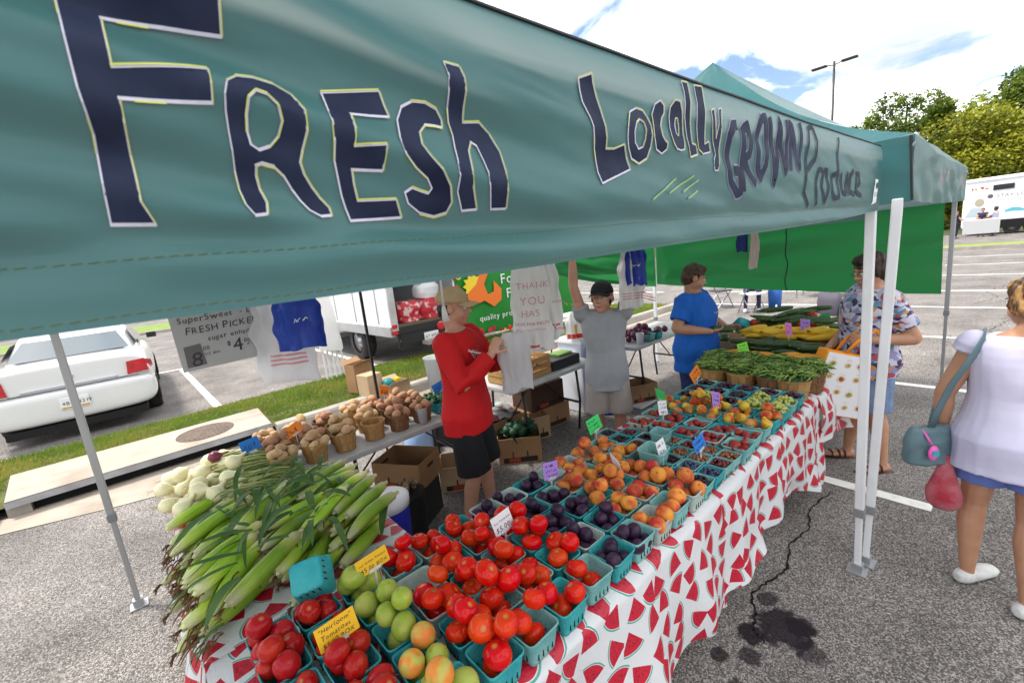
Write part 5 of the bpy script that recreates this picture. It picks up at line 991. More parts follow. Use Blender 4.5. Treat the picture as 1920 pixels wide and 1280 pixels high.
for li, (z, n) in enumerate(lay):
    # rows: each layer holds slanted columns of ears side by side
    cols = [(.0, .62), (.26, .72), (.48, .80)]
    for q in range(n):
        cx_ = cols[q % 3][0] + .07 + rnd.uniform(-.03, .03) + li * .012; f = (q // 3 + .5) / (n / 3); y = 1.60 + .06 * li + (1.02 - .20 * li) * f - (.20 * cx_ - .02) + .35 * cx_
        y = min(2.60, max(1.60, y)); 
        if cx_ < .2 and y < 1.75 - .0: y += .08
        ear(cx_ + rnd.uniform(-.02, .02), y + rnd.uniform(-.02, .02), z + rnd.uniform(-.004, .008), A0 + rnd.gauss(0, .20), rnd.gauss(.0, .06) + (.07 if cx_ < .15 else 0))
ear(.45, 1.88, .925, A0 + .02, .10, label='pale topmost corn ear lying across the middle of the heap'); ear(.18, 1.70, .915, A0 - .05, .12, label='corn ear with pale tip on top, above the teal overturned basket'); ear(.60, 1.72, .90, A0 - .02, -.05, label='pale-ended corn ear on top at right end of heap')
ear(.06, 2.72, .79, A0 - .12, .05, False, 'single long corn ear jutting out beside the onions'); ear(.26, 2.12, .93, A0 + .15, .02, label='corn ear on top at the back of the heap'); ear(.63, 1.86, .90, A0 + .06, -.1, label='corn ear with white stalk end beside the tomatoes')
mb = MB(); rnd = random.Random(8)
for i in range(85):
    x, y = rnd.uniform(.10, .70), 0; y = 1.60 + rnd.random() * .95 + .1 * x; a = rad(214) + rnd.gauss(0, .8); zc = .85 + .11 * sin(min(1, max(0, (x + .05) / .75)) * pi) + .01
    blade(mb, (x, y, zc + rnd.uniform(.0, .03)), (cos(a), sin(a), rnd.uniform(-.1, .5)), rnd.uniform(.10, .20), rnd.uniform(.008, .018), rnd)
for i in range(10): blade(mb, (rnd.uniform(-.06, .03), rnd.uniform(1.60, 2.45), .80), (-1, rnd.uniform(-.6, .4), .1), rnd.uniform(.08, .16), .010, rnd, droop=2.6)
tag(mb.build('corn_leaves', leafm, None, smooth=True), 'loose dark green corn leaves strewn over the heap', 'leaves', kind='stuff')
mb = MB()
for i in range(100):
    e = i % 3; x, y = (rnd.uniform(-.07, .02), rnd.uniform(1.60, 2.4)) if e else (rnd.uniform(-.02, .5), rnd.uniform(1.62, 2.4)); z = .80 if e else .87 + rnd.uniform(0, .03)
    p = [V((x, y, z))]; d = V((-1 if e else rnd.uniform(-1, 1), rnd.uniform(-.5, .5), .2))
    for q in range(4): p.append(p[-1] + d * .012); d = d + V((rnd.uniform(-.3, .3), rnd.uniform(-.3, .3), -.65))
    mb.tube(p, [.004, .004, .0035, .0025, .0015], 4)
tag(mb.build('corn_silks', silkm, None), 'brown corn silks hanging over the cloth edge', 'corn silk', kind='stuff')
# ------------------------------------------------------------------ onions
onw = mat('white_onion_skin', (.74, .66, .33), .28, c2=(.78, .75, .54), ns=9, rv=.08, sss=.1, coat=.15); onr = mat('red_onion_skin', (.13, .012, .035), .3, c2=(.2, .03, .06), ns=14, coat=.2); ong = mat('onion_stem', (.16, .22, .05), .5, c2=(.32, .34, .13), ns=18)
ON = [MB().lathe([(.02, -.82), (.35, -.80), (.75, -.6), (.98, -.2), (1.0, .1), (.85, .5), (.5, .85), (.28, 1.15), (.2, 1.6), (.12, 1.9)], 18).mesh('onion', onw, True), MB().lathe([(.02, -.95), (.4, -.9), (.8, -.6), (1.0, 0), (.85, .55), (.45, .95), (.2, 1.3)], 18).mesh('onion', onw, True)]
rnd = random.Random(21)
OP = drop(34, (.036, .050), .155, 3.08, .735, .23, .25, .4, rnd, 30)
OP = [(-.02 + (x - .155) * .80 + .14, 3.02 + (y - 3.08) * 1.25, z, r) for x, y, z, r in OP]
for i, (x, y, z, r) in enumerate(OP):
    z = max(.735 + r * .8, z - (.0 if x > .1 else .01)); pos = ('left, ' if x < .06 else 'right, ' if x > .2 else 'centre, ') + ('front' if y < 2.88 else 'back' if y > 3.15 else 'middle') + (', upper' if z > .83 else ', lower')
    tag(obj('onion', ON[i % 2], None, (x, y, z), (rnd.gauss(0, .4), rad(80) + rnd.gauss(0, .35), rnd.gauss(0, .4)), r), 'white onion (%s) of the heap left of the potatoes' % pos, 'onion', 'white onions ' + pos)
o = tag(MB().lathe([(.02, -.95), (.4, -.9), (.8, -.6), (1.0, 0), (.85, .55), (.45, .95), (.2, 1.3), (.12, 2.2)], 18).build('onion', onr, None, smooth=True, loc=(.215, 3.13, .905), rot=(.2, rad(80), -.1)), 'single dark red onion on top of white onions', 'onion'); o.scale = (.036, .036, .036)
mb = MB()
for i in range(150):
    y = rnd.uniform(2.66, 3.3); x = rnd.uniform(.16, .34); z = rnd.uniform(.75, .86); p = [V((x, y, z))]; d = V((1, rnd.gauss(-.25, .25), rnd.uniform(-.05, .2)))
    for q in range(6): p.append(p[-1] + d * .05); d = d + V((0, rnd.uniform(-.15, .15), -.12 if p[-1].z > .76 else .10)); p[-1].z = max(.748, p[-1].z)
    mb.tube(p, [.006, .007, .006, .005, .004, .003, .0015], 5)
tag(mb.build('onion_greens', ong, None, smooth=True), 'green onion stalks fanned out towards the potato baskets', 'onion greens', kind='stuff')
mb = MB()
for i in range(160):
    x, y, z, r = rnd.choice(OP); p = V((x - r * .9, y + rnd.uniform(-.01, .01), z)); mb.tube([p, p + V((-.02, rnd.uniform(-.02, .02), rnd.uniform(-.01, .02))), p + V((-.03, rnd.uniform(-.03, .03), rnd.uniform(-.03, .02)))], .0007, 3)
tag(mb.build('onion_roots', mat('onion_roots', (.45, .34, .16), .9), None), 'dry straw-coloured onion roots at the left of the heap', 'onion roots', kind='stuff')
# ------------------------------------------------------------------ splint baskets
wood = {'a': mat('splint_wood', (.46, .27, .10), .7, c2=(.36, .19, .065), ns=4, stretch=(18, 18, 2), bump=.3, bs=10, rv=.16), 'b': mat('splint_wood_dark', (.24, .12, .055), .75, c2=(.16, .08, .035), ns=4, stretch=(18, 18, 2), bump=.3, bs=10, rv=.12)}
SPL = {}
def splint_parts(rt_, rb, h, key):
    k_ = (rt_, key)
    if k_ in SPL: return SPL[k_]
    n = 12; w = 2 * pi / n * .47; sl = MB(); t = .003
    vs = []
    for r0_, dz in ((0, 0), (t, 0)):
        for i in range(5):
            u = i / 4; r = rb + (rt_ - rb) * u - r0_
            for j in range(3): q = w * (j - 1); vs.append((r * cos(q), r * sin(q), h * u))
    f = [(i * 3 + j, i * 3 + j + 1, i * 3 + j + 4, i * 3 + j + 3) for i in range(4) for j in range(2)]; f2 = [tuple(a + 15 for a in q[::-1]) for q in f]
    sl.add(vs, f + f2); slm = sl.mesh('slat', wood[key], True)
    def hoop(z0, z1, off, wd): 
        m = MB(); r0_ = rb + (rt_ - rb) * z0 / h + off; r1_ = rb + (rt_ - rb) * z1 / h + off; m.lathe([(r0_, z0), (r1_, z1), (r1_ - wd, z1), (r0_ - wd, z0), (r0_, z0)], 28, cap=False); return m.mesh('hoop', wood[key], False)
    hoops = [hoop(h * .86, h * 1.0, .0035, .0032), hoop(h * .87, h * .995, -.003, .003), hoop(h * .42, h * .50, .003, .0026), hoop(0, h * .08, .003, .0026)]
    bot = MB().lathe([(rb - .002, .004), (rb - .002, .008)], 20).mesh('bottom', wood[key]); SPL[k_] = (slm, hoops, bot, n); return SPL[k_]
def splint(label, x, y, z, rt_, rb, h, key='a', group='splint baskets'):
    slm, hoops, bot, n = splint_parts(rt_, rb, h, key); t = thing('splint_basket', label, 'basket', (x, y, z), U(0, 6), group)
    for i in range(n): obj('slat', slm, t, rot=(0, 0, 2 * pi * i / n))
    for q in hoops: obj('hoop', q, t)
    obj('bottom', bot, t); return t
pot = [mat('potato_skin', (.60, .41, .23), .75, c2=(.46, .29, .14), ns=1.1, bump=.4, bs=5, rv=.14), mat('potato_skin_red', (.46, .25, .14), .75, c2=(.36, .19, .11), ns=1.1, bump=.4, bs=5, rv=.14)]
POT = []
for q in range(6):
    mb = MB(); mb.ell((0, 0, 0), (1.28, .95, .85), 14, 9); mb.v = [(x * (1 + .12 * nz(x, y, z + q * 7, 1.1)), y * (1 + .14 * nz(y, x, z + q * 5, 1.2)), z * (1 + .1 * nz(z, y, x + q * 3))) for x, y, z in mb.v]; POT.append(mb.mesh('potato', pot[q % 2], True))
rnd = random.Random(77); rowsY = [(2.935, 'front'), (3.13, 'middle'), (3.325, 'back')]
for ri, (yy, rn) in enumerate(rowsY):
    for ci in range(6):
        x = .535 + .196 * ci + (.03 if ri == 1 else 0) + (.0 if ci < 3 else .02); y = yy + .02 * (ci - 2) * .3 + rnd.uniform(-.008, .008)
        if ri == 0 and ci == 0: y -= .02
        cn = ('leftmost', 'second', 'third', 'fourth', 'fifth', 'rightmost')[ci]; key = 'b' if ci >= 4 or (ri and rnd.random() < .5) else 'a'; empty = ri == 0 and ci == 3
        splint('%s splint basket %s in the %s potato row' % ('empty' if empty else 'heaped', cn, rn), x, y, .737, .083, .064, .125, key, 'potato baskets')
        if empty: continue
        P = drop(7, (.027, .036), x, y, .80, .056, .082, .05, rnd, 30)
        for (px, py, pz, r) in P:
            if (px - x) ** 2 + (py - y) ** 2 > .085 ** 2: continue
            tag(obj('potato', POT[rnd.randrange(3) * 2 + (1 if key == 'b' else 0)], None, (px, py, pz), (rnd.uniform(0, 6), rnd.gauss(0, .5), rnd.uniform(0, 6)), r), 'brown potato in %s basket of the %s potato row' % (cn, rn), 'potato', 'potatoes in %s basket, %s row' % (cn, rn))
orange_card = card('brown-orange card lying among left potato baskets', .66, 3.10, .925, 'orange', [1], 0, .11, .07, tilt=-25, base=.80); card('brown-orange card standing in right potato baskets', 1.42, 3.30, .945, 'orange', [1], 10, .09, .085, tilt=20, base=.80)
# plastic tumbler and teal baskets of peppers at right end of potato table
cupm = mat('frosted_cup', (.72, .74, .76), .2, alpha=.55); MBc = MB().lathe([(.030, 0), (.042, .125), (.044, .128), (.040, .126), (.029, .004)], 24)
tag(MBc.build('plastic_cup', cupm, None, smooth=True, loc=(1.50, 2.872, .737)), 'tall frosted plastic cup in front of right potato baskets', 'cup')
leafp = mat('pepper_green', (.022, .075, .018), .4, c2=(.05, .12, .03), ns=20)
for i, (x, y) in enumerate(((1.72, 2.98), (1.855, 2.97), (1.72, 3.12), (1.86, 3.11))):
    w = ('front left', 'front right', 'back left', 'back right')[i]; pulp('teal basket of green peppers, %s beside potatoes' % w, x, y, .737, 'q', 'teal'); mb = MB(); rr = random.Random(i)
    for q in range(22): mb.ell((x + rr.uniform(-.05, .05), y + rr.uniform(-.05, .05), .815 + rr.uniform(0, .035)), (rr.uniform(.014, .024), .012, .012), 7, 5, 0, Euler((rr.uniform(0, 6), rr.uniform(0, 6), 0)).to_matrix())
    for q in range(16): blade(mb, (x + rr.uniform(-.05, .05), y + rr.uniform(-.05, .05), .84), (rr.uniform(-1, 1), rr.uniform(-1, 1), .6), .05, .010, rr)
    tag(mb.build('peppers', leafp, None, smooth=True), 'small green peppers heaped in the %s basket beside potatoes' % w, 'peppers', 'green pepper heaps', 'stuff')
# ------------------------------------------------------------------ green beans, squash and cucumbers
beanm = mat('bean_green', (.10, .19, .030), .45, c2=(.20, .30, .06), ns=30)
rnd = random.Random(3)
for i, (x, y) in enumerate([(3.32, 1.49), (3.31, 1.275), (3.30, 1.06), (3.29, .895 - .045), (3.53, 1.53), (3.53, 1.315), (3.53, 1.10), (3.515, .895)]):
    w = ('%s front-row' if i < 4 else '%s back-row') % ('leftmost', 'second', 'third', 'rightmost')[i % 4]
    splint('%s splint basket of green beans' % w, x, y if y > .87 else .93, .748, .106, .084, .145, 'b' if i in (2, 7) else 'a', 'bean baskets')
    y = y if y > .87 else .93; mb = MB(); mb.lathe([(.095, .0), (.09, .03), (.05, .055), (.01, .06)], 12, 0, Mx.Translation((x, y, .865)))
    for q in range(170):
        a, r = rnd.uniform(0, 6.3), .112 * sqrt(rnd.random()); px, py = x + r * cos(a), y + r * sin(a); z = .905 + .055 * (1 - (r / .115) ** 2) + rnd.uniform(-.01, .018); b = rnd.gauss(-.5, .9); d = V((cos(b), sin(b), rnd.uniform(-.25, .25))) * .048; c_ = V((rnd.uniform(-.01, .01), rnd.uniform(-.01, .01), rnd.uniform(0, .012)))
        mb.tube([V((px, py, z)) - d, V((px, py, z)) + c_, V((px, py, z)) + d], [.0022, .0056, .002], 5, 1 + q % 3)
    tag(mb.build('green_beans', [leafp, beanm, mat('bean_pale', (.24, .34, .08), .45), mat('bean_dark', (.06, .13, .02), .45)], None, smooth=True), 'slender green beans heaped in the %s bean basket' % w, 'beans', 'green bean heaps', 'stuff')
zuc = mat('zucchini_skin', (.018, .050, .016), .3, c2=(.045, .09, .03), ns=26, rv=.2, stretch=(1, 4, 4), coat=.2); ysq = mat('yellow_squash_skin', (.76, .42, .012), .35, c2=(.70, .48, .04), ns=10, rv=.1, coat=.15); osq = mat('orange_squash_skin', (.72, .24, .012), .35, c2=(.66, .34, .02), ns=12, rv=.1, coat=.15); cuc = mat('cucumber_skin', (.020, .060, .014), .35, c2=(.06, .12, .035), ns=50, rv=.25, bump=.5, bs=120)
def gourd(m, L_, r0_, r1_, nm, bend=.02):
    mb = MB(); pts = []; rs = []
    for i in range(11): u = i / 10; pts.append(((u - .5) * L_, bend * sin(u * pi), 0)); rs.append((r0_ + (r1_ - r0_) * u) * (sin(pi * min(1, max(0, .07 + .86 * u))) ** .35))
    mb.tube(pts, rs, 14); st = MB().tube([(.5 * L_ - .005, 0, 0), (.5 * L_ + .022, .004, .003)], [.010, .008], 7); return mb.mesh(nm, m, True), st.mesh('stem', stemm)
G = {'zucchini': gourd(zuc, .25, .032, .026, 'zucchini'), 'yellow squash': gourd(ysq, .22, .038, .017, 'squash', .025), 'orange squash': gourd(osq, .23, .042, .018, 'squash', .03), 'cucumber': gourd(cuc, .23, .024, .021, 'cucumber', .012)}
# stepped risers hidden under the produce
for i, (x, zt) in enumerate(((3.80, .82), (4.03, .87), (4.27, .94), (4.52, 1.0))): tag(MB().box((x, 1.22, (.745 + zt) / 2), (.235, .72, zt - .745)).build('crate_riser', mat('crate_board', (.26, .17, .09), .8, c2=(.18, .11, .06), ns=5), None, bevel=.004), '%s wooden riser under the squash display, counted from beans' % ('first', 'second', 'third', 'fourth')[i], 'riser', 'squash risers')
def bank(kind, x0, x1, y0, y1, z, n, ang, seed, lab):
    rnd = random.Random(seed); me, st = G[kind]
    for q in range(n):
        u = (q % ((n + 1) // 2) + .5) / ((n + 1) // 2); lay_ = q // ((n + 1) // 2); y = y1 - (y1 - y0) * (u + .25 / n * lay_); x = rnd.uniform(x0, x1); od = ('leftmost', *ORD[1:], 'rightmost')[q % ((n + 1) // 2)]
        o = tag(obj(kind.split()[-1], me, None, (x, y, z + .028 + .045 * lay_ + rnd.uniform(0, .008)), (rnd.uniform(-.5, .5), rnd.gauss(0, .09), ang + rnd.gauss(0, .14))), '%s from left, %s layer of %s' % (od, 'top' if lay_ else 'bottom', lab), kind, '%s in %s, layer %d' % (kind, lab, lay_ + 1)); obj('stem', st, o)
aa = rad(115)
bank('orange squash', 3.74, 3.82, .93, 1.55, .82, 20, aa, 1, 'the orange squash row behind beans'); bank('zucchini', 3.98, 4.06, .92, 1.55, .87, 14, aa + .1, 2, 'the dark zucchini row'); bank('yellow squash', 4.20, 4.32, .92, 1.55, .94, 26, aa, 3, 'the yellow squash row'); bank('cucumber', 4.46, 4.58, .95, 1.55, 1.0, 24, aa + .4, 4, 'the cucumber row at far table end')
for q in range(6): o = tag(obj('cucumber', G['cucumber'][0], None, (4.55 + .03 * q, 1.35 + .04 * q * (-1) ** q, 1.115 + .012 * (q % 3)), (.3, .1, aa + .7 - .2 * q)), '%s cucumber piled crosswise on the cucumber row' % ORD[q], 'cucumber', 'loose cucumbers'); obj('stem', G['cucumber'][1], o)
tag(obj('cucumber', G['cucumber'][0], None, (4.55, .93, 1.10), (0, rad(82), 0)), 'cucumber standing upright beside dark green card', 'cucumber')
rp = mat('red_pepper_skin', (.45, .02, .01), .25, coat=.3)
for q, (x, y) in enumerate(((4.40, 1.58), (4.42, 1.20), (4.44, 1.10), (4.62, 1.16))): tag(round_fruit(.036, 1.1, 4, .06, .2).build('red_pepper', rp, None, smooth=True, loc=(x, y, 1.04 + (.05 if q == 3 else 0))), '%s red pepper among the cucumbers and squash' % ORD[q], 'pepper', 'red peppers')
# ------------------------------------------------------------------ cardboard boxes, bins, crates
card_b = mat('cardboard', (.34, .195, .095), .85, c2=(.29, .165, .08), ns=5, bump=.1, bs=60); card_l = mat('cardboard_light', (.46, .33, .20), .85, c2=(.40, .28, .17), ns=5); slotm = mat('box_print_dark', (.03, .02, .016), .8); redp = mat('box_print_red', (.35, .05, .025), .8)
def carton(label, loc, rz, w, d, h, m=None, open_=True, flaps=False, prints=True):
    m = m or card_b; t = thing('cardboard_box', label, 'box', loc, rz, 'cardboard boxes'); th = .006
    for nm, c, s in (('side_wall', (0, -d / 2, h / 2), (w, th, h)), ('side_wall', (0, d / 2, h / 2), (w, th, h)), ('end_wall', (-w / 2, 0, h / 2), (th, d - th, h)), ('end_wall', (w / 2, 0, h / 2), (th, d - th, h)), ('bottom', (0, 0, .004), (w - th, d - th, .006))): MB().box(c, s).build(nm, m, t)
    if not open_: MB().box((0, 0, h + .003), (w, d, th)).build('lid', m, t)
    if prints:
        for s in (-1, 1):
            MB().box((s * w / 2, 0, h * .68), (th * 1.5, d * .28, .024)).build('hand_hole', slotm, t, bevel=.003)
            MB().box((s * w * .17, -d / 2, h * .36), (.012, th * 1.4, h * .22)).build('vent_slot', slotm, t)
        MB().box((0, -d / 2 - .0035, h * .15), (w * .80, .002, h * .2)).build('printed_band', slotm, t); MB().box((-w * .14, -d / 2 - .0047, h * .155), (w * .27, .0012, h * .15)).build('printed_lettering', redp, t)
    if flaps:
        for s in (-1, 1): MB().box((0, s * (d / 2 + .05), h + .02), (w, .004, .11), rot=(rad(-60 * s), 0, 0)).build('flap', m, t)
    return t
carton('open brown cardboard box on a black crate behind the corn', (1.36, 2.97, .305), atan2(2.748 - 3.095, 1.347 - 1.142) , .40, .31, .20)
t = thing('black_crate', 'black crate of walnuts under the open brown box', 'crate', (1.33, 2.95, 0), rad(-58))
for nm, c, s in (('wall', (0, -.17, .15), (.36, .012, .29)), ('wall', (0, .17, .15), (.36, .012, .29)), ('wall', (-.18, 0, .15), (.012, .33, .29)), ('wall', (.18, 0, .15), (.012, .33, .29)), ('bottom', (0, 0, .01), (.35, .33, .012))): MB().box(c, s).build(nm, plast, t)
t = thing('bucket', 'white and blue plastic tub standing behind the corn', 'tub', (.885, 2.28, 0)); MB().lathe([(.10, 0), (.12, .58), (.125, .59), (.115, .58), (.095, .01)], 28).build('tub_body', mat('tub_blue', (.02, .03, .42), .4), t, smooth=True); MB().lathe([(.126, .58), (.128, .63), (.105, .645), (.02, .646)], 28).build('lid', mat('tub_lid', (.66, .66, .68), .4), t, smooth=True)
rnd = random.Random(2); wal = mat('walnut_shell', (.17, .10, .055), .8, c2=(.30, .2, .12), ns=1.4, rv=.2); WM = round_fruit(1, .95, 3, .05, .0, 10, 7).mesh('walnut', wal, True)
for q in range(16): tag(obj('walnut', WM, None, (1.19 + rnd.uniform(-.06, .06), 2.66 + rnd.uniform(-.07, .07), .40 + .018 * (q % 4)), (rnd.uniform(0, 6), 0, 0), rnd.uniform(.016, .021)), 'brown nut in the dark tub below the open box', 'nut', 'nuts in tub')
tag(MB().lathe([(.10, .0), (.115, .38), (.12, .385), (.11, .37), (.02, .365)], 24).build('nut_tub', plast, None, smooth=True, loc=(1.19, 2.66, 0)), 'dark tub of nuts on the ground below the open box', 'tub')
b2 = carton('low brown produce box holding dark greens under the crate table', (2.55, 3.02, 0), rad(-40), .40, .30, .25); carton('tan box with slits behind the box of greens', (2.98, 3.25, 0), rad(-20), .26, .24, .24, card_l)
carton('brown box lying behind the red-shirted person', (1.93, 3.06, 0), rad(-35), .42, .30, .22, card_l); carton('lower brown carton stacked under the crate table', (3.25, 3.42, 0), rad(-8), .55, .36, .24, None, False); carton('upper dark carton with pale lid stacked under crate table', (3.22, 3.40, .25), rad(-4), .46, .34, .26, mat('cardboard_dark', (.07, .035, .02), .8), False)
carton('brown box on the ground behind the blue-shirted person', (4.45, 2.92, .02), rad(-25), .36, .28, .22); tag(MB().box((4.45, 2.90, .012), (.5, .36, .02)).build('white_tray', mat('tray_white', (.6, .6, .63), .5), None, rot=(0, 0, 0), bevel=.005), 'white tray under brown box behind blue-shirted person', 'tray')
carton('tall tan carton standing on the kerb by truck', (2.40, 6.02, .15), rad(12), .24, .26, .30, card_l, False, False, False); carton('open tan carton with flaps beside the tall carton', (2.68, 5.84, .12), rad(8), .36, .26, .17, card_l, True, True, False)
carton('flattened grey and brown box behind the tall carton', (2.42, 6.42, .15), rad(20), .34, .2, .42, card_b, True, True, False)
tag(MB().ell((2.60, 5.86, .28), (.09, .08, .08), 12, 8).build('teal_bag', mat('teal_bag_plastic', (.02, .19, .19), .4, bump=.5, bs=20), None, smooth=True), 'crumpled teal bag in the open tan carton', 'bag'); tag(MB().box((2.74, 5.86, .31), (.08, .06, .05), rot=(.3, .2, .4)).build('yellow_packet', mat('packet_yellow', (.75, .5, .02), .5), None, bevel=.01), 'yellow packet in the open tan carton', 'packet')
mb = MB(); rr = random.Random(4)
for q in range(70): blade(mb, (2.55 + rr.uniform(-.12, .12), 3.02 + rr.uniform(-.1, .1), .2), (rr.uniform(-1, 1), rr.uniform(-1, 1), 1.2), rr.uniform(.10, .2), .02, rr)
for q in range(26): mb.ell((2.55 + rr.uniform(-.14, .14), 3.02 + rr.uniform(-.1, .1), .27 + rr.uniform(-.02, .06)), rr.uniform(.03, .05), 8, 6)
tag(mb.build('dark_greens', mat('kale_green', (.010, .045, .025), .5, c2=(.02, .07, .03), ns=20), None, smooth=True), 'dark leafy greens filling the low brown box', 'greens', kind='stuff')
mb = MB(); mb.grid(16, 16, lambda u, v: (2.30 + .5 * u, 3.2 + .4 * v, .36 + .07 * nz(u * 4, v * 4, 2) + .05 * sin(u * pi) * sin(v * pi))); tag(mb.build('rumpled_blanket', mat('plaid_fabric', (.32, .36, .33), .8, c2=(.10, .02, .03), ns=7, nd=1, lo=.45, hi=.55), None, smooth=True), 'rumpled patterned cloth on boxes under the crate table', 'cloth'); carton('brown box under the rumpled cloth', (2.56, 3.40, .0), 0, .46, .36, .33)
# water jug and grey bin behind the potato table legs
tag(MB().lathe([(.13, 0), (.145, .03), (.145, .22), (.10, .29), (.035, .32), (.03, .36)], 26).build('water_jug', mat('jug_blue', (.30, .46, .72), .25, alpha=.8), None, smooth=True, loc=(1.98, 3.95, 0)), 'pale blue water jug under the potato table', 'jug'); t = thing('bin', 'dark grey round bin beside the blue water jug', 'bin', (2.30, 3.98, 0)); MB().lathe([(.15, 0), (.19, .46), (.20, .47), (.185, .46), (.145, .02)], 28).build('bin_body', mat('bin_grey', (.085, .08, .10), .5), t, smooth=True)
t = thing('trash_bin', 'translucent grey bin on the grass behind red-shirted person', 'bin', (3.25, 5.55, 0)); MB().lathe([(.14, 0), (.18, .55), (.19, .56), (.175, .55), (.135, .02)], 24).build('bin_body', mat('bin_clear', (.5, .52, .52), .3, alpha=.75), t, smooth=True)
# wooden crate, bags, coolers on the crate table
crw = mat('crate_pine', (.42, .24, .085), .7, c2=(.33, .17, .06), ns=4, stretch=(3, 20, 20), bump=.3, bs=8, rv=.12)
t = thing('wooden_crate', 'slatted pine crate on grey table behind hanging white bags', 'crate', (2.72, 3.10, .737))
for s in (-1, 1):
    for k_ in range(3): MB().box((0, s * .16, .035 + .065 * k_), (.54, .014, .054)).build('slat', crw, t); MB().box((s * .27, 0, .035 + .065 * k_), (.014, .306, .054)).build('slat', crw, t)
    for q in (-1, 1): MB().box((s * .255, q * .146, .10), (.02, .02, .2)).build('corner_post', crw, t)
MB().box((0, 0, .008), (.52, .31, .012)).build('bottom', crw, t)
stamp(t, 'crate_print', text_mb('LOCAL', .07), mat('crate_ink', (.12, .06, .02), .8), lookT((-.1, -.168, .10), (1, 0, 0), (0, 0, 1)))
t = thing('black_tray', 'black tray with green packet on the crate table', 'tray', (3.22, 3.08, .737)); MB().box((0, 0, .05), (.42, .3, .10)).build('tray_body', plast, t, bevel=.01); MB().box((.08, 0, .112), (.2, .14, .02)).build('green_packet', mat('packet_green', (.16, .32, .05), .5), t)
t = thing('storage_box', 'white plastic storage box with blue side behind grey-shirted person', 'box', (3.95, 3.35, 0)); MB().box((0, 0, .42), (.42, .36, .84)).build('box_body', mat('storage_white', (.62, .65, .70), .4), t, bevel=.02); MB().box((0, 0, .86), (.46, .40, .05)).build('lid', mat('storage_lid', (.72, .72, .74), .4), t, bevel=.01); tag(MB().lathe([(.13, 0), (.17, .80), (.16, .80), (.12, .02)], 22).build('blue_bin', mat('bin_blue', (.01, .02, .55), .4), None, smooth=True, loc=(3.95, 3.02, 0)), 'bright blue bin beside white storage box', 'bin')
# melons
ml = mat('yellow_melon_skin', (.60, .48, .14), .5, c2=(.52, .44, .18), ns=1.2, rv=.1)
rnd = random.Random(9); MLM = round_fruit(1, .95, 8, .01, .05).mesh('melon', ml, True)
for q in range(11): tag(obj('melon', MLM, None, (5.0 + .17 * (q % 4) + .08 * (q // 4), 5.12 + .12 * (q // 4), .84 + .14 * (q // 4)), (rnd.uniform(0, 3), 0, 0), .092), '%s pale yellow melon %s in pile behind grey-shirted person' % (('first', 'second', 'third', 'fourth')[q % 4], ('in the bottom row', 'in the middle row', 'in the top row')[q // 4]), 'melon', 'yellow melons')
# rear table: purple onions, cup, pint baskets
pon = mat('purple_onion_skin', (.10, .012, .04), .35, c2=(.34, .2, .16), ns=1.0, lo=.55, hi=.7, rv=.2); PO = MB().lathe([(.02, -.95), (.4, -.9), (.8, -.6), (1.0, 0), (.85, .55), (.45, .95), (.2, 1.3)], 14).mesh('onion', pon, True)
for q, (x, y, z, r) in enumerate(drop(26, (.036, .046), 4.78, 2.98, .735, .2, .22, .3, rnd, 20)): tag(obj('onion', PO, None, (4.3 + (x - 4.55) * 1.5, y, z), (rnd.uniform(0, 6), rnd.uniform(0, 6), 0), r), 'purple onion in the heap on the rear table', 'onion', 'purple onions')
tag(MB().lathe([(.034, 0), (.046, .13), (.048, .133), (.043, .13), (.032, .004)], 22).build('paper_cup', mat('cup_white', (.74, .76, .8), .5), None, smooth=True, loc=(4.35, 2.79, .737)), 'white cup with blue mark on the rear table', 'cup')
pulp('pale basket on rear table beside the white cup', 4.55, 2.80, .737, 'q', 'pale'); pulp('teal basket on rear table nearest blue-shirted person', 4.70, 2.79, .737, 'q', 'teal')
t = thing('wooden_tray', 'grey wooden tray on the table beside blue-shirted person', 'tray', (4.62, 1.93, .737)); 
for s in (-1, 1): MB().box((0, s * .17, .055), (.5, .014, .10)).build('side_board', card_l, t); MB().box((s * .25, 0, .055), (.014, .33, .10)).build('end_board', card_l, t)
MB().box((0, 0, .008), (.49, .33, .012)).build('bottom', card_l, t)
tag(round_fruit(.055, 1.2, 6, .03, .1).build('squash', zuc, None, smooth=True, loc=(4.62, 1.95, .81)), 'dark green round squash on wooden tray', 'squash')
# shopping bag on the far asphalt, folding chairs
tot = mat('tote_grey', (.085, .075, .10), .7, bump=.3, bs=8); t = thing('tote_bag', 'dark grey tote bag standing on asphalt behind the tarp', 'bag', (10.9, 2.45, 0), rad(-40)); mb = MB(); mb.rings([(0, .12, .30, 0, 0), (.02, .13, .31, 0, 0), (.30, .12, .30, 0, 0), (.46, .06, .27, 0, 0)], 20); mb.build('bag_body', tot, t, smooth=True)
for s in (-1, 1): MB().tube([(s * .04, -.10, .44), (s * .04, -.06, .54), (s * .04, .06, .54), (s * .04, .10, .44)], .012, 6).build('handle', tot, t)
grm = mat('chair_grey', (.25, .25, .27), .4, metal=.5); chw = mat('chair_white', (.68, .68, .69), .5)
def fchair(label, loc, rz, seatm):
    t = thing('folding_chair', label, 'chair', loc, rz, 'folding chairs behind the tarp')
    for s in (-1, 1):
        MB().tube([(.22, s * .22, 0), (-.18, s * .21, .86)], .013, 7).build('front_leg', grm, t); MB().tube([(-.24, s * .2, 0), (.16, s * .19, .45)], .013, 7).build('rear_leg', grm, t)
    MB().box((0, 0, .45), (.40, .40, .03)).build('seat', seatm, t, bevel=.012); MB().box((-.165, 0, .74), (.03, .40, .2), rot=(0, -.35, 0)).build('backrest', seatm, t, bevel=.01); MB().tube([(.2, -.22, .05), (.2, .22, .05)], .01, 6).build('stretcher', grm, t); return t
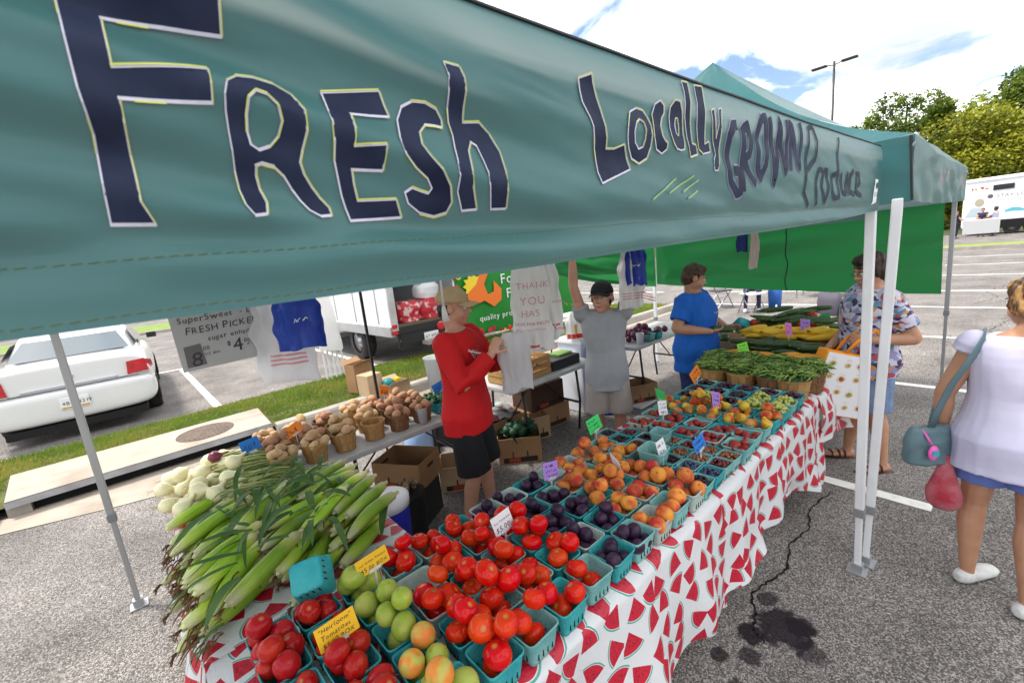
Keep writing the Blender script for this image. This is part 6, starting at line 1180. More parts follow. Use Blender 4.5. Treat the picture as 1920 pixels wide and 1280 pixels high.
fchair('white folding chair behind green tarp', (10.8, 3.9, 0), rad(60), chw); fchair('dark folding chair left of the white chair behind green tarp', (11.4, 4.9, 0), rad(-30), plast)
tag(MB().lathe([(.035, 0), (.035, .16), (.015, .2), (.012, .23)], 12).build('water_bottle', mat('bottle_clear', (.75, .77, .8), .2), None, smooth=True, loc=(10.6, 3.35, 0)), 'white bottle on asphalt beside the folding chair', 'bottle'); tag(MB().rings([(0, .1, .13, 0, 0), (.4, .12, .15, 0, 0), (.5, .07, .1, 0, 0)], 16).build('blue_bag', mat('bag_blue', (.03, .12, .42), .6), None, smooth=True, loc=(11.6, 3.7, 0)), 'blue bag hanging by the folding chairs', 'bag')
tag(round_fruit(.07, .8, 5, .08, .1).build('red_ball', mat('ball_red', (.7, .03, .02), .4), None, smooth=True, loc=(10.7, 3.0, .06)), 'small red object on the asphalt behind tarp', 'toy')
t = thing('folding_table', 'thin-legged table far behind the tarp', 'table', (13.5, 3.0, 0)); MB().box((0, 0, .74), (.7, 1.6, .04)).build('tabletop', tabgrey, t)
for a in (-1, 1):
    for b in (-1, 1): MB().tube([(a * .28, b * .7, 0), (a * .28, b * .7, .73)], .014, 6).build('leg', grm, t)
# ------------------------------------------------------------------ hanging signs, banner, bags
whb = mat('sign_board', (.42, .42, .43), .6, c2=(.38, .38, .39), ns=3); sign_ink = mat('sign_ink', (.045, .045, .055), .7)
t = thing('corn_sign', 'grey-white hand-lettered sweet corn sign hanging at back of tent', 'sign', (.186, 3.44, 1.60), rot=(0, rad(-1.5), 0))
MB().box((.30, 0, 0), (.60, .006, .40)).build('board', whb, t); ST = lambda x, z: lookT((x, -.0035, z), (1, 0, .02), (0, 0, 1))
for s, x, z, sz, se in (('SuperSweet  - Local Grown', .035, .105, .056, 1), ('FRESH PICKED  WHITE', .06, .030, .060, 2), ('sugar enhanced Corn', .17, -.028, .046, 3), ('$', .265, -.085, .045, 4), ('4', .295, -.135, .12, 5), ('00', .365, -.085, .036, 6), ('a dozen', .38, -.105, .032, 7), ('$', .46, -.085, .05, 8), ('8', .050, -.175, .13, 9), ('00', .13, -.085, .036, 10), ('1/2 doz', .13, -.12, .028, 11)):
    tm = text_mb(s, sz, jit=.12, shear=.12, seed=se); o = stamp(t, 'lettering', tm, sign_ink, ST(x, z), .003 if s != '8' else .004)
stamp(t, 'price_patch', filled([[(0, 0), (.105, 0), (.10, .14), (.008, .135)]], .2), mat('patch_grey', (.14, .125, .135), .7), ST(.028, -.178), .002)
for x in (.03, .57): MB().tube([(x, 0, .2), (x, .01, .5)], .002, 5).build('string', chalk_w, t)
def hang_bag(label, loc, w, h, d, m, rz, seed, text=None, prints=None, group='plastic carrier bags hanging from the tents', taper=.55, name='carrier_bag', hook=True):
    t = thing(name, label, 'bag', loc, rz, group); mb = MB()
    def fn(u, v):
        z = -h * (1 - v); k_ = taper + (1 - taper) * min(1, (1 - v) / .35); a = 2 * pi * u; x = w / 2 * k_ * cos(a); y = d / 2 * k_ * sin(a); y += .020 * nz(x * 16, z * 5, seed) + .010 * sin(x * 75 / max(.2, w / .3) + z * 6 + seed + 2 * nz(x * 9, z * 6, seed)); x += (.03 * w / .3) * nz(z * 9, 2.2 * cos(a), seed + 5) + .02 * nz(z * 3, seed, 2); z += .035 * nz(cos(a) * 1.5, sin(a), seed + 2) * (1 - v) ** 2; return (x, y, z + .012 * nz(x * 9, seed, 0) * (1 - v))
    mb.grid(40, 24, fn); o = mb.build('bag_film', m, t, smooth=True)
    bt = MB(); bt.add([fn(i / 40, 0) for i in range(40)], [tuple(range(40))]); bt.build('bag_bottom', m, o)
    if hook: MB().tube([(0, 0, -.01), (0, .0, max(.05, 2.05 - loc[2]))], .003, 5).build('hook', polegrey, t)
    if text:
        for s, x, z, sz, mt in text: drape(t, 'printed_text', text_mb(s, sz) if s else scribble(sz * 3, sz, 1, seed, sz * .07), mt, o, lookT((x, -.3, z), (1, 0, 0), (0, 0, 1)), 1.2, .004)
    if prints:
        for (x0, x1, z0, z1, mt) in prints: drape(t, 'printed_band', filled([[(x0, z0), (x1, z0), (x1, z1), (x0, z1)]], .03), mt, o, lookT((0, -.3, 0), (1, 0, 0), (0, 0, 1)), 1.2, .0035)
    return t
filmw = mat('film_white', (.86, .85, .84), .35, c2=(.80, .79, .78), ns=3, tl=.4, bump=.6, bs=9); filmb = mat('film_blue', (.006, .055, .42), .3, c2=(.008, .03, .28), ns=4, tl=.15, bump=.7, bs=12); filmc = mat('film_sheer', (.78, .77, .79), .3, tl=.5, alpha=.80, bump=.6, bs=9); pink = mat('bag_print_pink', (.62, .30, .33), .5); redb = mat('bag_print_red', (.52, .06, .08), .5)
filmbn = mat('film_navy', (.005, .02, .14), .35, bump=.6, bs=12); wtext = mat('bag_print_white', (.7, .75, .8), .5)
VR = atan2(rt.y, rt.x)
hang_bag('thick white bundle of carrier bags with red print, centre of tent', (1.91, 2.00, 1.90), .25, .60, .10, filmw, VR, 1, [('THANK', -.085, -.20, .055, pink), ('YOU', -.07, -.30, .070, pink), ('HAS', -.07, -.375, .060, pink), ('SAVE FOR RECYCLING', -.115, -.43, .026, redb), ('please reuse this bag', -.115, -.465, .020, pink)], [(-.03, .03, -.575, -.56, redb)], taper=.72)
hang_bag('second white carrier bag bundle behind the thick one', (2.06, 2.03, 1.90), .22, .55, .08, filmw, VR, 2, [('THANK YOU', .03, -.32, .026, pink)], [(.04, .09, -.47, -.458, redb)], taper=.85)
hang_bag('big blue carrier bag bundle hanging beside corn sign', (.835, 3.11, 1.87), .33, .42, .10, filmb, VR, 3, [(None, .05, -.22, .05, wtext)], None, taper=.6); hang_bag('sheer white bags with pink print hanging below blue bundle', (.76, 3.29, 1.84), .42, .62, .08, filmc, VR, 4, None, [(-.09, .16, -.44 - .03 * k_, -.425 - .03 * k_, pink) for k_ in range(3)], taper=.75)
t = thing('folded_tent_frame', 'bundle of white folded tent legs under a crumpled white cover, near truck', 'tent frame', (2.52, 7.75, .10))
for q in range(5): MB().tube([(-.16 + .08 * q, .03 * (q % 2), 0), (-.15 + .075 * q, .02, 1.0)], .017, 7).build('leg', polem, t)
mb = MB(); mb.grid(30, 18, lambda u, v: ((.20 + .03 * nz(u * 6, v * 3, 4)) * cos(u * 2 * pi) * (1 - .5 * v), (.10 + .02 * nz(u * 5, v * 3, 9)) * sin(u * 2 * pi) * (1 - .5 * v), .52 + 1.2 * v + .05 * nz(u * 4, 1, 2) * (1 - v))); mb.build('cover', filmw, t, smooth=True)
hang_bag('blue carrier bag bundle beside grey-shirted person', (2.99, 1.93, 1.90), .18, .31, .09, filmb, VR, 6, [(None, .0, -.16, .035, wtext)], None, taper=.5); hang_bag('white bag with pink print below blue bundle by grey-shirted person', (2.97, 1.96, 1.88), .20, .47, .07, filmw, VR, 7, None, [(-.08, .09, -.36 - .02 * k_, -.352 - .02 * k_, pink) for k_ in range(3)], taper=.6)
hang_bag('small navy bag hanging before green tarp', (5.86, 2.24, 1.92), .14, .27, .06, filmbn, VR, 8, taper=.6); hang_bag('small beige bag hanging beside navy bag', (5.88, 2.12, 1.90), .10, .46, .05, mat('film_beige', (.52, .42, .38), .5, bump=.6, bs=12), VR, 9, taper=.7)
# white cord with frayed end in front of the tan cap
t = thing('cord', 'white frayed cord dangling before the tan cap', 'cord', (1.122, 1.775, 0)); MB().tube([(0, 0, 2.1), (.003, 0, 1.85), (0, 0, 1.71)], .006, 7).build('rope', filmw, t, smooth=True); MB().tube([(0, 0, 1.715), (0, 0, 1.69), (.004, 0, 1.64)], [.007, .012, .019], 9).build('frayed_end', filmw, t, smooth=True)
# fox farm banner
t = thing('farm_banner', 'green farm banner with orange fox emblem and fruit border behind red-shirted person', 'banner', (5.0, 7.45, .30), rad(-6))
bw_, bh = 3.3, 1.6; MB().grid(30, 12, lambda u, v: (bw_ * u, .03 * sin(u * 9 + v * 2), bh * v)).build('vinyl', mat('banner_green', (.010, .17, .018), .45, c2=(.012, .22, .025), ns=1.2), t, smooth=True)
BT = lambda x, z: lookT((x, -.05, z), (1, 0, 0), (0, 0, 1)); bwhite = mat('banner_white', (.75, .75, .73), .5); fox = mat('banner_orange', (.72, .16, .02), .5); byel = mat('banner_yellow', (.75, .55, .03), .5)
stamp(t, 'banner_text', text_mb('Fox B', .30), bwhite, BT(1.12, 1.02)); stamp(t, 'banner_text', text_mb('Farm', .30), bwhite, BT(1.24, .70)); stamp(t, 'banner_text', text_mb('quality produce | local', .17), bwhite, BT(.5, .30))
stamp(t, 'fox_emblem', filled([[(.50, .62), (.72, .58), (1.02, .66), (1.25, .50), (1.45, .62), (1.48, .85), (1.30, 1.05), (1.28, .82), (1.12, .78), (1.05, 1.0), (1.18, 1.22), (1.12, 1.38), (.98, 1.26), (.86, 1.02), (.66, .88)]], .3), fox, BT(-.35, .06)); stamp(t, 'sun_emblem', filled([[(.80 + .26 * cos(a) * (1 if k_ % 2 else .72), 1.0 + .26 * sin(a) * (1 if k_ % 2 else .72)) for k_, a in enumerate([i * pi / 11 for i in range(22)])]], .3), byel, BT(-.35, .06), .0008)
rnd = random.Random(6); fr = [MB() for _ in range(4)]
for q in range(170):
    e = rnd.random(); x, z = (rnd.uniform(0, bw_), bh - rnd.uniform(0, .18)) if e < .6 else (rnd.uniform(0, .16), rnd.uniform(0, bh)) if e < .85 else (rnd.uniform(0, bw_), rnd.uniform(0, .1)); r = rnd.uniform(.03, .07); fr[q % 4].add([(x + r * cos(a), z + r * sin(a), q * .00004) for a in [i * pi / 4 for i in range(8)]], [tuple(range(8))])
for m_, c_ in zip(fr, ((.55, .03, .02), (.75, .35, .02), (.70, .58, .05), (.30, .02, .04))): stamp(t, 'fruit_border', m_, mat('banner_fruit_%d' % int(c_[0] * 100 + c_[1] * 10), c_, .5), BT(0, 0), .004)['kind'] = 'stuff'
for x in (.02, bw_): MB().tube([(x, .02, -.3), (x, .02, bh + .5)], .02, 7).build('post', polem, t)
hang_bag('small white and red snack bag standing on storage box', (3.72, 3.22, 1.22), .20, .32, .10, filmw, VR, 11, None, [(-.09, .09, -.30, -.25, mat('snack_red', (.6, .03, .02), .5)), (-.01, .02, -.25, -.14, mat('snack_gold', (.7, .4, .02), .5))], taper=.3, hook=False)
# ------------------------------------------------------------------ people
REM = []
def remesh(name, mb, m, parent, vox, it=4, disp=None):
    o = mb.build(name, m, parent); md = o.modifiers.new('r', 'REMESH'); md.mode = 'VOXEL'; md.voxel_size = vox; md.use_smooth_shade = True
    s = o.modifiers.new('s', 'SMOOTH'); s.factor = .5; s.iterations = it; REM.append((o, disp)); return o
def bake():
    dg = bpy.context.evaluated_depsgraph_get()
    for o, disp in REM:
        me = bpy.data.meshes.new_from_object(o.evaluated_get(dg)); o.modifiers.clear(); nm = o.data.name; mt = list(o.data.materials); o.data = me; me.name = nm
        me.materials.clear(); [me.materials.append(q) for q in mt]
        if disp:
            amp, sc, st = disp; ns = [v.normal.copy() for v in me.vertices]
            for v, n in zip(me.vertices, ns): p = v.co; v.co = p + n * (amp * (noise.noise(V((p.x * sc, p.y * sc, p.z * sc * st))) + .6 * noise.noise(V((p.x * sc * 2.3 + 5, p.y * sc * 2.3, (p.z + .5 * p.x) * sc * 2.3 * st)))))
        for p in me.polygons: p.use_smooth = True
    REM.clear()
def skin(name, c, c2): return mat(name, c, .5, c2=c2, ns=14, nd=5, sss=.12, bump=.08, bs=150, spec=.4)
BASE = [(.80, .095, .150, 0), (.92, .118, .172, -.008), (1.02, .106, .156, 0), (1.12, .10, .148, .006), (1.25, .112, .160, .008), (1.36, .114, .176, 0), (1.425, .094, .168, -.006), (1.465, .066, .118, -.012), (1.50, .052, .058, -.012)]
def lerp(a, b, t): return a + (b - a) * t
def torso(mb, k, g, z0, z1, inf, flare=0, n=24):
    R_ = []
    def at(z):
        for i in range(len(BASE) - 1):
            a, b = BASE[i], BASE[i + 1]
            if a[0] <= z <= b[0]: u = (z - a[0]) / (b[0] - a[0]); return [lerp(a[q], b[q], u) for q in (1, 2, 3)]
        return list(BASE[0][1:]) if z < BASE[0][0] else list(BASE[-1][1:])
    zs = [z0 + (z1 - z0) * i / 16 for i in range(17)]
    for z in zs:
        hx, hy, cx = at(z); gg = 1 + (g - 1) * max(0, min(1, (1.45 - z) / .2)); fl = flare * max(0, (1.15 - z) / .4)
        R_.append((z * k, (hx * gg * (1 + .25 * (g - 1)) + inf + fl) * k, (hy * gg + inf + fl) * k, (cx + .10 * (g - 1)) * k, 0))
    return mb.rings(R_, n)
def limb(mb, pts, rs, n=14): return mb.tube(pts, rs, n)
def rtube(mb, a, b, r0_, r1_, n=12):
    a, b = V(a), V(b); d = (b - a); L_ = d.length; d.normalize(); mb.tube([a - d * r0_ * .7, a - d * r0_ * .35, a, a.lerp(b, .5), b, b + d * r1_ * .35, b + d * r1_ * .7], [r0_ * .5, r0_ * .88, r0_, (r0_ + r1_) / 2, r1_, r1_ * .88, r1_ * .5], n)
def hand(mb, w, d, pn, curl, k, side=1):
    w = V(w); d = V(d).normalized(); pn = V(pn); pn = (pn - d * pn.dot(d)).normalized(); s = d.cross(pn) * side
    R_ = Mx((d, s, pn)).transposed(); mb.ell(w + d * .045 * k, (.052 * k, .040 * k, .017 * k), 12, 8, 0, R_)
    for i, (o, l) in enumerate(((-.031, .060), (-.0105, .072), (.0105, .076), (.031, .068))):
        b = w + d * .082 * k + s * o * k; c1 = curl * .6; d1 = d * cos(c1) + pn * sin(c1) + s * o * 2.5; m_ = b + d1 * l * .5 * k; c2 = curl * 1.5; d2 = d * cos(c2) + pn * sin(c2) + s * o * 2; rtube(mb, b, m_, .0088 * k, .0082 * k, 8); rtube(mb, m_, m_ + d2 * l * .5 * k, .0082 * k, .0070 * k, 8)
    b = w + d * .022 * k + s * .034 * k; d1 = (d * .6 + s * .7 + pn * (.2 + .4 * curl)).normalized(); m_ = b + d1 * .038 * k; d2 = (d * .8 + s * .25 + pn * (.3 + .6 * curl)).normalized(); rtube(mb, b, m_, .0115 * k, .010 * k, 8); rtube(mb, m_, m_ + d2 * .032 * k, .010 * k, .0078 * k, 8)
def person(label, loc, yaw, h, g, J, hyaw, hpitch, sk, vox=.0065, face=True, seat=False, female=False, head_off=(0, 0, 0), hs=1.0):
    k = h / 1.75; t = thing('person', label, 'person', loc, yaw); P = dict(hipL=(0, .09, .90), kneeL=(.015, .10, .50), ankL=(-.02, .105, .085), shL=(-.005, .172, 1.415), elL=(-.02, .24, 1.14), wrL=(.05, .25, .90), hdL=(.1, 0, -1), pnL=(0, -1, 0), cuL=.4, footL=(1, .12, 0))
    for a in list(P):
        if a.endswith('L') and a != 'cuL': P[a[:-1] + 'R'] = (P[a][0], -P[a][1], P[a][2])
    P['cuR'] = .4; P.update(J); Q = {a: (V(v) * k if isinstance(v, tuple) and not a.startswith(('hd', 'pn', 'foot')) else (V(v) if isinstance(v, tuple) else v)) for a, v in P.items()}; t_k = k
    b = MB(); torso(b, k, g, .80, 1.50, -.004)
    hc = V((-.005, 0, 1.632)) * k + V(head_off) * k; HR = Mx.Rotation(hyaw, 3, 'Z') @ Mx.Rotation(hpitch, 3, 'Y'); HT = lambda p: hc + HR @ (V(p) * k * hs)
    rtube(b, V((-.015, 0, 1.45)) * k, HT((-.022, 0, -.075)), .060 * k, .054 * k)
    for s in 'LR':
        sh, el, wr = Q['sh' + s], Q['el' + s], Q['wr' + s]; ga = 1 + (g - 1) * .8; rtube(b, sh, el, .052 * k * ga, .041 * k * ga); mid = el.lerp(wr, .3); rtube(b, el, mid, .040 * k * ga, .042 * k * ga); rtube(b, mid, wr, .042 * k * ga, .027 * k); hand(b, wr, Q['hd' + s], Q['pn' + s], Q['cu' + s], k, 1 if s == 'L' else -1)
        hp, kn, an = Q['hip' + s], Q['knee' + s], Q['ank' + s]; gl = 1 + (g - 1) * .6; rtube(b, hp, kn, .088 * k * gl, .056 * k * gl); cf = kn.lerp(an, .30) - Q['foot' + s].normalized() * .012 * k; rtube(b, kn, cf, .052 * k * gl, .056 * k * gl); rtube(b, cf, an, .056 * k * gl, .034 * k)
        f = Q['foot' + s].normalized(); fz = V((an.x, an.y, max(.035 * k, an.z - .055 * k))); b.tube([fz - f * .05 * k, fz - f * .02 * k, fz + f * .06 * k, fz + f * .13 * k, fz + f * .175 * k], [(.03 * k, .026 * k), (.036 * k, .034 * k), (.032 * k, .040 * k), (.022 * k, .044 * k), (.012 * k, .028 * k)], 12); rtube(b, an, fz, .034 * k, .032 * k)
    def he(c, r, m=1): b.ell(HT(c), tuple(q * k * hs for q in r), 16, 12, 0, HR)
    he((-.012, 0, .034), (.094, .074, .086)); he((.024, 0, -.030), (.066, .058, .086)); he((.056, 0, -.088), (.026, .028, .022)); he((.040, .026, -.040), (.044, .034, .040)); he((.040, -.026, -.040), (.044, .034, .040)); he((.072, 0, .026), (.020, .052, .013)); he((0, 0, -.06), (.06, .056, .045))
    rtube(b, HT((.086, 0, .014)), HT((.108, 0, -.026)), .0085 * k, .0125 * k, 8); he((.092, .011, -.030), (.012, .009, .008)); he((.092, -.011, -.030), (.012, .009, .008)); he((.084, 0, -.057), (.012, .024, .006)); he((.081, 0, -.069), (.012, .020, .007))
    for s in (1, -1): he((-.008, s * .075, -.008), (.020, .011, .032))
    remesh('body', b, sk, t, vox, 3)
    if face:
        ew = mat('eye_white', (.7, .68, .66), .3); ei = mat('eye_iris', (.03, .02, .015), .2); br = mat('brow_hair', (.05, .03, .02), .8); lp = mat('lip_skin', (.42, .13, .11), .5)
        for s in (1, -1):
            e = MB().ell(HT((.0775, s * .031, -.001)), .0125 * k, 12, 8).build('eye', ew, t, smooth=True); MB().ell(HT((.0875, s * .031, -.002)), .0056 * k, 8, 6).build('iris', ei, e, smooth=True); MB().tube([HT((.088, s * .014, .022)), HT((.089, s * .032, .027)), HT((.078, s * .050, .021))], [.003 * k, .004 * k, .002 * k], 6).build('eyebrow', br, t, smooth=True)
        MB().ell(HT((.090, 0, -.063)), (.008 * k, .024 * k, .0075 * k), 12, 8, 0, HR).build('lips', lp, t, smooth=True)
    t['k'] = k; return t, k, g, Q, HT, HR, hc
def sleeve(mb, k, sh, el, wr, f, inf, g=1.0):
    """flat-ended sleeve reaching fraction f of the arm (0..1 upper, 1..2 forearm)"""
    ga = 1 + (g - 1) * .8; pts = [sh + (sh - el) * .04, sh, sh.lerp(el, min(1, f) * .5), sh.lerp(el, min(1, f))]; rs = [(.050 * ga + inf) * k, (.056 * ga + inf) * k, (.050 * ga + inf) * k, (.045 * ga + inf * (1.5 if f < 1 else 1)) * k]
    if f > 1: pts += [el.lerp(wr, (f - 1) * .4), el.lerp(wr, f - 1)]; rs += [(.042 * ga + inf) * k, (.031 * ga + inf) * k]
    mb.tube(pts, rs, 16)
def shirt(t, k, g, Q, m, hem, f, inf=.016, flare=.0, neck=1.478, vox=.0075, disp=(.007, 9, .7), name='shirt', strap=False):
    mb = MB(); torso(mb, k, g, hem, neck, inf, flare)
    for s in 'LR':
        if not strap: sleeve(mb, k, Q['sh' + s], Q['el' + s], Q['wr' + s], f, inf, g); mb.ell(Q['sh' + s], (.056 + inf) * k, 12, 8)
        else: mb.ell(Q['sh' + s] + V((0, -.03 if s == 'L' else .03, .012)) * k, ((.058 + inf) * k, .05 * k, .05 * k), 12, 8)
    return remesh(name, mb, m, t, vox, 3, disp)
def trousers(t, k, g, Q, m, f, inf=.022, waist=1.0, vox=.0075, name='shorts', disp=(.006, 10, .6), wide=0):
    mb = MB(); torso(mb, k, g, .80, waist, inf - .014); gl = 1 + (g - 1) * .6
    for s in 'LR':
        hp, kn, an = Q['hip' + s], Q['knee' + s], Q['ank' + s]; e = hp.lerp(kn, min(1, f)); pts = [hp + V((0, 0, .05)) * k, hp.lerp(kn, .3 * min(1, f)), e]; rs = [(.078 * gl + inf * .4) * k, (.086 * gl + inf) * k, (lerp(.088, .056, min(1, f)) * gl + inf + .012 + wide) * k]
        if f > 1: pts += [kn.lerp(an, (f - 1) * .5), kn.lerp(an, f - 1)]; rs += [(.056 * gl + inf) * k, (.045 + inf) * k]
        mb.tube(pts, rs, 16)
    return remesh(name, mb, m, t, vox, 3, disp)
def hair(t, HT, HR, k, m, style='short', vox=.006):
    mb = MB(); k = (HT((1, 0, 0)) - HT((0, 0, 0))).length
    def e(c, r): mb.ell(HT(c), tuple(q * k for q in r), 16, 12, 0, HR)
    if style == 'short': e((-.020, 0, .046), (.096, .083, .086)); e((-.055, 0, .0), (.062, .076, .075)); e((.045, 0, .088), (.042, .058, .030)); e((-.07, 0, -.045), (.035, .055, .03))
    elif style == 'bob': e((-.018, 0, .046), (.102, .090, .092)); e((-.055, 0, -.012), (.070, .088, .088)); e((.050, 0, .088), (.042, .066, .034)); [e((-.012, s * .075, .0), (.045, .024, .05)) for s in (1, -1)]
    else: e((-.045, 0, -.012), (.062, .078, .052)); e((-.035, .058, .0), (.034, .018, .040)); e((-.035, -.058, .0), (.034, .018, .040)); e((-.075, 0, -.05), (.026, .05, .025))
    return remesh('hair', mb, m, t, vox, 1, (.013, 38, .40))
def cap(t, HT, HR, k, m, back=False):
    mb = MB(); mb.grid(28, 10, lambda u, v: HT((-.012 + .106 * cos(u * 2 * pi) * cos(v * pi / 2 * .98), .085 * sin(u * 2 * pi) * cos(v * pi / 2 * .98), .030 + .098 * sin(v * pi / 2) ** .9)))
    c = mb.build('cap', m, t, smooth=True); c.modifiers.new('s', 'SOLIDIFY').thickness = .004
    mb = MB(); mb.grid(12, 12, lambda u, v: HT((.078 + .088 * v * (1 - .30 * (2 * u - 1) ** 2) - .035 * (2 * u - 1) ** 2, (2 * u - 1) * .078 * (1 - .12 * v), .040 - .016 * v - .022 * (2 * u - 1) ** 2))); v = mb.build('visor', m, c, smooth=True); v.modifiers.new('s', 'SOLIDIFY').thickness = .005
    MB().ell(HT((-.012, 0, .128)), .008 * k, 8, 6).build('cap_button', m, c, smooth=True); return c
def shoe(t, k, Q, s, m, kind='shoe', sole=None):
    an, f = Q['ank' + s], Q['foot' + s].normalized(); fz = V((an.x, an.y, max(.035 * k, an.z - .055 * k))); sd_ = f.cross(V((0, 0, 1))); mb = MB()
    if kind == 'shoe':
        mb.tube([fz - f * .066 * k, fz - f * .05 * k, fz - f * .02 * k, fz + f * .06 * k, fz + f * .14 * k, fz + f * .185 * k, fz + f * .198 * k], [(.022 * k, .024 * k), (.036 * k, .036 * k), (.044 * k, .044 * k), (.038 * k, .048 * k), (.030 * k, .050 * k), (.020 * k, .036 * k), (.008 * k, .018 * k)], 14); o = remesh('shoe', mb, m, t, .006, 2)
    else:
        b = V((0, 0, -.034 * k)); mb.tube([fz - f * .07 * k + b, fz + f * .05 * k + b, fz + f * .20 * k + b], [(.010 * k, .038 * k), (.010 * k, .046 * k), (.010 * k, .034 * k)], 12); o = mb.build('sandal', m, t, smooth=True)
        for q in (.03, .07, .125): MB().tube([fz + f * q * k - sd_ * .048 * k - V((0, 0, .02 * k)), fz + f * q * k - sd_ * .036 * k + V((0, 0, .022 * k)), fz + f * q * k + V((0, 0, .038 * k - q * .09)), fz + f * q * k + sd_ * .036 * k + V((0, 0, .022 * k)), fz + f * q * k + sd_ * .048 * k - V((0, 0, .02 * k))], .008 * k, 7).build('sandal_strap', m, o, smooth=True)
    return o
SKa, SKb, SKc = skin('skin_fair', (.56, .31, .215), (.50, .25, .17)), skin('skin_tan', (.48, .255, .155), (.42, .21, .125)), skin('skin_brown', (.12, .06, .04), (.10, .05, .03))
dk = mat('hair_dark', (.018, .011, .008), .55, c2=(.05, .028, .018), ns=60, stretch=(1, 1, .3)); gm = mat('hair_brown', (.045, .025, .018), .55, c2=(.09, .05, .03), ns=60, stretch=(1, 1, .3)); bl = mat('hair_blonde_streak', (.06, .034, .018), .5, c2=(.36, .20, .07), ns=34, lo=.48, hi=.62, stretch=(1, 1, .3))
VRT = VR
# red-shirted young man
t, k, g, Q, HT, HR, hc = person('person in red long-sleeved shirt, tan cap and black shorts holding a white bag', (1.60, 2.40, 0), VRT - rad(22), 1.74, .96, dict(elR=(.13, -.245, 1.165), wrR=(.285, -.115, 1.335), hdR=(.35, .45, .9), pnR=(.2, .9, -.1), cuR=.9, elL=(.13, .225, 1.17), wrL=(.315, .03, 1.30), hdL=(.5, -.5, .7), pnL=(-.3, -.8, 0), cuL=.9, kneeL=(.03, .11, .50), ankL=(.03, .13, .085), kneeR=(.05, -.10, .50), ankR=(-.04, -.12, .085)), rad(18), rad(6), SKa, hs=1.05)
red = mat('red_jersey', (.56, .006, .008), .75, c2=(.48, .005, .008), ns=5, bump=.25, bs=18); P1 = (t, k, Q, shirt(t, k, g, Q, red, .785, 1.93, .026, .034, disp=(.008, 8, .6)), HT)
trousers(t, k, g, Q, mat('black_shorts', (.009, .009, .011), .8, bump=.2, bs=20), .98, .022, .90, wide=.030, disp=(.004, 10, .6)); hair(t, HT, HR, k, dk, 'under'); tanc = mat('cap_tan', (.46, .33, .185), .8, c2=(.40, .28, .15), ns=12, bump=.3, bs=120); cap(t, HT, HR, k, tanc)
for s in 'LR': shoe(t, k, Q, s, plast); MB().tube([Q['ank' + s] + V((0, 0, -.02)), Q['ank' + s] + V((0, 0, .06))], .043, 12).build('sock', plast, t, smooth=True)
RP = Mx.Translation((1.60, 2.40, 0)) @ Mx.Rotation(VRT - rad(22), 4, 'Z') @ V((.40, -.02, 1.30)); hang_bag('white carrier bag held open by the red-shirted person', (RP.x, RP.y, 1.44), .20, .36, .11, filmc, VRT, 21, taper=.7, hook=False)
# grey-shirted young man with raised arms
GY = atan2(-2.2, -2.93)
t, k, g, Q, HT, HR, hc = person('person in grey T-shirt and black cap reaching up to the tent frame', (2.93, 2.22, 0), GY, 1.65, 1.02, dict(elR=(.05, -.235, 1.70), wrR=(.05, -.225, 1.98), hdR=(0, .1, 1), pnR=(1, 0, 0), cuR=.9, shR=(0, -.180, 1.445), shL=(0, .180, 1.44), elL=(.0, .27, 1.69), wrL=(.04, .24, 1.96), hdL=(0, 0, 1), pnL=(1, 0, 0), cuL=.9), rad(-14), rad(-5), SKa, head_off=(.035, 0, -.045), hs=1.16)
shirt(t, k, g, Q, mat('grey_jersey', (.33, .345, .365), .8, c2=(.29, .30, .32), ns=6, bump=.25, bs=18), .76, .30, .020, .012, disp=(.010, 7, .6)); trousers(t, k, g, Q, mat('khaki_shorts', (.38, .335, .31), .8, c2=(.33, .29, .27), ns=6, bump=.2, bs=30), .9, .020, .90, wide=.026, disp=(.004, 10, .6)); hair(t, HT, HR, k, dk, 'under'); cap(t, HT, HR, k, mat('cap_black', (.008, .008, .011), .7, bump=.3, bs=120))
for s in 'LR': shoe(t, k, Q, s, plast)
# blue-shirted woman
t, k, g, Q, HT, HR, hc = person('person in bright blue T-shirt holding a dark zucchini and a teal basket', (4.02, 1.99, 0), VRT - rad(45), 1.64, 1.34, dict(elR=(-.03, -.31, 1.16), wrR=(.245, -.165, 1.12), hdR=(.55, .8, .0), pnR=(0, .5, .6), cuR=.8, elL=(.07, .30, 1.15), wrL=(.245, .235, 1.09), hdL=(.8, .42, .0), pnL=(0, -.6, -.4), cuL=.7), rad(35), rad(16), SKb, head_off=(.03, 0, -.01), hs=1.10)
P3 = (t, k, Q, shirt(t, k, g, Q, mat('blue_jersey', (.008, .12, .52), .75, c2=(.006, .10, .44), ns=5, bump=.25, bs=16), .70, .72, .026, .03, disp=(.012, 7, .55)), HT); trousers(t, k, g, Q, mat('dark_jeans', (.02, .03, .10), .8, c2=(.03, .045, .14), ns=20), 1.95, .02, 1.0); hair(t, HT, HR, k, gm, 'short')
for s in 'LR': shoe(t, k, Q, s, plast)
BP = Mx.Translation((4.02, 1.99, 0)) @ Mx.Rotation(VRT - rad(24), 4, 'Z'); hp = BP @ V((.255, -.165, 1.055)); o = tag(obj('zucchini', G['zucchini'][0], None, hp, (0, .1, VRT - .3)), 'dark zucchini held by the blue-shirted person', 'zucchini'); o.scale = (.7, 1.2, 1.2); obj('stem', G['zucchini'][1], o); hp = BP @ V((.43, .15, .985)); pulp('empty teal basket held out by the blue-shirted person', hp.x, hp.y, hp.z, 'q', 'teal', rot=(rad(-50), rad(25), VRT))
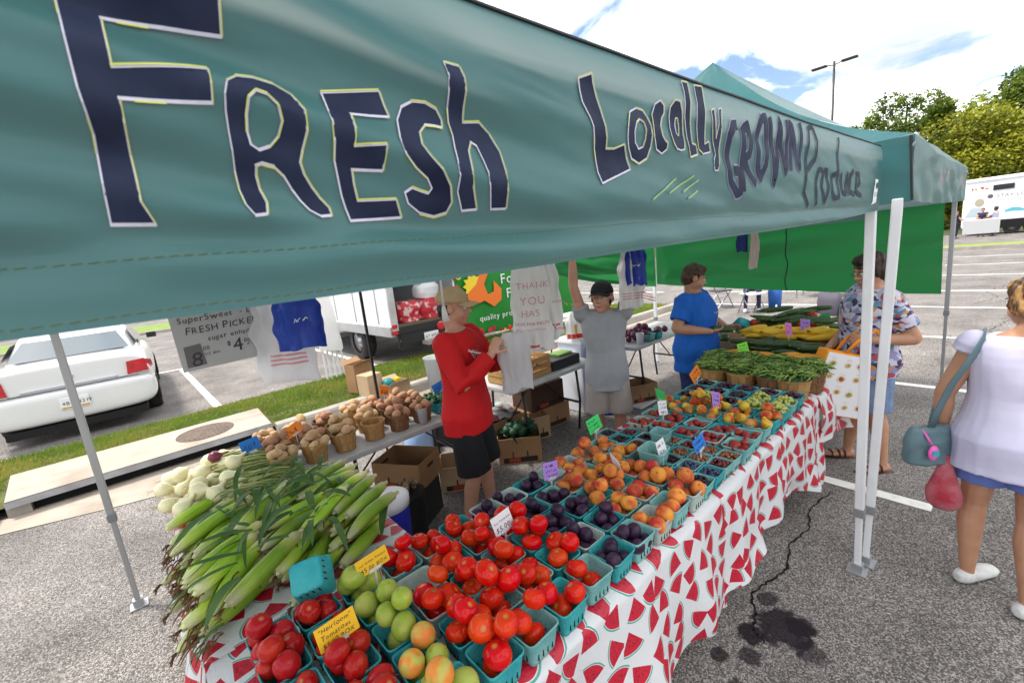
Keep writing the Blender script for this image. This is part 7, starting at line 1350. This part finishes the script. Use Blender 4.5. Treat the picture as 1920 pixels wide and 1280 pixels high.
# woman in floral blouse
def floral():
    m, t, N, L, p = nodes_of('floral_print'); tc = N('ShaderNodeTexCoord'); n = N('ShaderNodeTexNoise'); n.inputs['Scale'].default_value = 9; L(tc.outputs['Object'], n.inputs['Vector']); va = N('ShaderNodeVectorMath'); va.operation = 'MULTIPLY_ADD'; va.inputs[1].default_value = (.10, .10, .10); L(n.outputs['Color'], va.inputs[0]); L(tc.outputs['Object'], va.inputs[2])
    mp = N('ShaderNodeMapping'); mp.inputs['Scale'].default_value = (1, 1, 1.7); mp.inputs['Rotation'].default_value = (.6, .4, .3); L(va.outputs[0], mp.inputs[0]); vo = N('ShaderNodeTexVoronoi'); vo.inputs['Scale'].default_value = 24; L(mp.outputs[0], vo.inputs['Vector']); se = N('ShaderNodeSeparateColor'); L(vo.outputs['Color'], se.inputs[0]); rp_ = N('ShaderNodeValToRGB'); rp_.color_ramp.interpolation = 'CONSTANT'; e = rp_.color_ramp.elements; e[0].position = 0; e[0].color = (.50, .49, .60, 1); e[1].position = .93; e[1].color = (.55, .22, .05, 1)
    for q, c in ((.30, (.26, .25, .42)), (.52, (.03, .03, .09)), (.70, (.55, .53, .63)), (.80, (.36, .06, .09)), (.87, (.08, .22, .30))): n_ = e.new(q); n_.color = (*c, 1)
    L(se.outputs[0], rp_.inputs[0]); L(rp_.outputs[0], p.inputs['Base Color']); p.inputs['Roughness'].default_value = .8; return m
FY = VRT + pi - rad(8)
t, k, g, Q, HT, HR, hc = person('person in floral blouse and denim shorts with an orange-trimmed shopping bag', (4.10, .66, 0), FY, 1.66, 1.22, dict(elL=(-.13, .27, 1.12), wrL=(.13, .235, 1.12), hdL=(.9, -.3, .1), pnL=(0, -1, 0), cuL=.8, elR=(.02, -.26, 1.10), wrR=(.27, -.04, 1.02), hdR=(.8, .5, -.2), pnR=(0, .4, -1), cuR=.3, kneeR=(.03, -.10, .50), ankR=(.05, -.13, .085), kneeL=(0, .11, .5), ankL=(-.06, .13, .085)), rad(6), rad(14), SKb, head_off=(.035, 0, -.02), hs=1.06)
shirt(t, k, g, Q, floral(), .80, .75, .022, .03, disp=(.010, 8, .6)); trousers(t, k, g, Q, mat('denim', (.13, .19, .32), .85, c2=(.20, .27, .41), ns=14, bump=.2, bs=60), .96, .02, 1.0, wide=.012); hair(t, HT, HR, k, dk, 'bob'); sand = mat('sandal_leather', (.07, .025, .018), .5)
for s in 'LR': shoe(t, k, Q, s, sand, 'sandal')
gl_ = MB()
for s in (1, -1): gl_.tube([HT((.098, s * .031 + .017 * cos(a), -.001 + .014 * sin(a))) for a in [i * pi / 6 for i in range(13)]], .0016, 5); gl_.tube([HT((.098, s * .047, .002)), HT((.0, s * .08, .004))], .0016, 5)
gl_.build('glasses', plast, t)
FT = Mx.Translation((4.10, .66, 0)) @ Mx.Rotation(FY, 4, 'Z'); FXa = lambda x, y, z: FT @ V((x, y, z))
orm = mat('bag_orange', (.80, .27, .01), .55); bt = thing('shopping_bag', 'white shopping bag printed with food dishes and orange trim', 'bag', (3.80, .77, .73), 0, None, rot=(rad(6), rad(17), VRT + .12))
BW, BH = .50, .48; MB().box((0, 0, 0), (BW, .09, BH)).build('side_gusset', orm, bt, bevel=.012); MB().box((0, -.047, 0), (BW * .95, .006, BH * .95)).build('front_panel', mat('bag_white', (.74, .74, .75), .45), bt); dishes = [((.55, .30, .05), .022), ((.50, .10, .03), .026), ((.60, .42, .12), .02), ((.35, .34, .06), .024)]
rnd = random.Random(31)
for i in range(4):
    for j in range(4):
        x, z = (i - 1.5) * .115 + rnd.uniform(-.008, .008), (j - 1.5) * .105 + rnd.uniform(-.008, .008); c_, r = dishes[(i * 3 + j) % 4]; r *= 1.1
        stamp(bt, 'printed_dish', filled([[(r * 1.35 * cos(a), r * 1.0 * sin(a)) for a in [q * pi / 8 for q in range(16)]]], .1), mat('dish_pale', (.66, .58, .45), .5), lookT((x, -.0502, z), (1, 0, 0), (0, 0, 1)), .0008); stamp(bt, 'printed_dish', filled([[(r * rnd.uniform(.7, 1) * cos(a), r * .7 * sin(a) * rnd.uniform(.7, 1)) for a in [q * pi / 6 for q in range(12)]]], .1), mat('dish_%d' % ((i * 3 + j) % 4), c_, .5, c2=(c_[0] * .5, c_[1] * .4, .02), ns=60), lookT((x, -.0502, z), (1, 0, 0), (0, 0, 1)), .0018); stamp(bt, 'printed_caption', scribble(.05, .014, 2, i * 9 + j, .0014), mat('caption_pink', (.55, .35, .36), .6), lookT((x, -.0502, z + .04), (1, 0, 0), (0, 0, 1)), .0012)
for s in (-1, 1): MB().tube([(-.10, s * .04, BH / 2), (-.05, s * .045, BH / 2 + .10), (.05, s * .05, BH / 2 + .20), (.15, s * .05, BH / 2 + .13), (.13, s * .04, BH / 2)], [(.014, .003)] * 5, 8).build('handle', orm, bt, smooth=True)
# woman in white top seen from behind
t, k, g, Q, HT, HR, hc = person('person in white sleeveless top and blue shorts walking away at right edge', (2.97, -.075, 0), rad(4), 1.575, 1.10, dict(elL=(.0, .275, 1.13), wrL=(.06, .27, .90), cuL=1.0, elR=(-.04, -.27, 1.13), wrR=(.02, -.26, .9), kneeL=(.06, .115, .50), ankL=(.02, .115, .085), kneeR=(-.04, -.09, .50), ankR=(-.16, -.10, .105), footL=(.8, -.6, 0), footR=(.8, -.6, -.05)), rad(34), rad(4), SKb)
shirt(t, k, g, Q, mat('white_cotton', (.62, .60, .76), .8, c2=(.57, .55, .72), ns=5, bump=.2, bs=20, tl=.12), .74, .16, .022, .05, 1.470, disp=(.011, 7, .5), name='top'); trousers(t, k, g, Q, mat('blue_shorts', (.11, .16, .42), .75, bump=.2, bs=20), .60, .024, 1.0, wide=.01); hair(t, HT, HR, k, bl, 'bob'); wsh = mat('white_canvas_shoe', (.66, .66, .63), .7, c2=(.52, .52, .50), ns=30)
for s in 'LR': shoe(t, k, Q, s, wsh)
WT = Mx.Translation((2.97, -.075, 0)) @ Mx.Rotation(rad(4), 4, 'Z'); pm = mat('handbag_leather', (.115, .19, .215), .5, c2=(.09, .15, .17), ns=6, bump=.3, bs=25)
hb = thing('handbag', 'blue-grey leather shoulder bag with pink tag on woman in white', 'handbag', WT @ V((-.05, .285, .755)), rad(48)); mb = MB(); mb.rings([(-.105, .040, .095, 0, 0), (-.09, .052, .118, 0, 0), (.02, .05, .118, 0, 0), (.08, .036, .108, 0, 0), (.098, .018, .095, 0, 0)], 26); remesh('bag_body', mb, pm, hb, .007, 3, (.010, 11, .8))
HBI = (Mx.Translation(hb.location) @ Mx.Rotation(rad(48), 4, 'Z')).inverted()
mb = MB(); pts = [WT @ V(p) * 1 for p in ((-.075, .285, .84), (-.09, .265, .95), (-.115, .225, 1.10), (-.105, .165, 1.24), (-.06, .135, 1.315), (.0, .13, 1.335), (.06, .15, 1.29), (.085, .21, 1.12), (.03, .28, .93), (.0, .29, .84))]; mb.tube([HBI @ p for p in pts], [(.004, .021)] * len(pts), 8); mb.build('strap', pm, hb, smooth=True)
MB().tube([(-.02, .06, .09), (-.05, .06, .06), (-.066, .05, .03)], .005, 6).ell((-.072, .045, -.015), (.013, .026, .040), 10, 8).build('pink_tag', mat('tag_pink', (.75, .12, .42), .4), hb, smooth=True); MB().box((-.0860, .045, -.012), (.004, .030, .028)).build('tag_window', mat('tag_teal', (.03, .33, .36), .4), hb)
mb = MB(); mb.rings([(-.17, .03, .04, 0, 0), (-.14, .052, .068, 0, 0), (-.08, .052, .068, 0, 0), (.05, .022, .03, 0, 0), (.12, .008, .010, 0, 0)], 22); mb.v = [(x + .012 * nz(x, y, z, 18), y + .012 * nz(y, z, x, 18), z) for x, y, z in mb.v]
o = tag(mb.build('produce_bag', mat('pink_film', (.62, .22, .26), .25, c2=(.50, .05, .08), ns=14, alpha=.85, tl=.3), None, smooth=True, loc=WT @ V((-.045, .215, .585))), 'pink-red plastic bag of fruit hanging from woman in white', 'bag')
# small far figures by the trailer and a seated person behind the tarp
def small(label, loc, yaw, h, top, bottom, sk, hm, J={}, vox=.016, sleeve_f=.6):
    t, k, g, Q, HT, HR, hc = person(label, loc, yaw, h, 1.05, J, 0, 0, sk, vox, False); shirt(t, k, g, Q, top, .86, sleeve_f, .02, .01, vox=vox, disp=None); trousers(t, k, g, Q, bottom, 1.9, .02, 1.0, vox, 'trousers', None); hair(t, HT, HR, k, hm, 'short', vox); [shoe(t, k, Q, s, plast) for s in 'LR']; return t
dkc = mat('dark_cloth', (.02, .02, .035), .8); lav = mat('lavender_cloth', (.52, .50, .62), .8); nvy = mat('navy_cloth', (.03, .025, .07), .8)
AJ = dict(elL=(.12, .24, 1.15), wrL=(.30, .08, 1.12), hdL=(1, 0, 0), elR=(.12, -.24, 1.15), wrR=(.30, -.08, 1.12), hdR=(1, 0, 0))
small('far person in dark clothes at left end of trailer', (38.4, 2.42, 0), rad(-60), 1.68, dkc, dkc, SKa, dk, AJ, sleeve_f=.3); small('far person in navy top beside white board at trailer', (39.0, 1.35, 0), rad(180), 1.66, nvy, dkc, SKb, gm, AJ, sleeve_f=.15); small('far person in lavender shirt with dark hair at trailer', (38.5, .83, 0), rad(60), 1.68, lav, dkc, SKc, dk, AJ)
t = thing('display_board', 'white display board on the ground before the trailer', 'board', (38.2, 1.35, 0)); MB().box((0, 0, .62), (.05, 1.5, .85), rot=(0, rad(-18), 0)).build('panel', mat('board_white', (.8, .8, .8), .5), t); [MB().tube([(.16, s * .6, 0), (0, s * .6, .7)], .015, 6).build('leg', polegrey, t) for s in (-1, 1)]
SJ = dict(kneeL=(.42, .12, .50), ankL=(.40, .12, .085), kneeR=(.42, -.12, .50), ankR=(.44, -.13, .085), hipL=(0, .1, .52), hipR=(0, -.1, .52))
t, k, g, Q, HT, HR, hc = person('seated person in dark trousers mostly hidden behind green tarp', (11.35, 3.95, 0), rad(190), 1.68, 1.1, dict(SJ, **{}), 0, 0, SKa, .014, False) if False else (None,) * 7
mb = MB(); t = thing('person', 'seated person in dark clothes mostly hidden behind the green tarp', 'person', (11.3, 4.1, 0), rad(200))
for s in (-1, 1):
    rtube(mb, (0, s * .1, .52), (.42, s * .13, .50), .085, .06); rtube(mb, (.42, s * .13, .50), (.40, s * .14, .08), .058, .04); mb.tube([(.34, s * .14, .05), (.42, s * .14, .05), (.58, s * .15, .035)], [.035, .045, .03], 10)
    rtube(mb, (-.04, s * .18, .98), (.04, s * .24, .72), .05, .042); rtube(mb, (.04, s * .24, .72), (.26, s * .14, .66), .042, .03); hand(mb, (.27, s * .13, .66), (1, -s * .3, -.2), (0, 0, -1), .5, 1, s)
mb.rings([(.44, .13, .19, -.02, 0), (.6, .12, .17, -.03, 0), (.85, .12, .17, -.04, 0), (1.0, .09, .17, -.05, 0), (1.05, .05, .06, -.05, 0)]); rtube(mb, (-.05, 0, 1.02), (-.04, 0, 1.14), .055, .052); mb.ell((-.03, 0, 1.23), (.10, .078, .12)); remesh('body', mb, nvy, t, .014, 3)
for s in (-1, 1): MB().tube([(.35, s * .14, .035), (.44, s * .14, .045), (.60, s * .15, .035)], [.035, .048, .03], 10).build('shoe', wsh, t, smooth=True)
bake()
# prints pressed onto the shirts
t, k, Q, sh, HT = P1
pr_w = mat('shirt_print_white', (.66, .64, .62), .7)
drape(t, 'chest_print', text_mb('FOX', .055, shear=.1), pr_w, sh, lookT((.5, -.125, 1.325), (0, 1, -.28), (0, .28, 1)), 1.0, .004); drape(t, 'chest_print', scribble(.08, .03, 1, 4, .004), pr_w, sh, lookT((.5, -.075, 1.305), (0, 1, -.28), (0, .28, 1)), 1.0, .004)
t, k, Q, sh, HT = P3
drape(t, 'chest_print', scribble(.16, .03, 1, 6, .0035), pr_w, sh, lookT((.6, -.06, 1.20), (.25, 1, 0), (0, 0, 1)), 1.2, .004)
for x0, x1, x2 in ((-.05, -.02, -.06), (-.01, .02, -.005), (.035, .05, .05)): drape(t, 'chest_print', filled([[(x0, .06), (x1, .06), (x2 + .03, -.06), (x2, -.06)]], .02), pr_w, sh, lookT((.6, -.02, 1.08), (.25, 1, 0), (0, 0, 1)), 1.2, .004)
